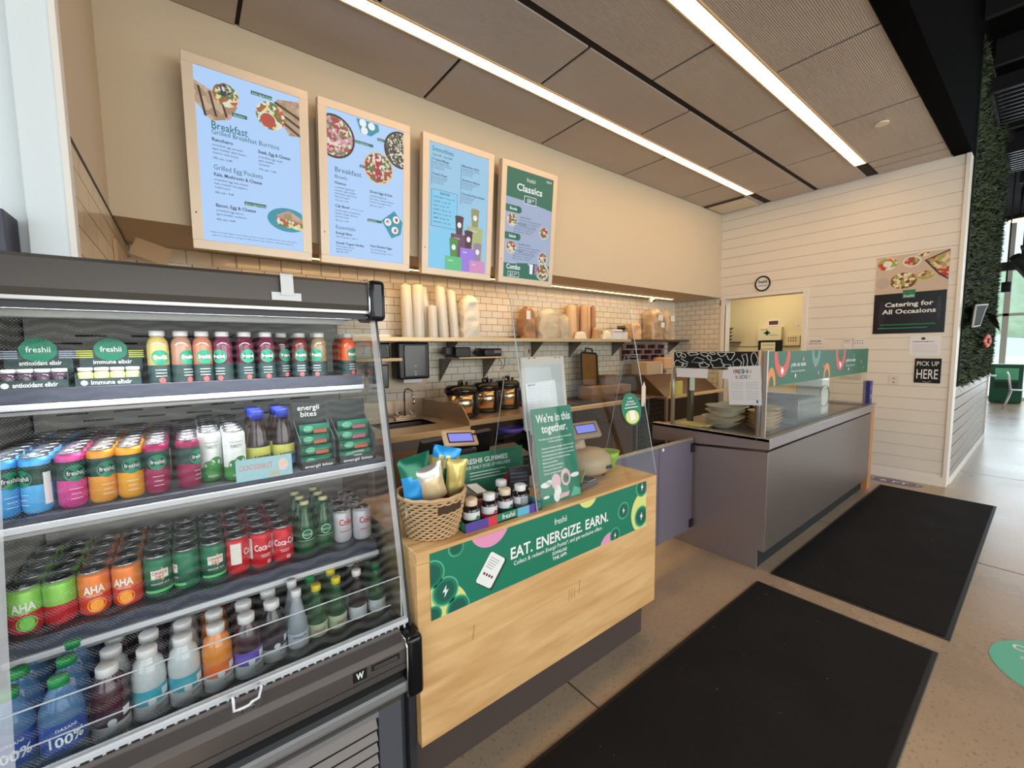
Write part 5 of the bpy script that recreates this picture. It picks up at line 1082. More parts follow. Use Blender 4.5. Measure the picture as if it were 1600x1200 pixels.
def bag(name, w, h, th, mats_, loc, rz, ry, rx, lab, seed):
    """a puffed foil bag with crimped ends; mats_ = colours from bottom to top"""
    rr_ = random.Random(seed); b = B(); b.M = Matrix.Rotation(rz, 4, 'Z') @ Matrix.Rotation(ry, 4, 'Y') @ Matrix.Rotation(rx, 4, 'X'); nu, nv = 12, 16
    for sgn in (-1, 1):
        def fn(u, v, s_=sgn):
            e = (math.sin(PI*u)**.6)*(math.sin(PI*min(max(v, .0), 1))**.5); n_ = noise.noise(Vector((u*5+seed, v*6, s_)))*.006 + noise.noise(Vector((u*14+seed, v*9, s_*2)))*.0025
            return ((u-.5)*w*(1-.12*math.sin(PI*v)), s_*(th*.5*e + n_*e), v*h)
        g = [[b.v(fn(i/nu, j/nv)) for j in range(nv+1)] for i in range(nu+1)]
        for i in range(nu):
            for j in range(nv): b.f([g[i][j], g[i+1][j], g[i+1][j+1], g[i][j+1]], mats_[min(int((j/nv + .12*noise.noise(Vector((i*.4, seed, j*.3))))*len(mats_)), len(mats_)-1) if j/nv >= 0 else 0], True)
    o = b.out(name, local=True, loc=loc, label=lab, cat='snack bag', group='snack bags in the wicker basket'); return o
foil_b = mat('foil_blue', (40, 150, 220), .3, .25); foil_g = mat('foil_green', (24, 110, 84), .3, .3); foil_c = mat('foil_cream', (216, 192, 150), .35, .3); foil_y = mat('foil_gold', (206, 184, 110), .3, .4); foil_r = mat('foil_maroon', (130, 36, 40), .4); foil_s = mat('foil_silver', (206, 200, 190), .25, .7)
bag('snack_bag', .135, .205, .055, [foil_s, foil_b, foil_b, foil_b, foil_g, foil_g], (.632, 1.345, CT+.090), .15, -.10, -.08, 'bright blue snack bag with green crimped top at the left of the basket', 3)
bag('snack_bag', .115, .185, .05, [foil_r, foil_c, foil_c, foil_s], (.690, 1.335, CT+.075), -.1, -.25, .05, 'cream and maroon snack bag slumped in the middle of the basket', 11)
bag('snack_bag', .105, .250, .045, [foil_g, foil_g, foil_g, foil_y, foil_b], (.712, 1.405, CT+.055), -.5, .22, 0, 'tall green snack bag with blue top tilting right in the basket', 17)
bag('snack_bag', .080, .200, .04, [foil_g, foil_y, foil_y, foil_y], (.755, 1.345, CT+.060), -.25, .10, .05, 'gold pointed snack bag at the right of the basket', 23)
bag('snack_bag', .110, .195, .045, [foil_y, foil_c, foil_y], (.675, 1.425, CT+.070), .4, .1, 0, 'pale gold and cream snack bag tucked at the back of the basket', 29)

# gummies display: printed tray, back card, five jars
vio = mat('tray_violet', (86, 62, 150), .5); mag = mat('tray_magenta', (150, 40, 86), .5); lblue = mat('tray_sky', (96, 176, 206), .5); redp = mat('tray_red', (206, 50, 70), .5); card_g = mat('card_green', (30, 124, 92), .5)
t = thing('gummies_display', 'printed gummies display tray with a green back card beside the basket', 'display', (.96, 1.40, CT))
b = B(); x0, x1, y0, y1 = .760, 1.130, 1.262, 1.50
b.box(x0, x1, y0, y1, CT, CT+.004, mag); b.box(x0, x1, y0, y0+.003, CT, CT+.034, card_g); b.box(x0, x0+.003, y0, y1, CT, CT+.034, card_g); b.box(x1-.003, x1, y0, y1, CT, CT+.034, lblue)
for a, c, m in ((x0, x0+.10, vio), (x0+.10, x0+.14, redp), (x1-.13, x1-.07, lblue), (x1-.07, x1-.02, vio)): b.box(a, c, y0-.0006, y0, CT, CT+.034, m)
b.text('freshii', ((x0+x1)/2+.01, y0-.0012, CT+.010), X, Z, .028, white_in, align='C', width=.062, bold=.008); b.out('printed_tray', t)
b = B(); M0 = Matrix.Translation((1.08, 1.56, CT+.03)) @ Matrix.Rotation(math.radians(-4), 4, 'Z') @ Matrix.Rotation(math.radians(-6), 4, 'X'); b.M = M0
b.box(-.19, .19, 0, .003, -.03, .165, card_g); b.box(-.19, .19, -.0008, 0, -.03, .02, card_g)
b.text('FRESHII GUMMIES', (-.135, -.0012, .118), X, Z, .032, white_in, width=.235, bold=.02); b.text('YOUR DAILY DOSE OF WELLNESS', (-.140, -.0012, .094), X, Z, .021, white_in, width=.255, bold=.006)
for k, w in enumerate((.19, .16, .20)): b.box(-.105, -.105+w, -.0009, 0, .074-.014*k, .0775-.014*k, white_in)
for q in ((.10, .02, .03), (.14, .03, .028), (.12, .05, .02), (.165, .015, .022)): b.disc((q[0], -.001-.0001*q[0], q[1]), X, Z, q[2], q[2], (redp, vio)[q[0] > .13], 18)
b.out('back_card', t)
jarb = mat('jar_amber_black', (36, 22, 26), .12, clear=.5); jl = mat('jar_label', (226, 224, 224), .5)
for i, (x, y, c, lab, m2) in enumerate(((.820, 1.318, mat('jar_cap_cream', (226, 206, 176), .4), 'gummies jar with a cream cap and white label, leftmost in the tray', ink), (.905, 1.322, capw, 'gummies jar with a red and white label under the tipped card', redp), (.988, 1.330, mat('jar_cap_cream'), 'gummies jar with a cream cap and green round mark, third in the tray', green_d), (1.068, 1.330, capw, 'gummies jar with a grey back label, rightmost in the tray', grey_ink), (1.040, 1.425, capw, 'gummies jar standing in the back row of the tray', ink))):
    q = thing('gummies_jar', lab, 'jar', (x, y, CT+.0042), 'dark gummies jars in the printed tray'); h = .085
    b = B(); b.lathe((0, 0, 0), [(.028, 0), (.032, .004), (.032, .055), (.026, .068), (.021, .072), (.021, .076)], jarb, seg=26); b.out('jar_body', q, local=True)
    b = B(); b.lathe((0, 0, 0), [(.0235, .073), (.0240, .076), (.0240, .095), (.022, .0975), (0, .0975)], c, seg=26); b.out('jar_cap', q, local=True)
    b = B(); b.wband((0, 0, 0), .0324, -1.9, 1.9, .024, .052, jl, 18); b.wband((0, 0, 0), .0324, -1.9, 1.9, .008, .024, m2, 18); b.wdisc((0, 0, 0), .0330, .3, .026, .0115, (green, redp)[m2 is redp], 18); b.text('freshii', (0, 0, .0235), 0, 0, .008, white_in, align='C', wrap=(.0334, .3))
    if i == 3: b.wband((0, 0, 0), .0333, -.6, .9, .010, .050, grey_ink, 8); [b.wband((0, 0, 0), .0336, -.5, .8, .046-.005*k, .0472-.005*k, white_in, 6) for k in range(7)]
    b.out('jar_label', q, local=True)
# tipped card reader and small boxes behind the jars
b = B(); b.M = Matrix.Translation((.885, 1.44, CT+.075)) @ Matrix.Rotation(math.radians(12), 4, 'Z') @ Matrix.Rotation(math.radians(8), 4, 'Y') @ Matrix.Rotation(math.radians(18), 4, 'X')
t = thing('card_reader', 'silver card reader propped behind the gummies jars', 'card reader', (.885, 1.44, CT+.05))
b.box(-.090, .085, -.045, .045, -.008, .014, steel_d, bev=.006); b.out('reader_body', t)
M1 = Matrix.Translation((.885, 1.44, CT+.075)) @ Matrix.Rotation(math.radians(12), 4, 'Z') @ Matrix.Rotation(math.radians(8), 4, 'Y') @ Matrix.Rotation(math.radians(18), 4, 'X')
b = B(); b.M = M1; b.box(-.075, -.005, -.028, .030, .0142, .0165, mat('reader_screen', (84, 92, 88), .2)); b.out('reader_screen', t)
b = B(); b.M = M1; b.box(.010, .07, -.035, .034, .0142, .017, white_pl, bev=.001); b.out('reader_keypad', t)
b = B(); b.box(.86, .91, 1.47, 1.495, CT+.004, CT+.066, steel_d); b.out('reader_stand', t)

# leaning green notice
t = thing('notice_sign', 'upright green notice with large white headline standing on the order counter', 'sign', (1.27, 1.29, CT))
Mx = Matrix.Translation((1.148, 1.288, CT)) @ Matrix.Rotation(math.radians(-6), 4, 'X'); Mx = Matrix.Translation((1.148, 1.283, CT)) @ Matrix.Rotation(math.radians(-9), 4, 'X') @ Matrix.Rotation(math.radians(0), 4, 'Y')
b = B(); b.M = Mx; sw, sh = .240, .410; b.prism([(0, 0, 0), (sw, 0, 0), (sw-.005, 0, sh), (-.003, 0, sh)], (0, .003, 0), green)
yy = -.0008
b.text("We're in this", (sw*.5, yy, sh-.062), X, Z, .050, white_in, align='C', width=.205, bold=.022); b.text('together.', (sw*.5, yy, sh-.107), X, Z, .050, white_in, align='C', width=.155, bold=.022)
b.text('The safety of our guests and staff is our top priority.', (sw*.5, yy, sh-.138), X, Z, .0115, white_in, align='C', width=.20, bold=.01); b.text("We have committed to:", (sw*.5, yy, sh-.152), X, Z, .0115, white_in, align='C', width=.09, bold=.01)
for k, s_ in enumerate(['- Cleaning more frequently, especially in high contact areas', '- Increasing sanitizing, hand washing and glove changes', '- Disinfecting high touch surfaces in our restaurant as', '  we follow guidance from health authorities', '- Making masks available', '- Practicing physical distancing', '- Temperature checks for staff', '- 24 hour sanitization cadence']): b.text(s_, (.025, yy, sh-.178-.0155*k), X, Z, .0112, white_in, width=min(.20, .0038*len(s_)), bold=.01)
for (cx, cz, rx, rz_) in ((.035, .082, .03, .012), (.055, .088, .016, .012), (.215, .095, .03, .010), (.03, .03, .018, .006), (.10, .05, .0, .0)):
    if rx: clip = [(min(max(cx+rx*math.cos(2*PI*i/20), .001), sw-.002), yy, cz+rz_*math.sin(2*PI*i/20)) for i in range(20)]; b.poly(clip, white_in)
pal = mat('print_blush', (230, 186, 190), .6)
for (cx, cz, r, m) in ((.095, .085, .028, pal), (.155, .095, .030, pal), (.155, .090, .018, card_g), (.10, .045, .020, white_in), (.09, .022, .018, white_in), (.135, .09, .010, vio), (.15, .05, .012, card_g), (.165, .105, .004, redp)):
    b.disc((cx, yy-.0002-.00002*cx, cz), X, Z, r, r*1.25 if r > .015 else r, m, 20)
b.prism([(.10, yy-.0003, .008), (.16, yy-.0003, .012), (.17, yy-.0003, .03), (.12, yy-.0003, .03)], (0, .0002, 0), pal); b.prism([(.17, yy-.0003, .004), (.236, yy-.0003, .004), (.236, yy-.0003, .03), (.20, yy-.0003, .045)], (0, .0002, 0), green_l)
b.out('printed_board', t)
b = B(); b.M = Matrix.Translation((1.148, 1.290, CT)); b.prism([(.10, 0, .002), (.10, .13, .002), (.10, .075, .30)], (.035, 0, 0), mat('easel_grey', (150, 156, 156), .6)); b.out('easel_back', t)

# tablet stand holding price sheet behind the notice
t = thing('order_tablet', 'pale tablet screen with a paper list taped on it behind the green notice', 'tablet', (1.34, 1.50, CT))
Mt = Matrix.Translation((1.232, 1.49, 1.215)) @ Matrix.Rotation(math.radians(-6), 4, 'X')
tabm = mat('tablet_white', (206, 196, 186), .35)
b = B(); b.M = Mt; b.box(0, .285, 0, .02, -.05, .300, tabm, bev=.008); 
for q in (.05, .085, .22, .25): b.disc((q, -.0006, .292), X, Z, .004, .003, ink, 10)
b.out('tablet_frame', t)
b = B(); b.M = Mt; b.box(.018, .258, -.001, 0, .02, .258, mat('tablet_glass', (186, 188, 190), .15)); b.out('tablet_screen', t)
b = B(); b.M = Mt @ Matrix.Rotation(math.radians(-3), 4, 'Y'); b.box(.020, .215, -.004, -.003, -.07, .172, paper)
b.text('PRICE LIST', (.035, -.0046, .158), X, Z, .010, ink, bold=.02)
for k in range(17):
    for u0, w in ((.03, .05), (.095, .03), (.135, .03), (.175, .025)): b.box(u0, u0+w*random.uniform(.6, 1), -.0046, -.0042, .145-.0125*k, .1462-.0125*k, mat('pale_print'))
b.out('paper_list', t)
b = B(); b.box(1.33, 1.39, 1.51, 1.56, CT, 1.24, tabm, bev=.006); b.box(1.28, 1.44, 1.47, 1.62, CT, CT+.012, tabm, bev=.004); b.out('stand', t)

# till with customer display
t = thing('point_of_sale_terminal', 'black till monitor seen from behind, with small customer screen on top', 'till', (.96, 1.74, CT))
Mp = Matrix.Translation((.775, 1.72, .99)) @ Matrix.Rotation(math.radians(16), 4, 'X')
b = B(); b.M = Mp; b.prism([(.0, 0, -.04), (.40, 0, -.02), (.395, 0, .168), (.025, 0, .155)], (0, .03, 0), black_pl); b.box(.09, .31, -.022, .0, -.02, .10, mat('till_grey', (84, 80, 78), .35), bev=.01); b.out('monitor', t)
b = B(); b.box(.93, 1.01, 1.69, 1.79, CT, 1.02, black_pl, bev=.008); b.box(.85, 1.09, 1.66, 1.845, CT, CT+.02, black_pl, bev=.005); b.out('stand', t)
Md = Matrix.Translation((.895, 1.645, 1.120)) @ Matrix.Rotation(math.radians(6), 4, 'Y') @ Matrix.Rotation(math.radians(-38), 4, 'X')
b = B(); b.M = Md; b.box(0, .185, 0, .018, 0, .082, mat('display_beige', (214, 180, 146), .4), bev=.010); cd = b.out('customer_display', t)
glow = mat('display_violet', (140, 146, 244), emit=.85)
b = B(); b.M = Md; b.box(.022, .160, -.0012, 0, .014, .066, mat('lcd_rim', (52, 30, 70), .3)); b.box(.028, .154, -.002, -.0012, .020, .060, glow); b.out('lit_screen', cd)
b = B(); b.box(1.20, 1.40, 1.63, 1.84, CT, CT+.10, black_pl, bev=.006); b.M = Matrix.Translation((1.20, 1.64, CT+.102)) @ Matrix.Rotation(math.radians(14), 4, 'X'); b.box(0, .20, 0, .16, 0, .012, black_pl, bev=.003)
b.out('receipt_printer', loc=(1.24, 1.72, CT), label='black receipt printer between the till and the green notice', cat='printer')
b = B(); b.M = Matrix.Translation((1.145, 1.44, CT)) @ Matrix.Rotation(math.radians(-20), 4, 'Z'); b.box(-.04, .055, 0, .022, 0, .135, mat('dark_carton', (54, 46, 60), .5), bev=.002)
for k in range(3): b.box(-.035, .045, -.0008, 0, .07+.018*k, .074+.018*k, grey_ink)
for q in range(7): b.ell((-.02+.012*q, -.001, .03+.008*(q % 3)), (.006, .002, .006), white_pl, 8, 5)
b.out('product_carton', loc=(1.15, 1.45, CT), label='dark printed carton standing left of the green notice', cat='box')

# label scale with customer display
bei = mat('scale_beige', (186, 160, 128), .45)
t = thing('label_scale', 'beige scale with rounded body and a lit display on a neck', 'scale', (1.66, 1.55, CT))
b = B(); b.lathe((1.645, 1.475, CT+.012), [(.10, 0), (.125, .02), (.13, .055), (.12, .09), (.08, .118), (0, .128)], bei, seg=36, sx=1.05, sy=.85); b.out('scale_body', t)
for a_ in (.9, 2.2, 4.0, 5.3):
    b = B(); b.cyl((1.645+.09*math.cos(a_), 1.475+.07*math.sin(a_), CT), (1.645+.09*math.cos(a_), 1.475+.07*math.sin(a_), CT+.02), .014, black_pl, seg=12); b.out('foot', t)
b = B(); b.box(1.555, 1.665, 1.50, 1.58, CT+.02, CT+.17, bei, bev=.02, seg=3); b.tube([(1.63, 1.53, CT+.09), (1.63, 1.54, CT+.15), (1.635, 1.55, CT+.20)], [.055, .045, .04], bei, seg=14); b.out('neck', t)
b = B(); b.box(1.665, 1.705, 1.362, 1.367, CT+.045, CT+.062, ink); b.out('vent_slot', t)
Md = Matrix.Translation((1.545, 1.475, CT+.195)) @ Matrix.Rotation(math.radians(-6), 4, 'Z') @ Matrix.Rotation(math.radians(-34), 4, 'X')
b = B(); b.M = Md; b.box(0, .20, 0, .03, 0, .095, mat('scale_head', (156, 132, 112), .4), bev=.012); cd = b.out('display_head', t)
b = B(); b.M = Md; b.box(.030, .170, -.0012, 0, .026, .078, ink); b.box(.036, .164, -.002, -.0012, .031, .073, glow); b.out('lit_screen', cd)
# lime bowl, salt-coloured bulb, pin pad, squeeze bottle
lime = mat('lime_plastic', (150, 190, 40), .35)
b = B(); b.lathe((1.842, 1.498, CT), [(.028, 0), (.03, .004), (.052, .05), (.062, .088), (.059, .088), (.046, .045), (.02, .008), (0, .007)], lime, seg=30)
b.out('lime_bowl', loc=(1.842, 1.498, CT), label='small lime green bowl on the right end of the order counter', cat='bowl')
b = B(); b.lathe((1.775, 1.70, CT), [(.022, 0), (.026, .03), (.024, .10), (.018, .14), (.006, .165), (0, .168)], mat('ivory', (226, 218, 204), .5), seg=18)
b.out('table_lamp_bulb', loc=(1.775, 1.70, CT), label='ivory pointed bottle between the scale and the lime bowl', cat='bottle') if False else b.out('pointed_bottle', loc=(1.775, 1.70, CT), label='ivory pointed bottle between the scale and the lime bowl', cat='bottle')
t = thing('card_terminal', 'dark card payment terminal lying at the counter front right of the green notice', 'card terminal', (1.50, 1.34, CT))
b = B(); b.M = Matrix.Translation((1.395, 1.30, CT)) @ Matrix.Rotation(math.radians(10), 4, 'Z'); b.box(0, .17, 0, .085, 0, .022, mat('terminal_grey', (92, 84, 82), .4), bev=.005); b.out('terminal_body', t)
b = B(); b.M = Matrix.Translation((1.395, 1.30, CT)) @ Matrix.Rotation(math.radians(10), 4, 'Z'); b.box(.095, .160, .008, .075, .022, .027, mat('terminal_key', (150, 140, 140), .35), bev=.001)
for i in range(3):
    for j in range(4): b.box(.098+.02*i, .112+.02*i, .012+.015*j, .022+.015*j, .027, .029, ink)
b.out('keypad', t)
b = B(); b.M = Matrix.Translation((1.44, 1.36, CT+.022)) @ Matrix.Rotation(math.radians(-52), 4, 'Y') @ Matrix.Rotation(math.radians(10), 4, 'Z'); b.box(0, .065, -.03, .03, 0, .004, mat('sticker_sheet', (170, 176, 130), .5)); b.out('printed_slip', t)

# clear acrylic screen with side wings and the round sticker
t = thing('acrylic_screen', 'leaning clear acrylic sneeze screen over the order counter', 'screen', (1.515, 1.34, CT))
edge = mat('acrylic_edge'); gt, gb = (1.435, 1.765), (1.252, CT)
b = B(); b.prism([(1.095, gb[0], gb[1]), (1.930, gb[0], gb[1]), (1.930, gt[0], gt[1]), (1.107, gt[0], gt[1])], (0, .004, 0), clear); pn = b.out('clear_panel', t)
b = B(); b.tube([(1.095, gb[0], gb[1]), (1.107, gt[0], gt[1]), (1.930, gt[0], gt[1]), (1.930, gb[0], gb[1])], .0028, edge, seg=4); b.out('polished_edge', pn)
for xw in (1.10, 1.925):
    b = B(); b.prism([(xw, 1.262, CT), (xw, 1.60, CT), (xw, 1.46, 1.50), (xw, 1.385, 1.50)], (.004, 0, 0), clear); w = b.out('side_wing', t)
    b = B(); b.tube([(xw+.002, 1.60, CT+.002), (xw+.002, 1.46, 1.50), (xw+.002, 1.385, 1.50)], .0018, edge, seg=4); b.out('polished_edge', w)
def gp_(x, tt, off=-.0035): return Vector((x, gb[0]+(gt[0]-gb[0])*tt+off, gb[1]+(gt[1]-gb[1])*tt))
gu = (gp_(0, 1)-gp_(0, 0)).normalized(); cc = gp_(1.806, .395)
b = B(); b.disc(cc, X, gu, .080, .084, green, 40); nrm = X.cross(gu); nrm = nrm if nrm.y < 0 else -nrm
o_ = nrm*.0006
b.disc(cc+o_*.5-gu*.040+X*-.002, X, gu, .055, .036, yellow_g, 24); b.box(0, 0, 0, 0, 0, 0, green) if False else None
b.text('freshii', cc+o_+gu*.052, X, gu, .018, white_in, align='C', width=.034); b.text('GET REWARDED,', cc+o_+gu*.034, X, gu, .013, white_in, align='C', width=.062, bold=.02); b.text('SERIOUSLY, LIKE NOW.', cc+o_+gu*.020, X, gu, .013, white_in, align='C', width=.09, bold=.02)
b.poly([cc+o_+X*a_+gu*c_ for a_, c_ in ((-.055, .006), (.055, .006), (.055, .010), (-.055, .010))], white_in); b.poly([cc+o_*1.4+X*a_+gu*c_ for a_, c_ in ((-.022, -.058), (.022, -.058), (.022, -.010), (-.022, -.010))], white_in); b.text('Download app', cc+o_+gu*-.006, X, gu, .012, ink, align='C', width=.05, bold=.01)
b.out('round_sticker', loc=tuple(cc), label='round green sticker stuck on the acrylic screen', cat='sticker')
b = B(); c2 = gp_(1.925, .46); b.M = Matrix.Translation(c2); b.box(-.020, .016, -.003, 0, -.055, .055, mat('tape_cream', (214, 198, 176), .5), bev=.004); b.prism([(-.012, -.003, .055), (.010, -.003, .055), (.001, -.003, .078)], (0, .003, 0), mat('tape_cream'))
b.out('plastic_clip', loc=tuple(c2), label='cream plastic clip on the right edge of the acrylic screen', cat='clip')
# ================================================================ KITCHEN BEHIND
wsteel = mat('kitchen_steel', (190, 172, 150), .32, .75, noise_=(3, .06)); wedge = mat('pale_board_edge', (232, 206, 160), .5); cabd = mat('under_counter_dark', (60, 48, 42), .5, .3)
YF, HB = 3.20, .905
# wall shelf
t = thing('wall_shelf', 'long stainless wall shelf below the bulkhead light', 'shelf', (2.6, 3.74, 1.655))
b = B(); b.box(-.2, 4.86, 3.58, YB-.001, 1.655, 1.664, wsteel); b.box(-.2, 4.86, 3.575, 3.582, 1.630, 1.668, mat('shelf_edge', (226, 200, 156), .4, .4), bev=.002); b.box(-.2, 4.86, YB-.02, YB-.001, 1.664, 1.70, wsteel); b.out('shelf_plate', t)
for x in (.2, 2.15, 3.3, 3.95, 4.82):
    b = B(); b.prism([(x, YB-.001, 1.654), (x, 3.62, 1.654), (x, YB-.001, 1.43)], (.004, 0, 0), steel_d); b.out('bracket', t)
t = thing('wall_shelf', 'short stainless wall shelf in the tiled corner', 'shelf', (5.6, 3.74, 1.655))
b = B(); b.box(4.90, 6.40, 3.60, YB-.001, 1.655, 1.664, wsteel); b.box(4.90, 6.40, 3.595, 3.602, 1.635, 1.668, steel_d, bev=.002); b.out('shelf_plate', t)
b = B(); b.prism([(6.25, YB-.001, 1.654), (6.25, 3.64, 1.654), (6.25, YB-.001, 1.45)], (.004, 0, 0), steel_d); b.out('bracket', t)
# cup stacks
SHZ = 1.6645
cupw = mat('cup_sleeve_clear', (244, 236, 220), .3, trans=.12, clear=.5); cupr = mat('cup_stack_ribs', (214, 192, 156), .5)
def cups(x, y, h, r, lab, lean=0.0, m=cupw):
    b = B(); n_ = int(h/.014); prof = []
    for k in range(n_): prof += [(r*(1-.10*(k/n_)), h*k/n_), (r*(1-.10*(k/n_))*.965, h*(k+.55)/n_)]
    prof += [(r*.7, h*.99), (r*.25, h*1.03)]
    b.lathe((0, 0, 0), prof, m, seg=18)
    for v in b.bm.verts: v.co.x -= lean*v.co.z**1.5*.35
    return b.out('cup_stack', local=True, loc=(x, y, SHZ), label=lab, cat='cups', group='bagged cup stacks on the long shelf')
cups(1.655, 3.72, .49, .055, 'tall bagged cup stack at the left of its row on the long shelf', .05); cups(1.765, 3.72, .50, .060, 'tall bagged cup stack second from the left', .02)
cups(1.905, 3.70, .31, .050, 'short bagged cup stack in front of the tall ones'); cups(1.895, 3.80, .50, .050, 'leaning cup stack against the tiles behind the short stack', .35)
cups(2.03, 3.72, .50, .056, 'tall bagged cup stack fourth along, leaning left', .28); cups(2.155, 3.72, .47, .050, 'narrow bagged cup stack fifth along, leaning left', .30)
plastic = mat('plastic_bag_clear', (246, 234, 210), .25, trans=.62, clear=.5, bump=(30, .6)); plasticw = mat('plastic_bag_white', (246, 236, 216), .35, bump=(40, .6))
def inside_cups(b, w, d, h, n=4):
    for i in range(n):
        x = -w*.34 + w*.68*i/(n-1)
        for k in range(int(h*.8/.022)): b.lathe((x, 0, .004+.022*k), [(w*.10, 0), (w*.13, .018), (w*.115, .020)], mat('cup_pale', (240, 226, 200), .4), seg=12)
def inside_bowls(b, w, d, h):
    for k in range(int(h*.85/.03)): b.lathe((0, 0, .004+.03*k), [(w*.30, 0), (w*.40, .022), (w*.41, .026)], kraft, seg=20)
    b.box(-w*.25, w*.12, -d*.60, -d*.56, h*.62, h*.80, paper)
def lumpy(name, x0, x1, y0, y1, z0, z1, m, lab, cat, amp=.02, sc=9, grp=None, extra=None, taper=.1, seed=0):
    b = B(); nx, nz = 10, 12; w, d, h = (x1-x0), (y1-y0), (z1-z0)
    def fn(u, v):
        a = 2*PI*u; q = v; r_ = (1 - taper*q)*(1-.55*max(0, q-.86)/.14) ; ca, sa = math.cos(a), math.sin(a); e = .45
        x = math.copysign(abs(ca)**e, ca)*w/2*r_; y = math.copysign(abs(sa)**e, sa)*d/2*r_
        n_ = noise.noise(Vector((x*sc+seed, y*sc, q*h*sc)))*amp + noise.noise(Vector((x*sc*2.6+seed, y*sc*2.6, q*h*sc*2.2)))*amp*.55 + abs(noise.noise(Vector((x*sc*6, y*sc*6+seed, q*h*sc*3))))*amp*.3
        return (x*(1+n_/max(w, .05)*2), y+n_, q*h)
    b.surf(fn, 44, 30, m); top = [b.v(fn(i/44, 1)) for i in range(44)]; b.f(top, m); bot = [b.v(fn(i/44, 0)) for i in range(44)]; b.f(bot[::-1], m)
    if extra: extra(b, w, d, h)
    return b.out(name, local=True, loc=((x0+x1)/2, (y0+y1)/2, z0), label=lab, cat=cat, group=grp)
lumpy('lid_bag', 2.225, 2.43, 3.64, 3.80, SHZ, 2.10, plasticw, 'wrinkled plastic bag of lids right of the cup stacks', 'bag', .02, seed=3)
b = B(); b.M = Matrix.Translation((2.38, 3.74, 2.08)); 
for k in range(5): b.prism([(0, 0, 0), (.16-.02*k, .02*k-.03, .05+.015*k), (.12-.02*k, .02*k-.02, .075+.012*k)], (0, .01, 0), plasticw)
kcar = mat('kraft_cup', (212, 172, 132), .6, noise_=(20, .08)); kd = mat('brown_sleeves', (176, 132, 96), .65, noise_=(30, .15))
b.out('bag_knot', loc=(2.38, 3.74, 2.08), label='gathered knot of clear plastic sitting above the bag of lids', cat='plastic film') if False else b.bm.free()
lumpy('napkin_pack', 3.03, 3.21, 3.66, 3.80, SHZ, 2.03, kd, 'brown wrapped pack with a white label at the left of the bagged goods', 'pack', .03, extra=lambda b, w, d, h: b.box(-w*.42, -w*.10, -d*.62, -d*.58, h*.60, h*.86, paper), seed=5)
lumpy('cup_bag', 3.26, 3.56, 3.62, 3.80, SHZ, 2.02, plastic, 'big cloudy plastic bag of clear cups, the left of two', 'bag', .035, seed=7, grp='cloudy cup bags', extra=inside_cups)
lumpy('cup_bag', 3.61, 3.755, 3.65, 3.79, SHZ, 1.97, plastic, 'smaller cloudy plastic bag beside the pale cup tower', 'bag', .03, seed=9, grp='cloudy cup bags', extra=lambda b, w, d, h: inside_cups(b, w, d, h, 3))
cups(3.85, 3.74, .42, .075, 'wide tan cup tower in the middle of the long shelf', .02, mat('tan_cup', (228, 192, 152), .5))
cups(3.965, 3.76, .43, .035, 'thin brown cup tower next to the wide tan one', .0, kd); cups(4.075, 3.74, .43, .055, 'brown kraft cup tower, left of the pair', 0, kcar); cups(4.28, 3.76, .43, .040, 'dark kraft cup tower nearest the folded cartons', 0, kd); cups(4.185, 3.77, .44, .045, 'kraft cup tower, right of the pair', 0, kcar)
lumpy('bread_bag', 3.80, 3.99, 3.585, 3.66, SHZ, 1.76, plasticw, 'small rounded white bag lying at the shelf edge', 'bag', .01, taper=.3, seed=12)
lumpy('straw_bag', 4.16, 4.28, 3.60, 3.68, SHZ, 1.82, kcar, 'small brown paper bag under the kraft cup towers', 'bag', .02, taper=.2, seed=15)
lumpy('wrap_bag', 4.29, 4.50, 3.59, 3.67, SHZ, 1.78, plasticw, 'crumpled white plastic wrap pile on the shelf edge', 'plastic film', .03, taper=.6, seed=18)
b = B(); b.box(4.52, 4.72, 3.62, 3.80, SHZ, 1.80, paper, bev=.004); b.box(4.53, 4.71, 3.619, 3.62, 1.76, 1.775, kraft); b.out('carton', loc=(4.62, 3.7, SHZ), label='white carton on the shelf left of the black takeout tubs', cat='box')
for k in range(3):
    b = B(); b.lathe((4.80, 3.70, SHZ+.10+.03*k), [(.05, 0), (.062, .03), (.066, .03)], black_pl if k == 1 else mat('tub_clear', (190, 170, 140), .3), seg=18) ; b.out('takeout_tub', loc=(4.80, 3.70, SHZ+.10+.03*k), label='takeout tub, %s in the little stack above the white box' % ('lowest', 'middle black', 'topmost')[k], cat='tub', group='takeout tubs')
b = B(); b.box(4.735, 4.858, 3.63, 3.78, SHZ, SHZ+.0995, white_pl, bev=.004); b.out('storage_box', loc=(4.80, 3.7, SHZ), label='white plastic box carrying the little stack of takeout tubs', cat='box')
lumpy('paper_bag_bundle', 5.02, 5.20, 3.63, 3.78, SHZ+.0, 1.90, kcar, 'small brown bundle on the short shelf right of the acrylic screen', 'bundle', .03, seed=21)
for (x0, x1, lab, sd) in ((5.46, 5.78, 'large clear sack of kraft bowls with two white labels', 30), (5.80, 6.08, 'large clear sack of kraft bowls with one label nearest the tiled corner', 31)):
    lumpy('kraft_bowl_sack', x0, x1-.035, 3.61, 3.84, SHZ, 2.12, mat('kraft_sack', (238, 214, 176), .3, clear=.5, trans=.55), lab, 'sack', .03, seed=sd, grp='kraft bowl sacks',
          extra=(lambda b, w, d, h: (inside_bowls(b, w, d, h), b.box(-w*.02, w*.28, -d*.60, -d*.56, h*.40, h*.56, paper))) if sd == 30 else inside_bowls)
t = thing('security_camera', 'white dome security camera hanging under the bulkhead', 'camera', (5.39, 3.62, 2.21))
b = B(); b.cyl((5.39, 3.62, 2.262), (5.39, 3.62, ZS), .05, white_pl, seg=20); b.out('mount', t)
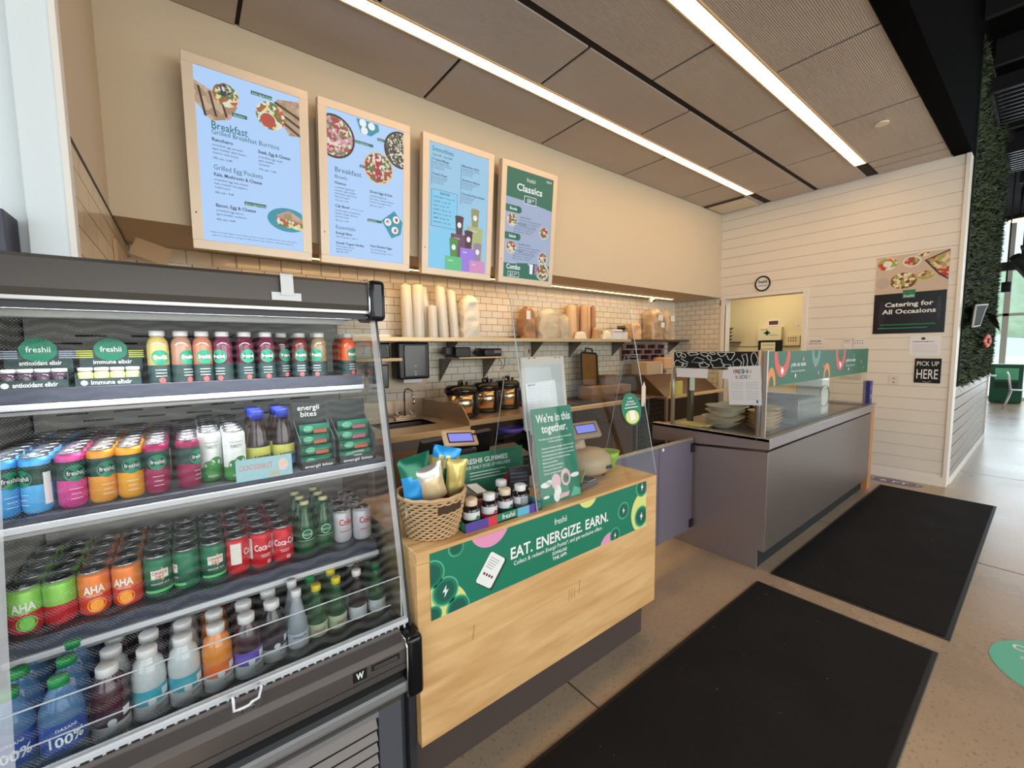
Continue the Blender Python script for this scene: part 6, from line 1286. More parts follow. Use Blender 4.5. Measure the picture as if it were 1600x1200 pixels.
b = B(); b.ell((5.39, 3.62, 2.235), (.045, .045, .045), white_pl, 18, 10); b.cyl((5.385, 3.585, 2.225), (5.38, 3.570, 2.222), .018, black_pl, seg=14); b.out('dome', t)

# paper towel and soap dispensers
t = thing('paper_towel_dispenser', 'large black paper towel dispenser under the long shelf', 'dispenser', (1.71, 3.78, 1.27))
b = B(); b.box(1.545, 1.865, 3.70, YB-.001, 1.275, 1.625, black_pl, bev=.02, seg=3); b.box(1.60, 1.82, 3.690, 3.705, 1.30, 1.60, mat('black_gloss', (18, 18, 20), .15), bev=.006)
for z in (1.40, 1.345, 1.32): b.disc((1.71, 3.689, z), X, Z, .014, .008, mat('grey_mark', (170, 170, 170), .5), 12)
b.out('dispenser_case', t)
b = B(); b.box(1.61, 1.80, 3.74, 3.742, 1.245, 1.28, paper)
for k in range(12): b.poly([(1.61+.0158*k, 3.741, 1.245), (1.6258+.0158*k, 3.741, 1.245), (1.618+.0158*k, 3.741, 1.238)], paper)
b.out('paper_sheet', t)
t = thing('soap_dispenser', 'black soap dispenser partly hidden by the cooler side glass', 'dispenser', (1.46, 3.8, 1.25))
b = B(); b.box(1.385, 1.50, 3.76, YB-.001, 1.47, 1.62, black_pl, bev=.015); b.box(1.36, 1.48, 3.77, YB-.001, 1.20, 1.42, mat('black_gloss'), bev=.012); b.out('dispenser_case', t)
for q in ((1.462, 1.585), (1.487, 1.60), (1.465, 1.567)):
    b = B(); b.ell((q[0], 3.755, q[1]), (.008, .006, .008), chrome, 10, 6); b.out('chrome_button', t)
t = thing('wall_shelf', 'tiny white ledge at the left of the paper towel dispenser', 'shelf', (1.30, 3.55, 1.46))
b = B(); b.box(.9, 1.50, 3.50, 3.695, 1.455, 1.480, wedge, bev=.004); b.out('shelf_plate', t)
b = B(); b.prism([(1.3, YB-.001, 1.454), (1.3, 3.55, 1.454), (1.3, YB-.001, 1.30)], (.004, 0, 0), steel_d); b.out('bracket', t)
b = B(); b.box(1.49, 1.90, YB-.004, YB-.001, 1.16, 1.60, mat('backing_board', (214, 196, 168), .4)); b.out('splash_panel', loc=(1.7, YB-.003, 1.16), label='pale panel on the tiles behind the paper towel dispenser', cat='panel')
# small shelf with modem and phone
t = thing('wall_shelf', 'small shelf carrying black phone and modem above the pressure cookers', 'shelf', (2.43, 3.7, 1.47))
b = B(); b.box(2.13, 2.72, 3.60, YB-.001, 1.462, 1.470, wsteel); b.tube([(2.13, 3.598, 1.466), (2.72, 3.598, 1.466)], .010, wedge, seg=8); b.out('shelf_plate', t)
for x in (2.06, 2.60): b = B(); b.prism([(x, YB-.001, 1.461), (x, 3.62, 1.461), (x, YB-.001, 1.22)], (.004, 0, 0), steel_d); b.out('bracket', t)
b = B(); b.box(2.12, 2.30, 3.64, 3.80, 1.4705, 1.575, black_pl, bev=.012); b.box(2.04, 2.13, 3.70, 3.78, 1.50, 1.575, black_pl, bev=.006); b.out('modem', loc=(2.2, 3.72, 1.4705), label='black modem box on the small shelf', cat='modem')
t = thing('desk_phone', 'black desk phone at the right end of the small shelf', 'phone', (2.56, 3.7, 1.4705))
b = B(); b.box(2.46, 2.69, 3.63, 3.80, 1.4705, 1.56, black_pl, bev=.02); b.box(2.58, 2.67, 3.626, 3.632, 1.51, 1.54, grey_ink); b.out('phone_body', t)
b = B(); b.tube([(2.34, 3.66, 1.50), (2.36, 3.65, 1.555), (2.42, 3.65, 1.56), (2.45, 3.66, 1.50)], .008, black_pl, seg=8); b.tube([(2.62, 3.62, 1.47), (2.66, 3.60, 1.40), (2.64, 3.60, 1.33), (2.69, 3.60, 1.37), (2.70, 3.60, 1.45)], .004, black_pl, seg=6); b.tube([(2.40, 3.62, 1.47), (2.42, 3.60, 1.39), (2.48, 3.60, 1.40), (2.50, 3.62, 1.47)], .003, black_pl, seg=6); b.out('phone_cord', t)

# sink counter and cooker counter
t = thing('sink_counter', 'stainless counter with an inset sink left of the pressure cookers', 'counter', (1.1, 3.45, 0))
b = B(); sx0, sx1, sy0, sy1 = 1.22, 1.72, 3.30, 3.62
b.box(.2, sx0, 2.98, YB-.001, HB-.02, HB, wsteel); b.box(sx1, 1.86, 2.98, YB-.001, HB-.02, HB, wsteel); b.box(sx0, sx1, 2.98, sy0, HB-.02, HB, wsteel); b.box(sx0, sx1, sy1, YB-.001, HB-.02, HB, wsteel)
b.box(.2, 1.86, 2.975, 2.985, HB-.045, HB+.004, mat('warm_steel_edge', (206, 172, 128), .35, .6), bev=.002); b.out('worktop', t)
b = B(); b.box(sx0, sx1, sy0, sy1, HB-.20, HB-.19, steel_d); b.box(sx0-.004, sx0, sy0, sy1, HB-.2, HB-.002, steel_d); b.box(sx1, sx1+.004, sy0, sy1, HB-.2, HB-.002, steel_d); b.box(sx0, sx1, sy0-.004, sy0, HB-.2, HB-.002, steel_d); b.box(sx0, sx1, sy1, sy1+.004, HB-.2, HB-.002, steel_d); b.out('sink_bowl', t)
b = B(); b.prism([(1.862, 2.99, HB-.02), (1.862, YB-.001, HB-.02), (1.862, YB-.001, HB+.16), (1.862, 3.12, HB+.16), (1.862, 2.99, HB+.04)], (.006, 0, 0), wsteel); b.box(.2, 1.86, YB-.012, YB-.001, HB, HB+.16, wsteel); b.out('splash_guard', t)
b = B()
for x in (.3, 1.0, 1.8): b.box(x, x+.03, 3.02, 3.05, 0, HB-.02, steel)
b.box(.2, 1.86, 3.30, 3.32, .1, HB-.02, mat('cabinet_tan', (150, 112, 76), .5)); b.box(1.1, 1.14, 3.28, 3.30, .1, HB-.02, wedge); b.out('frame', t)
t = thing('gooseneck_faucet', 'chrome gooseneck faucet with two cross handles behind the sink', 'faucet', (1.60, 3.72, HB))
b = B(); b.box(1.50, 1.70, 3.69, 3.75, HB+.0005, HB+.03, mat('faucet_base', (220, 204, 176), .2, .6), bev=.004); b.out('base_plate', t)
b = B(); b.tube([(1.60, 3.72, HB+.03), (1.60, 3.72, HB+.24), (1.60, 3.70, HB+.275), (1.615, 3.66, HB+.285), (1.63, 3.61, HB+.27), (1.635, 3.59, HB+.22), (1.635, 3.59, HB+.18)], .009, chrome, seg=10); b.cyl((1.635, 3.59, HB+.15), (1.635, 3.59, HB+.185), .013, chrome, seg=12); b.out('spout', t)
for x in (1.53, 1.67):
    b = B(); b.cyl((x, 3.72, HB+.03), (x, 3.72, HB+.06), .012, chrome, seg=12); b.tube([(x-.03, 3.71, HB+.066), (x+.03, 3.73, HB+.066)], .007, chrome, seg=8); b.tube([(x+.01, 3.69, HB+.066), (x-.01, 3.75, HB+.066)], .007, chrome, seg=8); b.out('handle', t)
t = thing('prep_counter', 'long stainless prep counter under the shelf with cookers and cartons on it', 'counter', (3.3, 3.5, 0))
b = B(); b.box(1.875, 4.90, YF, YB-.001, HB-.02, HB, wsteel); b.box(1.875, 2.72, YF-.004, YF+.006, HB-.045, HB+.003, mat('warm_steel_edge')); b.box(2.72, 4.42, YF-.05, YF+.01, HB-.035, HB+.005, wedge, bev=.002); b.out('worktop', t)
b = B(); b.box(2.95, 4.55, YF+.06, YB-.10, HB, HB+.012, mat('lid_dark', (72, 60, 52), .35, .6)); 
for x in (3.1, 3.45, 3.8, 4.15): b.prism([(x, YF+.06, HB+.0125), (x+.012, YF+.06, HB+.0125), (x+.25, YB-.12, HB+.0125), (x+.238, YB-.12, HB+.0125)], (0, 0, .002), steel)
b.out('rail_lid', t)
b = B(); b.box(2.72, 4.45, YF+.03, YF+.05, .12, HB-.04, mat('fridge_front', (136, 110, 90), .35, .7)); b.box(4.02, 4.03, YF+.022, YF+.03, .12, HB-.04, steel_d); b.box(3.38, 3.39, YF+.022, YF+.03, .12, HB-.04, steel_d); b.box(2.72, 4.45, YF+.024, YF+.03, .66, .675, steel_d); fr_ = b.out('fridge_front', t)
for x in (3.15, 3.75, 4.30): b = B(); b.box(x, x+.03, YF+.005, YF+.03, .70, .76, chrome, bev=.004); b.out('latch_handle', fr_)
b = B()
for x in (1.90, 4.55, 4.80): b.box(x, x+.03, YF+.05, YF+.08, 0, HB-.02, steel)
b.box(1.9, 4.88, YF+.25, YF+.27, .15, HB-.02, cabd); b.out('frame', t)
b = B(); b.lathe((2.60, 3.37, .70), [(.10, 0), (.13, .03), (.135, .05), (.12, .05), (0, .02)], mat('violet_plastic', (120, 100, 220), .4), seg=24); b.box(2.45, 2.78, 3.30, 3.44, .62, .699, black_pl); b.out('violet_bowl', loc=(2.6, 3.37, .62), label='violet tub stored under the prep counter', cat='tub')

# pressure cookers
def cooker(x, y, r, rz, lab):
    t = thing('pressure_cooker', lab, 'pressure cooker', (x, y, HB+.0005), 'pressure cookers on the prep counter', rz); h = .235
    b = B(); b.lathe((0, 0, 0), [(r*.94, 0), (r, .012), (r, .035)], black_pl, seg=36); b.out('base', t, local=True)
    b = B(); b.lathe((0, 0, 0), [(r*.99, .035), (r*.99, h)], mat('cooker_steel', (206, 180, 146), .22, .95), seg=36); b.out('steel_body', t, local=True)
    b = B(); b.lathe((0, 0, 0), [(r*1.04, h), (r*1.06, h+.02), (r*1.03, h+.045), (r*.85, h+.068), (r*.3, h+.076), (0, h+.076)], mat('black_gloss'), seg=36); ld = b.out('lid', t, local=True)
    b = B(); b.tube([(-r*.45, 0, h+.065), (-r*.4, 0, h+.105), (r*.4, 0, h+.105), (r*.45, 0, h+.065)], .016, black_pl, seg=8); b.cyl((r*.5, -r*.3, h+.06), (r*.5, -r*.3, h+.10), .014, black_pl, seg=12); b.out('lid_handle', ld, local=True)
    b = B(); b.box(-r*.42, r*.42, -r*1.16, -r*.85, .02, h-.005, black_pl, bev=.012); b.box(-r*.30, r*.30, -r*1.17, -r*1.155, .09, h-.03, mat('panel_navy', (30, 34, 56), .2)); b.text('PRESSURE', (0, -r*1.175, h-.028), X, Z, .012, white_in, align='C', width=r*.5); b.out('control_panel', t, local=True)
    for s in (-1, 1): b = B(); b.box(s*r*1.0-.012, s*r*1.0+.03*s+.012, -.035, .035, h-.02, h+.015, black_pl, bev=.006); b.out('side_handle', t, local=True)
    return t
cooker(2.06, 3.46, .150, .85, 'pressure cooker closest to the sink'); cooker(2.44, 3.60, .135, .6, 'pressure cooker in the middle, between the other two'); cooker(2.76, 3.66, .140, .5, 'pressure cooker nearest the acrylic screen')

# tray, cartons, labels
b = B(); b.M = Matrix.Translation((4.12, 3.66, HB+.165)) @ Matrix.Rotation(math.radians(-8), 4, 'X') @ Matrix.Rotation(math.radians(5), 4, 'Y')
t = thing('griddle_tray', 'dark rimmed amber tray leaning against the tiles on a carton', 'tray', (4.12, 3.66, HB+.16))
Mg = b.M.copy(); b.box(-.145, .145, 0, .012, 0, .42, mat('tray_amber', (132, 92, 40), .4, .3, noise_=(6, .2)), bev=.02); b.out('tray_plate', t)
b = B(); b.M = Mg; b.tube([(-.15, -.006, .02), (-.13, -.006, 0), (.13, -.006, 0), (.15, -.006, .02), (.15, -.006, .40), (.13, -.006, .425), (-.13, -.006, .425), (-.15, -.006, .40)], .012, mat('tray_rim_black', (38, 30, 26), .5), seg=8, closed=True); b.tube([(-.07, -.004, .425), (-.06, -.004, .48), (.06, -.004, .48), (.07, -.004, .425)], .012, mat('tray_rim_black'), seg=8); b.out('tray_rim', t)
card = mat('cardboard', (150, 116, 84), .8, noise_=(6, .06))
t = thing('cardboard_carton', 'large brown carton with a printed mark on the prep counter', 'box', (4.30, 3.52, HB+.013))
b = B(); b.box(3.88, 4.66, 3.42, 3.64, HB+.0135, HB+.163, card, bev=.002); b.out('carton_body', t)
b = B(); b.disc((4.45, 3.4188, HB+.10), X, Z, .035, .028, mat('print_rust', (150, 70, 40), .8), 5); b.box(4.32, 4.50, 3.4188, 3.4192, HB+.028, HB+.045, ink); b.out('printed_mark', t)
b = B(); b.box(4.28, 4.52, 3.54, 3.70, HB+.164, HB+.29, mat('grey_card', (128, 112, 92), .8)); b.out('cardboard_carton', loc=(4.40, 3.62, HB+.164), label='small grey-brown open carton standing on the large brown one', cat='box')
b = B(); b.box(3.20, 3.42, YB-.006, YB-.001, 1.42, 1.60, mat('notice_cream', (224, 208, 184), .6)); b.box(3.26, 3.275, YB-.008, YB-.006, 1.50, 1.545, ink); b.box(3.34, 3.355, YB-.008, YB-.006, 1.50, 1.545, ink); b.out('wall_outlet_plate', loc=(3.31, YB-.003, 1.42), label='cream double outlet plate on the tiles under the long shelf', cat='outlet')
# right hand work line: holder rack, low screen and steel counter
t = thing('container_rack', 'wall rack of clear tubs below the short corner shelf', 'rack', (5.55, 3.78, 1.35))
b = B(); b.box(5.0, 6.08, YB-.02, YB-.001, 1.36, 1.62, mat('rack_back', (176, 150, 140), .5)); b.out('rack_back', t)
for z in (1.53, 1.45, 1.37): b = B(); b.tube([(5.0, 3.79, z), (6.08, 3.79, z)], .006, mat('rack_wire', (206, 186, 180), .3, .5), seg=6); b.out('wire_rail', t)
for r_i, z in enumerate((1.535, 1.455, 1.375)):
    for k in range(12):
        b = B(); b.lathe((0, 0, 0), [(.026, 0), (.032, .06), (.034, .06)], mat('tub_plum', (92, 60, 66), .3) if (k+r_i) % 3 else mat('tub_pink', (190, 150, 150), .3), seg=10); b.out('spice_tub', local=True, loc=(5.04+.088*k, 3.825, z), label='small clear tub, number %s from the left in the %s rack row' % (('one two three four five six seven eight nine ten eleven twelve').split()[k], ('top', 'middle', 'bottom')[r_i]), cat='tub', group='clear tubs in the wall rack') if k < 12 else None
t = thing('cold_line_counter', 'stainless cold line counter with pale cutting board edge in the far corner', 'counter', (5.6, 3.4, 0))
b = B(); b.box(4.93, 6.40, 3.06, YB-.03, HB-.03, HB, wsteel); b.box(4.93, 6.40, 2.98, 3.05, HB-.02, HB+.012, wedge, bev=.002); b.out('worktop', t)
b = B(); b.box(4.97, 6.38, 3.10, 3.12, .1, HB-.03, cabd); b.box(4.93, 4.96, 3.06, 3.09, 0, HB-.03, steel); b.box(4.93, 4.96, 3.8, 3.83, 0, HB-.03, steel); b.out('base', t)
b = B(); b.prism([(4.95, 3.10, HB), (4.95, 3.78, HB), (4.95, 3.78, HB+.26), (4.95, 3.42, HB+.26)], (1.42, 0, 0), mat('hood_brown_steel', (120, 96, 78), .35, .7)); b.out('lid_hood', t)
b = B(); b.box(5.04, 5.40, 3.44, 3.70, HB+.2605, HB+.45, mat('beige_machine', (196, 170, 140), .5), bev=.01); b.box(5.40, 5.46, 3.46, 3.68, HB+.2605, HB+.42, white_pl, bev=.01); b.out('beige_machine', loc=(5.25, 3.57, HB+.26), label='beige box-shaped machine on the corner counter hood', cat='appliance')
for k in range(3):
    b = B(); b.box(5.55, 6.2, 3.46, 3.72, HB+.2605+.02*k, HB+.277+.02*k, (white_pl, kraft, white_pl)[k], bev=.002); b.out('baking_tray', loc=(5.87, 3.6, HB+.2605+.02*k), label='flat tray, %s of three on the corner counter hood' % ('lowest', 'middle tan', 'topmost')[k], cat='tray', group='flat trays on the hood')
b = B(); b.box(5.5, 5.9, 3.45, 3.66, HB+.3205, HB+.50, kcar, bev=.02); b.out('bread_crate', loc=(5.7, 3.55, HB+.32), label='tan cardboard tray stack set on the flat trays', cat='box')
b = B(); b.box(4.62, 4.82, 3.30, 3.33, HB+.0135, HB+.30, mat('cream_sign', (216, 192, 160), .5), bev=.004); b.out('order_ticket_holder', loc=(4.72, 3.31, HB+.013), label='cream upright panel beside the brown carton', cat='panel') if False else b.bm.free()
for (x0, lab) in ((5.02, 'left yellow note pad leaning on the corner counter hood'), (5.17, 'right yellow note pad leaning on the corner counter hood')):
    b = B(); b.box(x0, x0+.14, 3.06, 3.075, HB+.013, HB+.19, mat('yellow_pad', (226, 222, 130), .6), bev=.001); b.out('note_pad', loc=(x0+.07, 3.07, HB+.013), label=lab, cat='notepad', group='yellow note pads')

# ================================================================ THINGS ON THE RIGHT WALL
xw = XR-.0015
def wt(b, s, y, z, sz, m, width=None, bold=.01, align='C'): b.text(s, (xw-.004, y, z), -Y, Z, sz, m, align=align, width=width, bold=bold)
t = thing('catering_poster', 'large food photo poster reading Catering for All Occasions on the board wall', 'poster', (XR, 1.022, 1.675))
f_t1 = food('print_food_a', [(150, 170, 90), (220, 190, 130), (170, 90, 50), (236, 228, 206), (110, 70, 40)], 40)
def printed(name, cols, sc):
    m = food(name, cols, sc); p = m.node_tree.nodes['Principled BSDF']; L = m.node_tree.links
    for l_ in list(L):
        if l_.to_socket == p.inputs['Emission Color']: src = l_.from_socket; L.remove(l_); L.new(src, p.inputs['Base Color'])
    p.inputs['Emission Strength'].default_value = 0; return m
fa = printed('poster_salad', [(150, 170, 90), (230, 200, 140), (170, 90, 50), (236, 228, 206), (110, 70, 40)], 36); fb = printed('poster_wraps', [(210, 170, 130), (230, 210, 180), (150, 90, 60), (190, 60, 50), (160, 170, 90)], 30); fc = printed('poster_fruit', [(200, 60, 50), (150, 180, 80), (236, 230, 220), (220, 120, 60)], 22)
b = B(); b.box(XR-.003, xw, .723, 1.322, 2.135, 2.560, mat('poster_linen', (206, 186, 168), .45)); xq = XR-.0036
def pd(y, z, ry, rz, m, seg=26, lift=0): b.disc((xq-lift, y, z), Y, Z, ry, rz, m, seg)
pd(1.225, 2.475, .085, .070, fc); pd(1.225, 2.475, .04, .035, white_pl, lift=.0004); pd(1.02, 2.475, .075, .06, white_pl); pd(1.02, 2.475, .062, .048, fb, lift=.0004); pd(1.08, 2.27, .115, .09, fa, lift=.0002); pd(.905, 2.31, .07, .048, fb, 10); pd(1.26, 2.26, .062, .065, mat('plate_grey', (190, 176, 164), .4)); pd(.93, 2.535, .05, .022, fa)
b.poly([(xq-.0003, .727, 2.555), (xq-.0003, .92, 2.47), (xq-.0003, .80, 2.30), (xq-.0003, .727, 2.24)], mat('tray_frame_print', (60, 44, 50), .5)); b.poly([(xq-.0006, .727, 2.54), (xq-.0006, .90, 2.468), (xq-.0006, .80, 2.32), (xq-.0006, .727, 2.26)], fb)
b.out('photo_print', t)
b = B(); bk = mat('poster_black', (26, 24, 30), .22); b.box(XR-.0032, xw, .728, 1.324, 1.680, 2.135, bk)
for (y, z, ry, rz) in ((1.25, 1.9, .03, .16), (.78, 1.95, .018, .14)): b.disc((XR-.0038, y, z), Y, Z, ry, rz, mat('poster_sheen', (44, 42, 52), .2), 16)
wt(b, 'Catering for', 1.025, 1.985, .070, white_in, .40, .022); wt(b, 'All Occasions', 1.025, 1.905, .070, white_in, .445, .022)
b.box(XR-.0040, XR-.0032, .975, 1.08, 2.075, 2.165, card_g); b.text('freshii', (XR-.0046, 1.027, 2.085), -Y, Z, .040, white_in, align='C', width=.085, bold=.01)
b.box(XR-.0040, XR-.0032, .80, 1.26, 1.775, 1.787, card_g); b.box(XR-.0040, XR-.0032, .86, 1.28, 1.735, 1.748, card_g); b.out('caption_print', t)
b = B(); b.box(XR-.003, xw, .745, .995, 1.430, 1.640, paper); 
for k in range(7): b.box(XR-.0036, XR-.003, .77, .97, 1.55-.016*k, 1.553-.016*k, mat('pale_print'))
b.box(XR-.0036, XR-.003, .87, .90, 1.605, 1.63, ink); wt(b, 'ALLERGY INFORMATION', .885, 1.578, .016, ink, .17); b.out('paper_notice', loc=(XR-.002, .87, 1.43), label='plain white typed notice below the catering poster', cat='paper sign')
t = thing('pickup_sign', 'black square sign with hand-lettered PICK UP HERE on the board wall', 'sign', (XR, .84, 1.125))
b = B(); b.box(XR-.006, xw, .730, .940, 1.128, 1.398, black_mt, bev=.001); wt2 = lambda s, z, sz, w: b.text(s, (XR-.0068, .835, z), -Y, Z, sz, white_in, align='C', width=w, bold=.004)
wt2('PICK UP', 1.318, .070, .175); wt2('HERE', 1.175, .150, .170); b.tube([(XR-.0068, .87, 1.148), (XR-.0068, .835, 1.135), (XR-.0068, .80, 1.148)], .002, white_in, seg=4); b.out('lettered_board', t)
b = B(); b.box(XR-.004, xw, 1.065, 1.150, 1.090, 1.200, mat('outlet_white', (224, 216, 206), .4), bev=.003)
for z in (1.12, 1.165): b.disc((XR-.0046, 1.108, z), Y, Z, .014, .012, mat('outlet_grey', (180, 172, 164), .4), 12)
b.out('wall_outlet', loc=(XR-.003, 1.108, 1.09), label='white wall outlet left of the black pick-up sign', cat='outlet')
t = thing('round_wall_sign', 'round white sign in a black ring above the doorway', 'sign', (XR, 2.548, 2.32))
b = B(); b.tube([(XR-.010, 2.548+.092*math.cos(2*PI*i/40), 2.425+.098*math.sin(2*PI*i/40)) for i in range(40)], .010, black_mt, seg=8, closed=True); b.out('ring_frame', t)
b = B(); b.disc((XR-.006, 2.548, 2.425), Y, Z, .09, .096, paper, 40); b.text('freshii', (XR-.007, 2.548, 2.432), -Y, Z, .060, mat('olive_ink', (66, 62, 44), .7), align='C', width=.115, bold=.03); b.box(XR-.0075, XR-.0065, 2.49, 2.605, 2.392, 2.400, mat('olive_ink')); b.out('sign_face', t)
def plate(y0, y1, z0, z1, lab, txt, name='wall_plate', m=None):
    b = B(); b.box(XR-.005, xw, y0, y1, z0, z1, m or white_pl, bev=.002)
    for s_, yy, z_, sz, w in txt: b.text(s_, (XR-.0056, yy, z_), -Y, Z, sz, ink, align='C', width=w, bold=.02)
    return b.out(name, loc=(XR-.003, (y0+y1)/2, z0), label=lab, cat='sign')
plate(1.79, 1.985, 1.53, 1.645, 'small white STOP notice just above the glass screen', [('STOP', 1.888, 1.595, .035, .12), ('EMPLOYEES ONLY', 1.888, 1.57, .016, .15)])
plate(1.52, 1.60, 1.53, 1.63, 'white thermostat plate with a row of dark marks right of the STOP notice', [('24.5', 1.56, 1.60, .02, .06), ('....', 1.56, 1.58, .03, .06)], 'thermostat'); plate(1.39, 1.50, 1.53, 1.635, 'white alarm keypad rightmost above the glass screen', [('1 2 3 4', 1.445, 1.60, .02, .08), ('5 6 7 8', 1.445, 1.57, .02, .08)], 'alarm_keypad')
# back room items
xb = 8.2-.001
t = thing('first_aid_cabinet', 'cream first aid cabinet with a green cross in the back room', 'cabinet', (8.16, 3.03, 1.66))
b = B(); b.box(8.10, xb, 2.88, 3.26, 1.655, 1.885, mat('cabinet_cream', (234, 222, 182), .5), bev=.004); xk2 = 8.0985
b.box(xk2-.001, xk2, 3.085, 3.125, 1.745, 1.825, green_d); b.box(xk2-.001, xk2, 3.055, 3.155, 1.770, 1.798, green_d); b.text('first aid', (xk2-.0015, 3.15, 1.835), -Y, Z, .03, ink, align='C', width=.10); b.text('premiers soins', (xk2-.0015, 3.0, 1.735), -Y, Z, .03, ink, align='C', width=.12); b.out('cabinet_body', t)
t = thing('wall_file_holder', 'dark file holder with cream papers under the first aid cabinet', 'file holder', (8.16, 3.07, 1.2))
b = B(); b.box(8.12, xb, 2.89, 3.25, 1.25, 1.645, black_mt); b.out('holder_frame', t)
b = B(); b.box(8.105, 8.119, 2.97, 3.20, 1.27, 1.62, mat('cabinet_cream')); 
for k in range(4): b.box(8.104, 8.105, 2.99, 3.18, 1.36+.07*k, 1.366+.07*k, ink)
b.out('papers', t)
b = B(); b.box(8.185, xb, 2.95, 3.13, 1.905, 2.01, paper); b.box(8.184, 8.185, 2.965, 3.115, 1.925, 1.995, mat('maroon_print', (96, 44, 56), .6)); b.out('small_picture', loc=(8.19, 3.04, 1.905), label='small maroon printed card above the first aid cabinet', cat='card')
b = B(); b.box(8.16, xb, 2.62, 2.84, 1.56, 1.73, mat('cream_plate', (226, 206, 160), .5)); 
for i in range(4):
    for j in range(2): b.disc((8.159, 2.68+.036*i, 1.64+.045*j), Y, Z, .011, .013, mat('brown_key', (120, 70, 40), .6), 10)
b.out('key_board', loc=(8.18, 2.73, 1.56), label='cream key board with two rows of brown dots in the back room', cat='key board')
t = thing('wall_shelf', 'dark bracket shelf in the back room doorway', 'shelf', (7.9, 3.80, 1.6)); b = B(); b.box(7.65, 8.198, 3.58, 4.2, 1.62, 1.64, cabd); b.out('shelf_plate', t)
b = B(); b.tube([(8.19, 3.75, 1.40), (8.0, 3.72, 1.48), (7.85, 3.70, 1.62)], .012, black_mt, seg=8); b.out('bracket', t)
for k, (z, r_) in enumerate(((1.6405, .13), (1.705, .14), (1.77, .13), (1.835, .15))):
    b = B(); b.lathe((7.9, 3.745, z), [(r_*.55, 0), (r_*.9, .04), (r_, .055), (r_*.97, .058), (r_*.5, .01), (0, .008)], mat('mixing_steel', (150, 120, 84), .25, .9), seg=24); b.out('mixing_bowl', loc=(7.9, 3.745, z), label='steel mixing bowl, %s of the back room stack' % ('lowest', 'second from bottom', 'second from top', 'topmost')[k], cat='bowl', group='steel mixing bowls')
b = B(); b.cyl((8.19, 2.68, 1.91), (8.199, 2.68, 1.91), .02, white_pl, seg=14); b.out('door_stop', loc=(8.195, 2.68, 1.91), label='tiny white round button on the back room wall', cat='button')
# taped papers in the left tiled corner
b = B(); b.M = Matrix.Translation((XL+.002, 3.10, 2.02)) @ Matrix.Rotation(math.radians(8), 4, 'X'); b.box(0, .003, 0, .16, 0, .14, mat('taped_card', (206, 176, 138), .6)); b.out('taped_card', loc=(XL+.003, 3.2, 2.02), label='tan card taped on the left tiled wall behind the cooler', cat='paper')
b = B(); b.M = Matrix.Translation((-.24, 3.50, 2.16)) @ Matrix.Rotation(math.radians(22), 4, 'Y') @ Matrix.Rotation(math.radians(-20), 4, 'Z'); b.box(0, .20, 0, .012, 0, .11, mat('taped_card')); b.out('hanging_card', loc=(-.2, 3.5, 2.13), label='tan card hanging at a slant in the left tiled corner', cat='paper')
b = B(); b.box(-.60, -.405, 1.95, 2.09, 1.70, 1.985, mat('router_grey', (72, 72, 86), .5), bev=.004); b.out('grey_box', loc=(-.5, 2.02, 1.70), label='dark grey box at the far left edge above the cooler', cat='box')
# ================================================================ DINING AREA FAR RIGHT, DARK DECK
cafe = mat('galvanised_white', (206, 206, 204), .35, .5)
t = thing('cafe_chair', 'pale metal cafe chair near the far windows', 'chair', (15.6, .46, 0))
cx, cy = 15.6, .40
b = B(); b.box(cx-.19, cx+.19, cy-.19, cy+.19, .44, .455, cafe, bev=.006); b.out('seat', t)
for sx_ in (-1, 1):
    for sy_ in (-1, 1): b = B(); b.tube([(cx+sx_*.16, cy+sy_*.16, .44), (cx+sx_*.20, cy+sy_*.20, .22), (cx+sx_*.25, cy+sy_*.26, .0)], .018, cafe, seg=8); b.out('leg', t)
b = B(); b.tube([(cx-.15, cy+.17, .45), (cx-.14, cy+.22, .80), (cx, cy+.24, .87), (cx+.14, cy+.22, .80), (cx+.15, cy+.17, .45)], .014, cafe, seg=8); b.prism([(cx-.05, cy+.18, .45), (cx+.05, cy+.18, .45), (cx+.06, cy+.23, .86), (cx-.06, cy+.23, .86)], (0, .006, 0), cafe); b.out('backrest', t)
t = thing('side_table', 'small white bistro table by the far windows', 'table', (16.4, 1.15, 0))
b = B(); b.box(16.1, 16.8, .86, 1.5, .72, .745, white_pl, bev=.004); b.out('tabletop', t); b = B(); b.cyl((16.45, 1.12, .02), (16.45, 1.12, .72), .03, cafe); b.cyl((16.45, 1.12, 0), (16.45, 1.12, .02), .2, cafe, seg=24); b.out('pedestal', t)
b = B(); b.box(16.3, 16.5, 1.0, 1.2, .7455, .90, mat('grey_tin', (170, 176, 180), .4), bev=.01); b.out('napkin_dispenser', loc=(16.4, 1.1, .7455), label='grey napkin holder on the small bistro table', cat='napkin holder')
t = thing('green_bin', 'dark green bin cabinet with a bright printed panel by the far windows', 'bin', (17.0, .70, 0))
b = B(); b.box(16.8, 17.2, .42, .98, .02, 1.02, mat('bin_green', (14, 92, 66), .4), bev=.02); b.out('cabinet', t); b = B(); b.box(16.795, 16.80, .50, .90, .62, .92, mat('bin_mint', (110, 206, 160), .4)); b.box(16.793, 16.796, .50, .90, .40, .56, mat('bin_dark', (16, 40, 34), .4)); b.out('printed_panel', t)
b = B(); b.tube([(16.6, 1.25, .75), (16.2, .75, 1.25)], .01, cafe, seg=6); b.tube([(16.65, 1.20, .75), (16.25, .70, 1.25)], .01, cafe, seg=6); b.tube([(16.7, 1.15, .75), (16.3, .65, 1.25)], .01, cafe, seg=6); b.out('folded_easel', loc=(16.45, 1.0, .75), label='slim grey easel leaning over the bistro table', cat='easel') if False else b.bm.free()
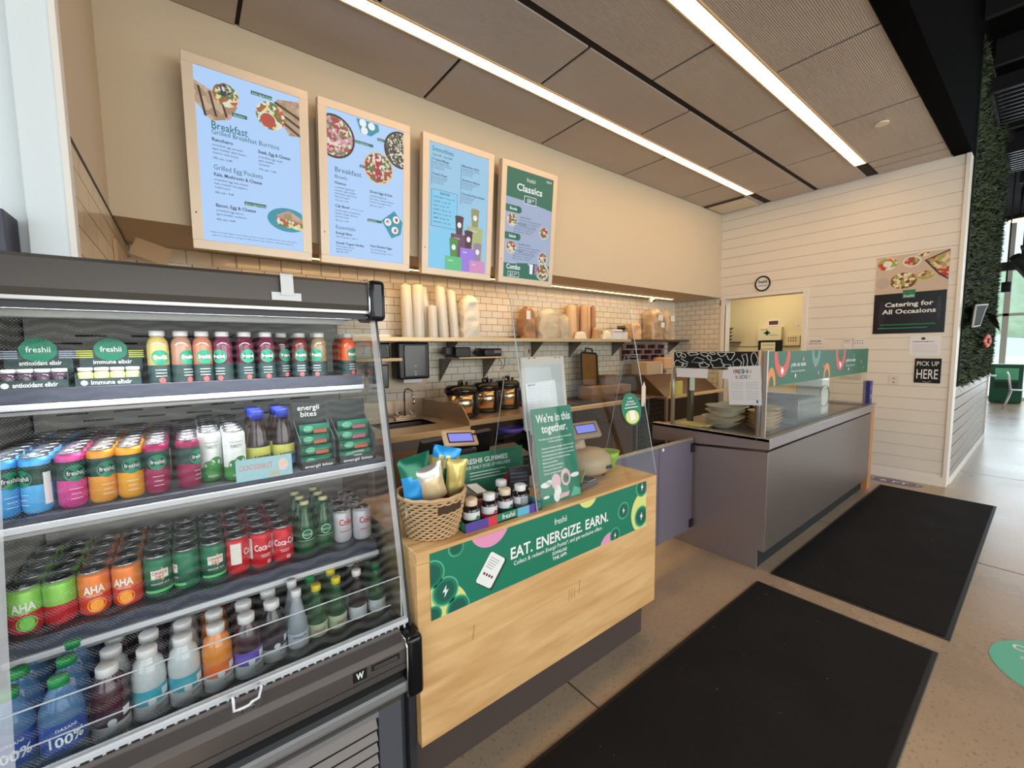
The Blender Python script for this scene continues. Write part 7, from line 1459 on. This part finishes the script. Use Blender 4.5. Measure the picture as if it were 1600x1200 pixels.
# things clipped to the grass wall
b = B(); b.prism([(6.52, .530, 1.74), (7.10, .530, 1.77), (7.85, .530, 2.03), (6.66, .530, 1.95)], (0, .02, 0), black_mt); b.tube([(6.50, .528, 1.73), (7.12, .528, 1.76), (7.88, .528, 2.04), (6.64, .528, 1.96)], .009, mat('pale_frame', (200, 200, 196), .5), seg=6, closed=True)
b.out('framed_sign', loc=(7.2, .56, 1.73), label='slanted black panel with pale rim on the grass wall', cat='sign')
b = B(); rp = mat('red_petal', (200, 70, 50), .6); op = mat('blush_petal', (226, 150, 120), .6)
for k in range(12): a = 2*PI*k/12; b.ell((8.3+.32*math.cos(a), .535, 1.59+.06*math.sin(a)), (.14, .02, .03), (rp, op)[k % 3 == 0], 8, 5)
b.out('paper_flower', loc=(8.3, .54, 1.5), label='red and blush flower ornament on the grass wall', cat='ornament')
b = B(); 
for k in range(9): b.poly([(8.3+.06*k, .57, 1.97-.01*k), (8.5+.06*k, .50, 1.93-.012*k), (9.3+.03*k, .50-.006*(k % 3), 1.84-.015*k)], black_mt)
b.out('dark_leaf_spray', loc=(8.8, .52, 1.8), label='dark drooping leaf ornament beside the red flower ornament', cat='ornament')
# deck: ducts, joists, track lights
dk = mat('deck_dark_grey', (20, 18, 20), .6, .3)
b = B()
for k in range(20): b.box(-4+1.15*k, -3.93+1.15*k, -5.6, .6, 4.72, 5.0, black_mt)
struct(b, 'trim_5')
for (y, z, r_, lab) in ((-.55, 4.45, .05, 'black pipe running along the dark ceiling, nearer the kitchen'), (-1.3, 4.35, .035, 'thin black pipe running along the dark ceiling')):
    b = B(); b.cyl((1, y, z), (17.5, y, z), r_, dk, seg=12); b.out('ceiling_pipe', loc=(9, y, z), label=lab, cat='pipe')
def grille(x, y, z, lab):
    t = thing('ceiling_grille', lab, 'vent', (x, y, z)); b = B()
    for k in range(9): b.box(x+.12*k, x+.14*k*0+.12*k+x*0+x-x+.03+x if False else x+.12*k+.03, y-.28, y+.28, z, z+.02, mat('grille_grey', (52, 52, 58), .35, .5))
    b.out('slat', t); b = B(); b.box(x-.05, x+1.05, y-.32, y-.29, z-.01, z+.14, dk); b.box(x-.05, x+1.05, y+.29, y+.32, z-.01, z+.14, dk); b.box(x-.06, x-.03, y-.32, y+.32, z-.01, z+.14, dk); b.box(x+1.03, x+1.06, y-.32, y+.32, z-.01, z+.14, dk); b.out('frame', t)
grille(7.2, .28, 4.3, 'slatted grey grille in the dark ceiling, closer to the camera'); grille(9.6, .30, 4.3, 'slatted grey grille in the dark ceiling, closer to the windows')
t = thing('track_light', 'black track light rail with angled spotlights near the far windows', 'light', (12.2, .42, 2.7))
b = B(); b.box(11.2, 14.6, .40, .44, 3.16, 3.20, black_mt); b.cyl((11.6, .42, 3.2), (11.6, .42, 5.0), .012, black_mt, seg=8); b.cyl((14.2, .42, 3.2), (14.2, .42, 5.0), .012, black_mt, seg=8); b.out('rail', t)
for k, x in enumerate((11.6, 11.95, 12.3, 12.7)):
    b = B(); b.cyl((x, .42, 3.17), (x, .42, 3.02), .018, black_mt, seg=10); b.cyl((x-.10, .50, 3.06), (x+.10, .36, 2.84), .075, black_mt, seg=18); b.out('spotlight', t)
b = B(); b.cyl((12.0, .60, 2.68), (12.0, .60, 5.0), .010, black_mt, seg=8); b.cyl((12.0, .60, 2.50), (12.0, .60, 2.68), .06, black_mt, seg=18); b.out('pendant_spotlight', loc=(12.0, .60, 2.5), label='single black cylinder spotlight hanging left of the track lights', cat='light')
t = thing('round_ceiling_lamp', 'glowing amber round lamp in the dark ceiling above the windows', 'light', (14.4, .60, 4.25))
b = B(); b.cyl((14.4, .60, 4.30), (14.4, .60, 4.9), .02, black_mt, seg=8); b.cyl((14.4, .60, 4.22), (14.4, .60, 4.30), .20, black_mt, seg=24); b.out('housing', t); b = B(); b.ell((14.4, .60, 4.21), (.17, .17, .03), mat('amber_lamp', (255, 190, 110), emit=9), 24, 8); b.out('lamp_diffuser', t)
# greenery outside
grn = mat('tree_green', (188, 212, 184), .9, noise_=(1.5, .35)); trunk = mat('tree_bark', (110, 100, 90), .9)
for k, (x, y, r_, lab) in enumerate(((44, .5, 3.6, 'leafy green tree outside the far windows, left one'), (46, -9, 4, 'leafy green tree outside the far windows, right one'), (44, 10.5, 3.5, 'leafy tree outside hidden partly by the grass wall'))):
    t = thing('street_tree', lab, 'tree', (x, y, 0), 'trees outside the windows'); b = B(); b.cyl((x, y, 0), (x, y, 2.6), .18, trunk, seg=10); b.out('trunk', t)
    b = B(); b.ell((x, y, 4.6), (r_*.8, r_, 2.6), grn, 28, 18); b.jitter(.5, .9); b.out('crown', t)
for _o in list(bpy.data.objects):
    if '_base' in _o: del _o['_base']
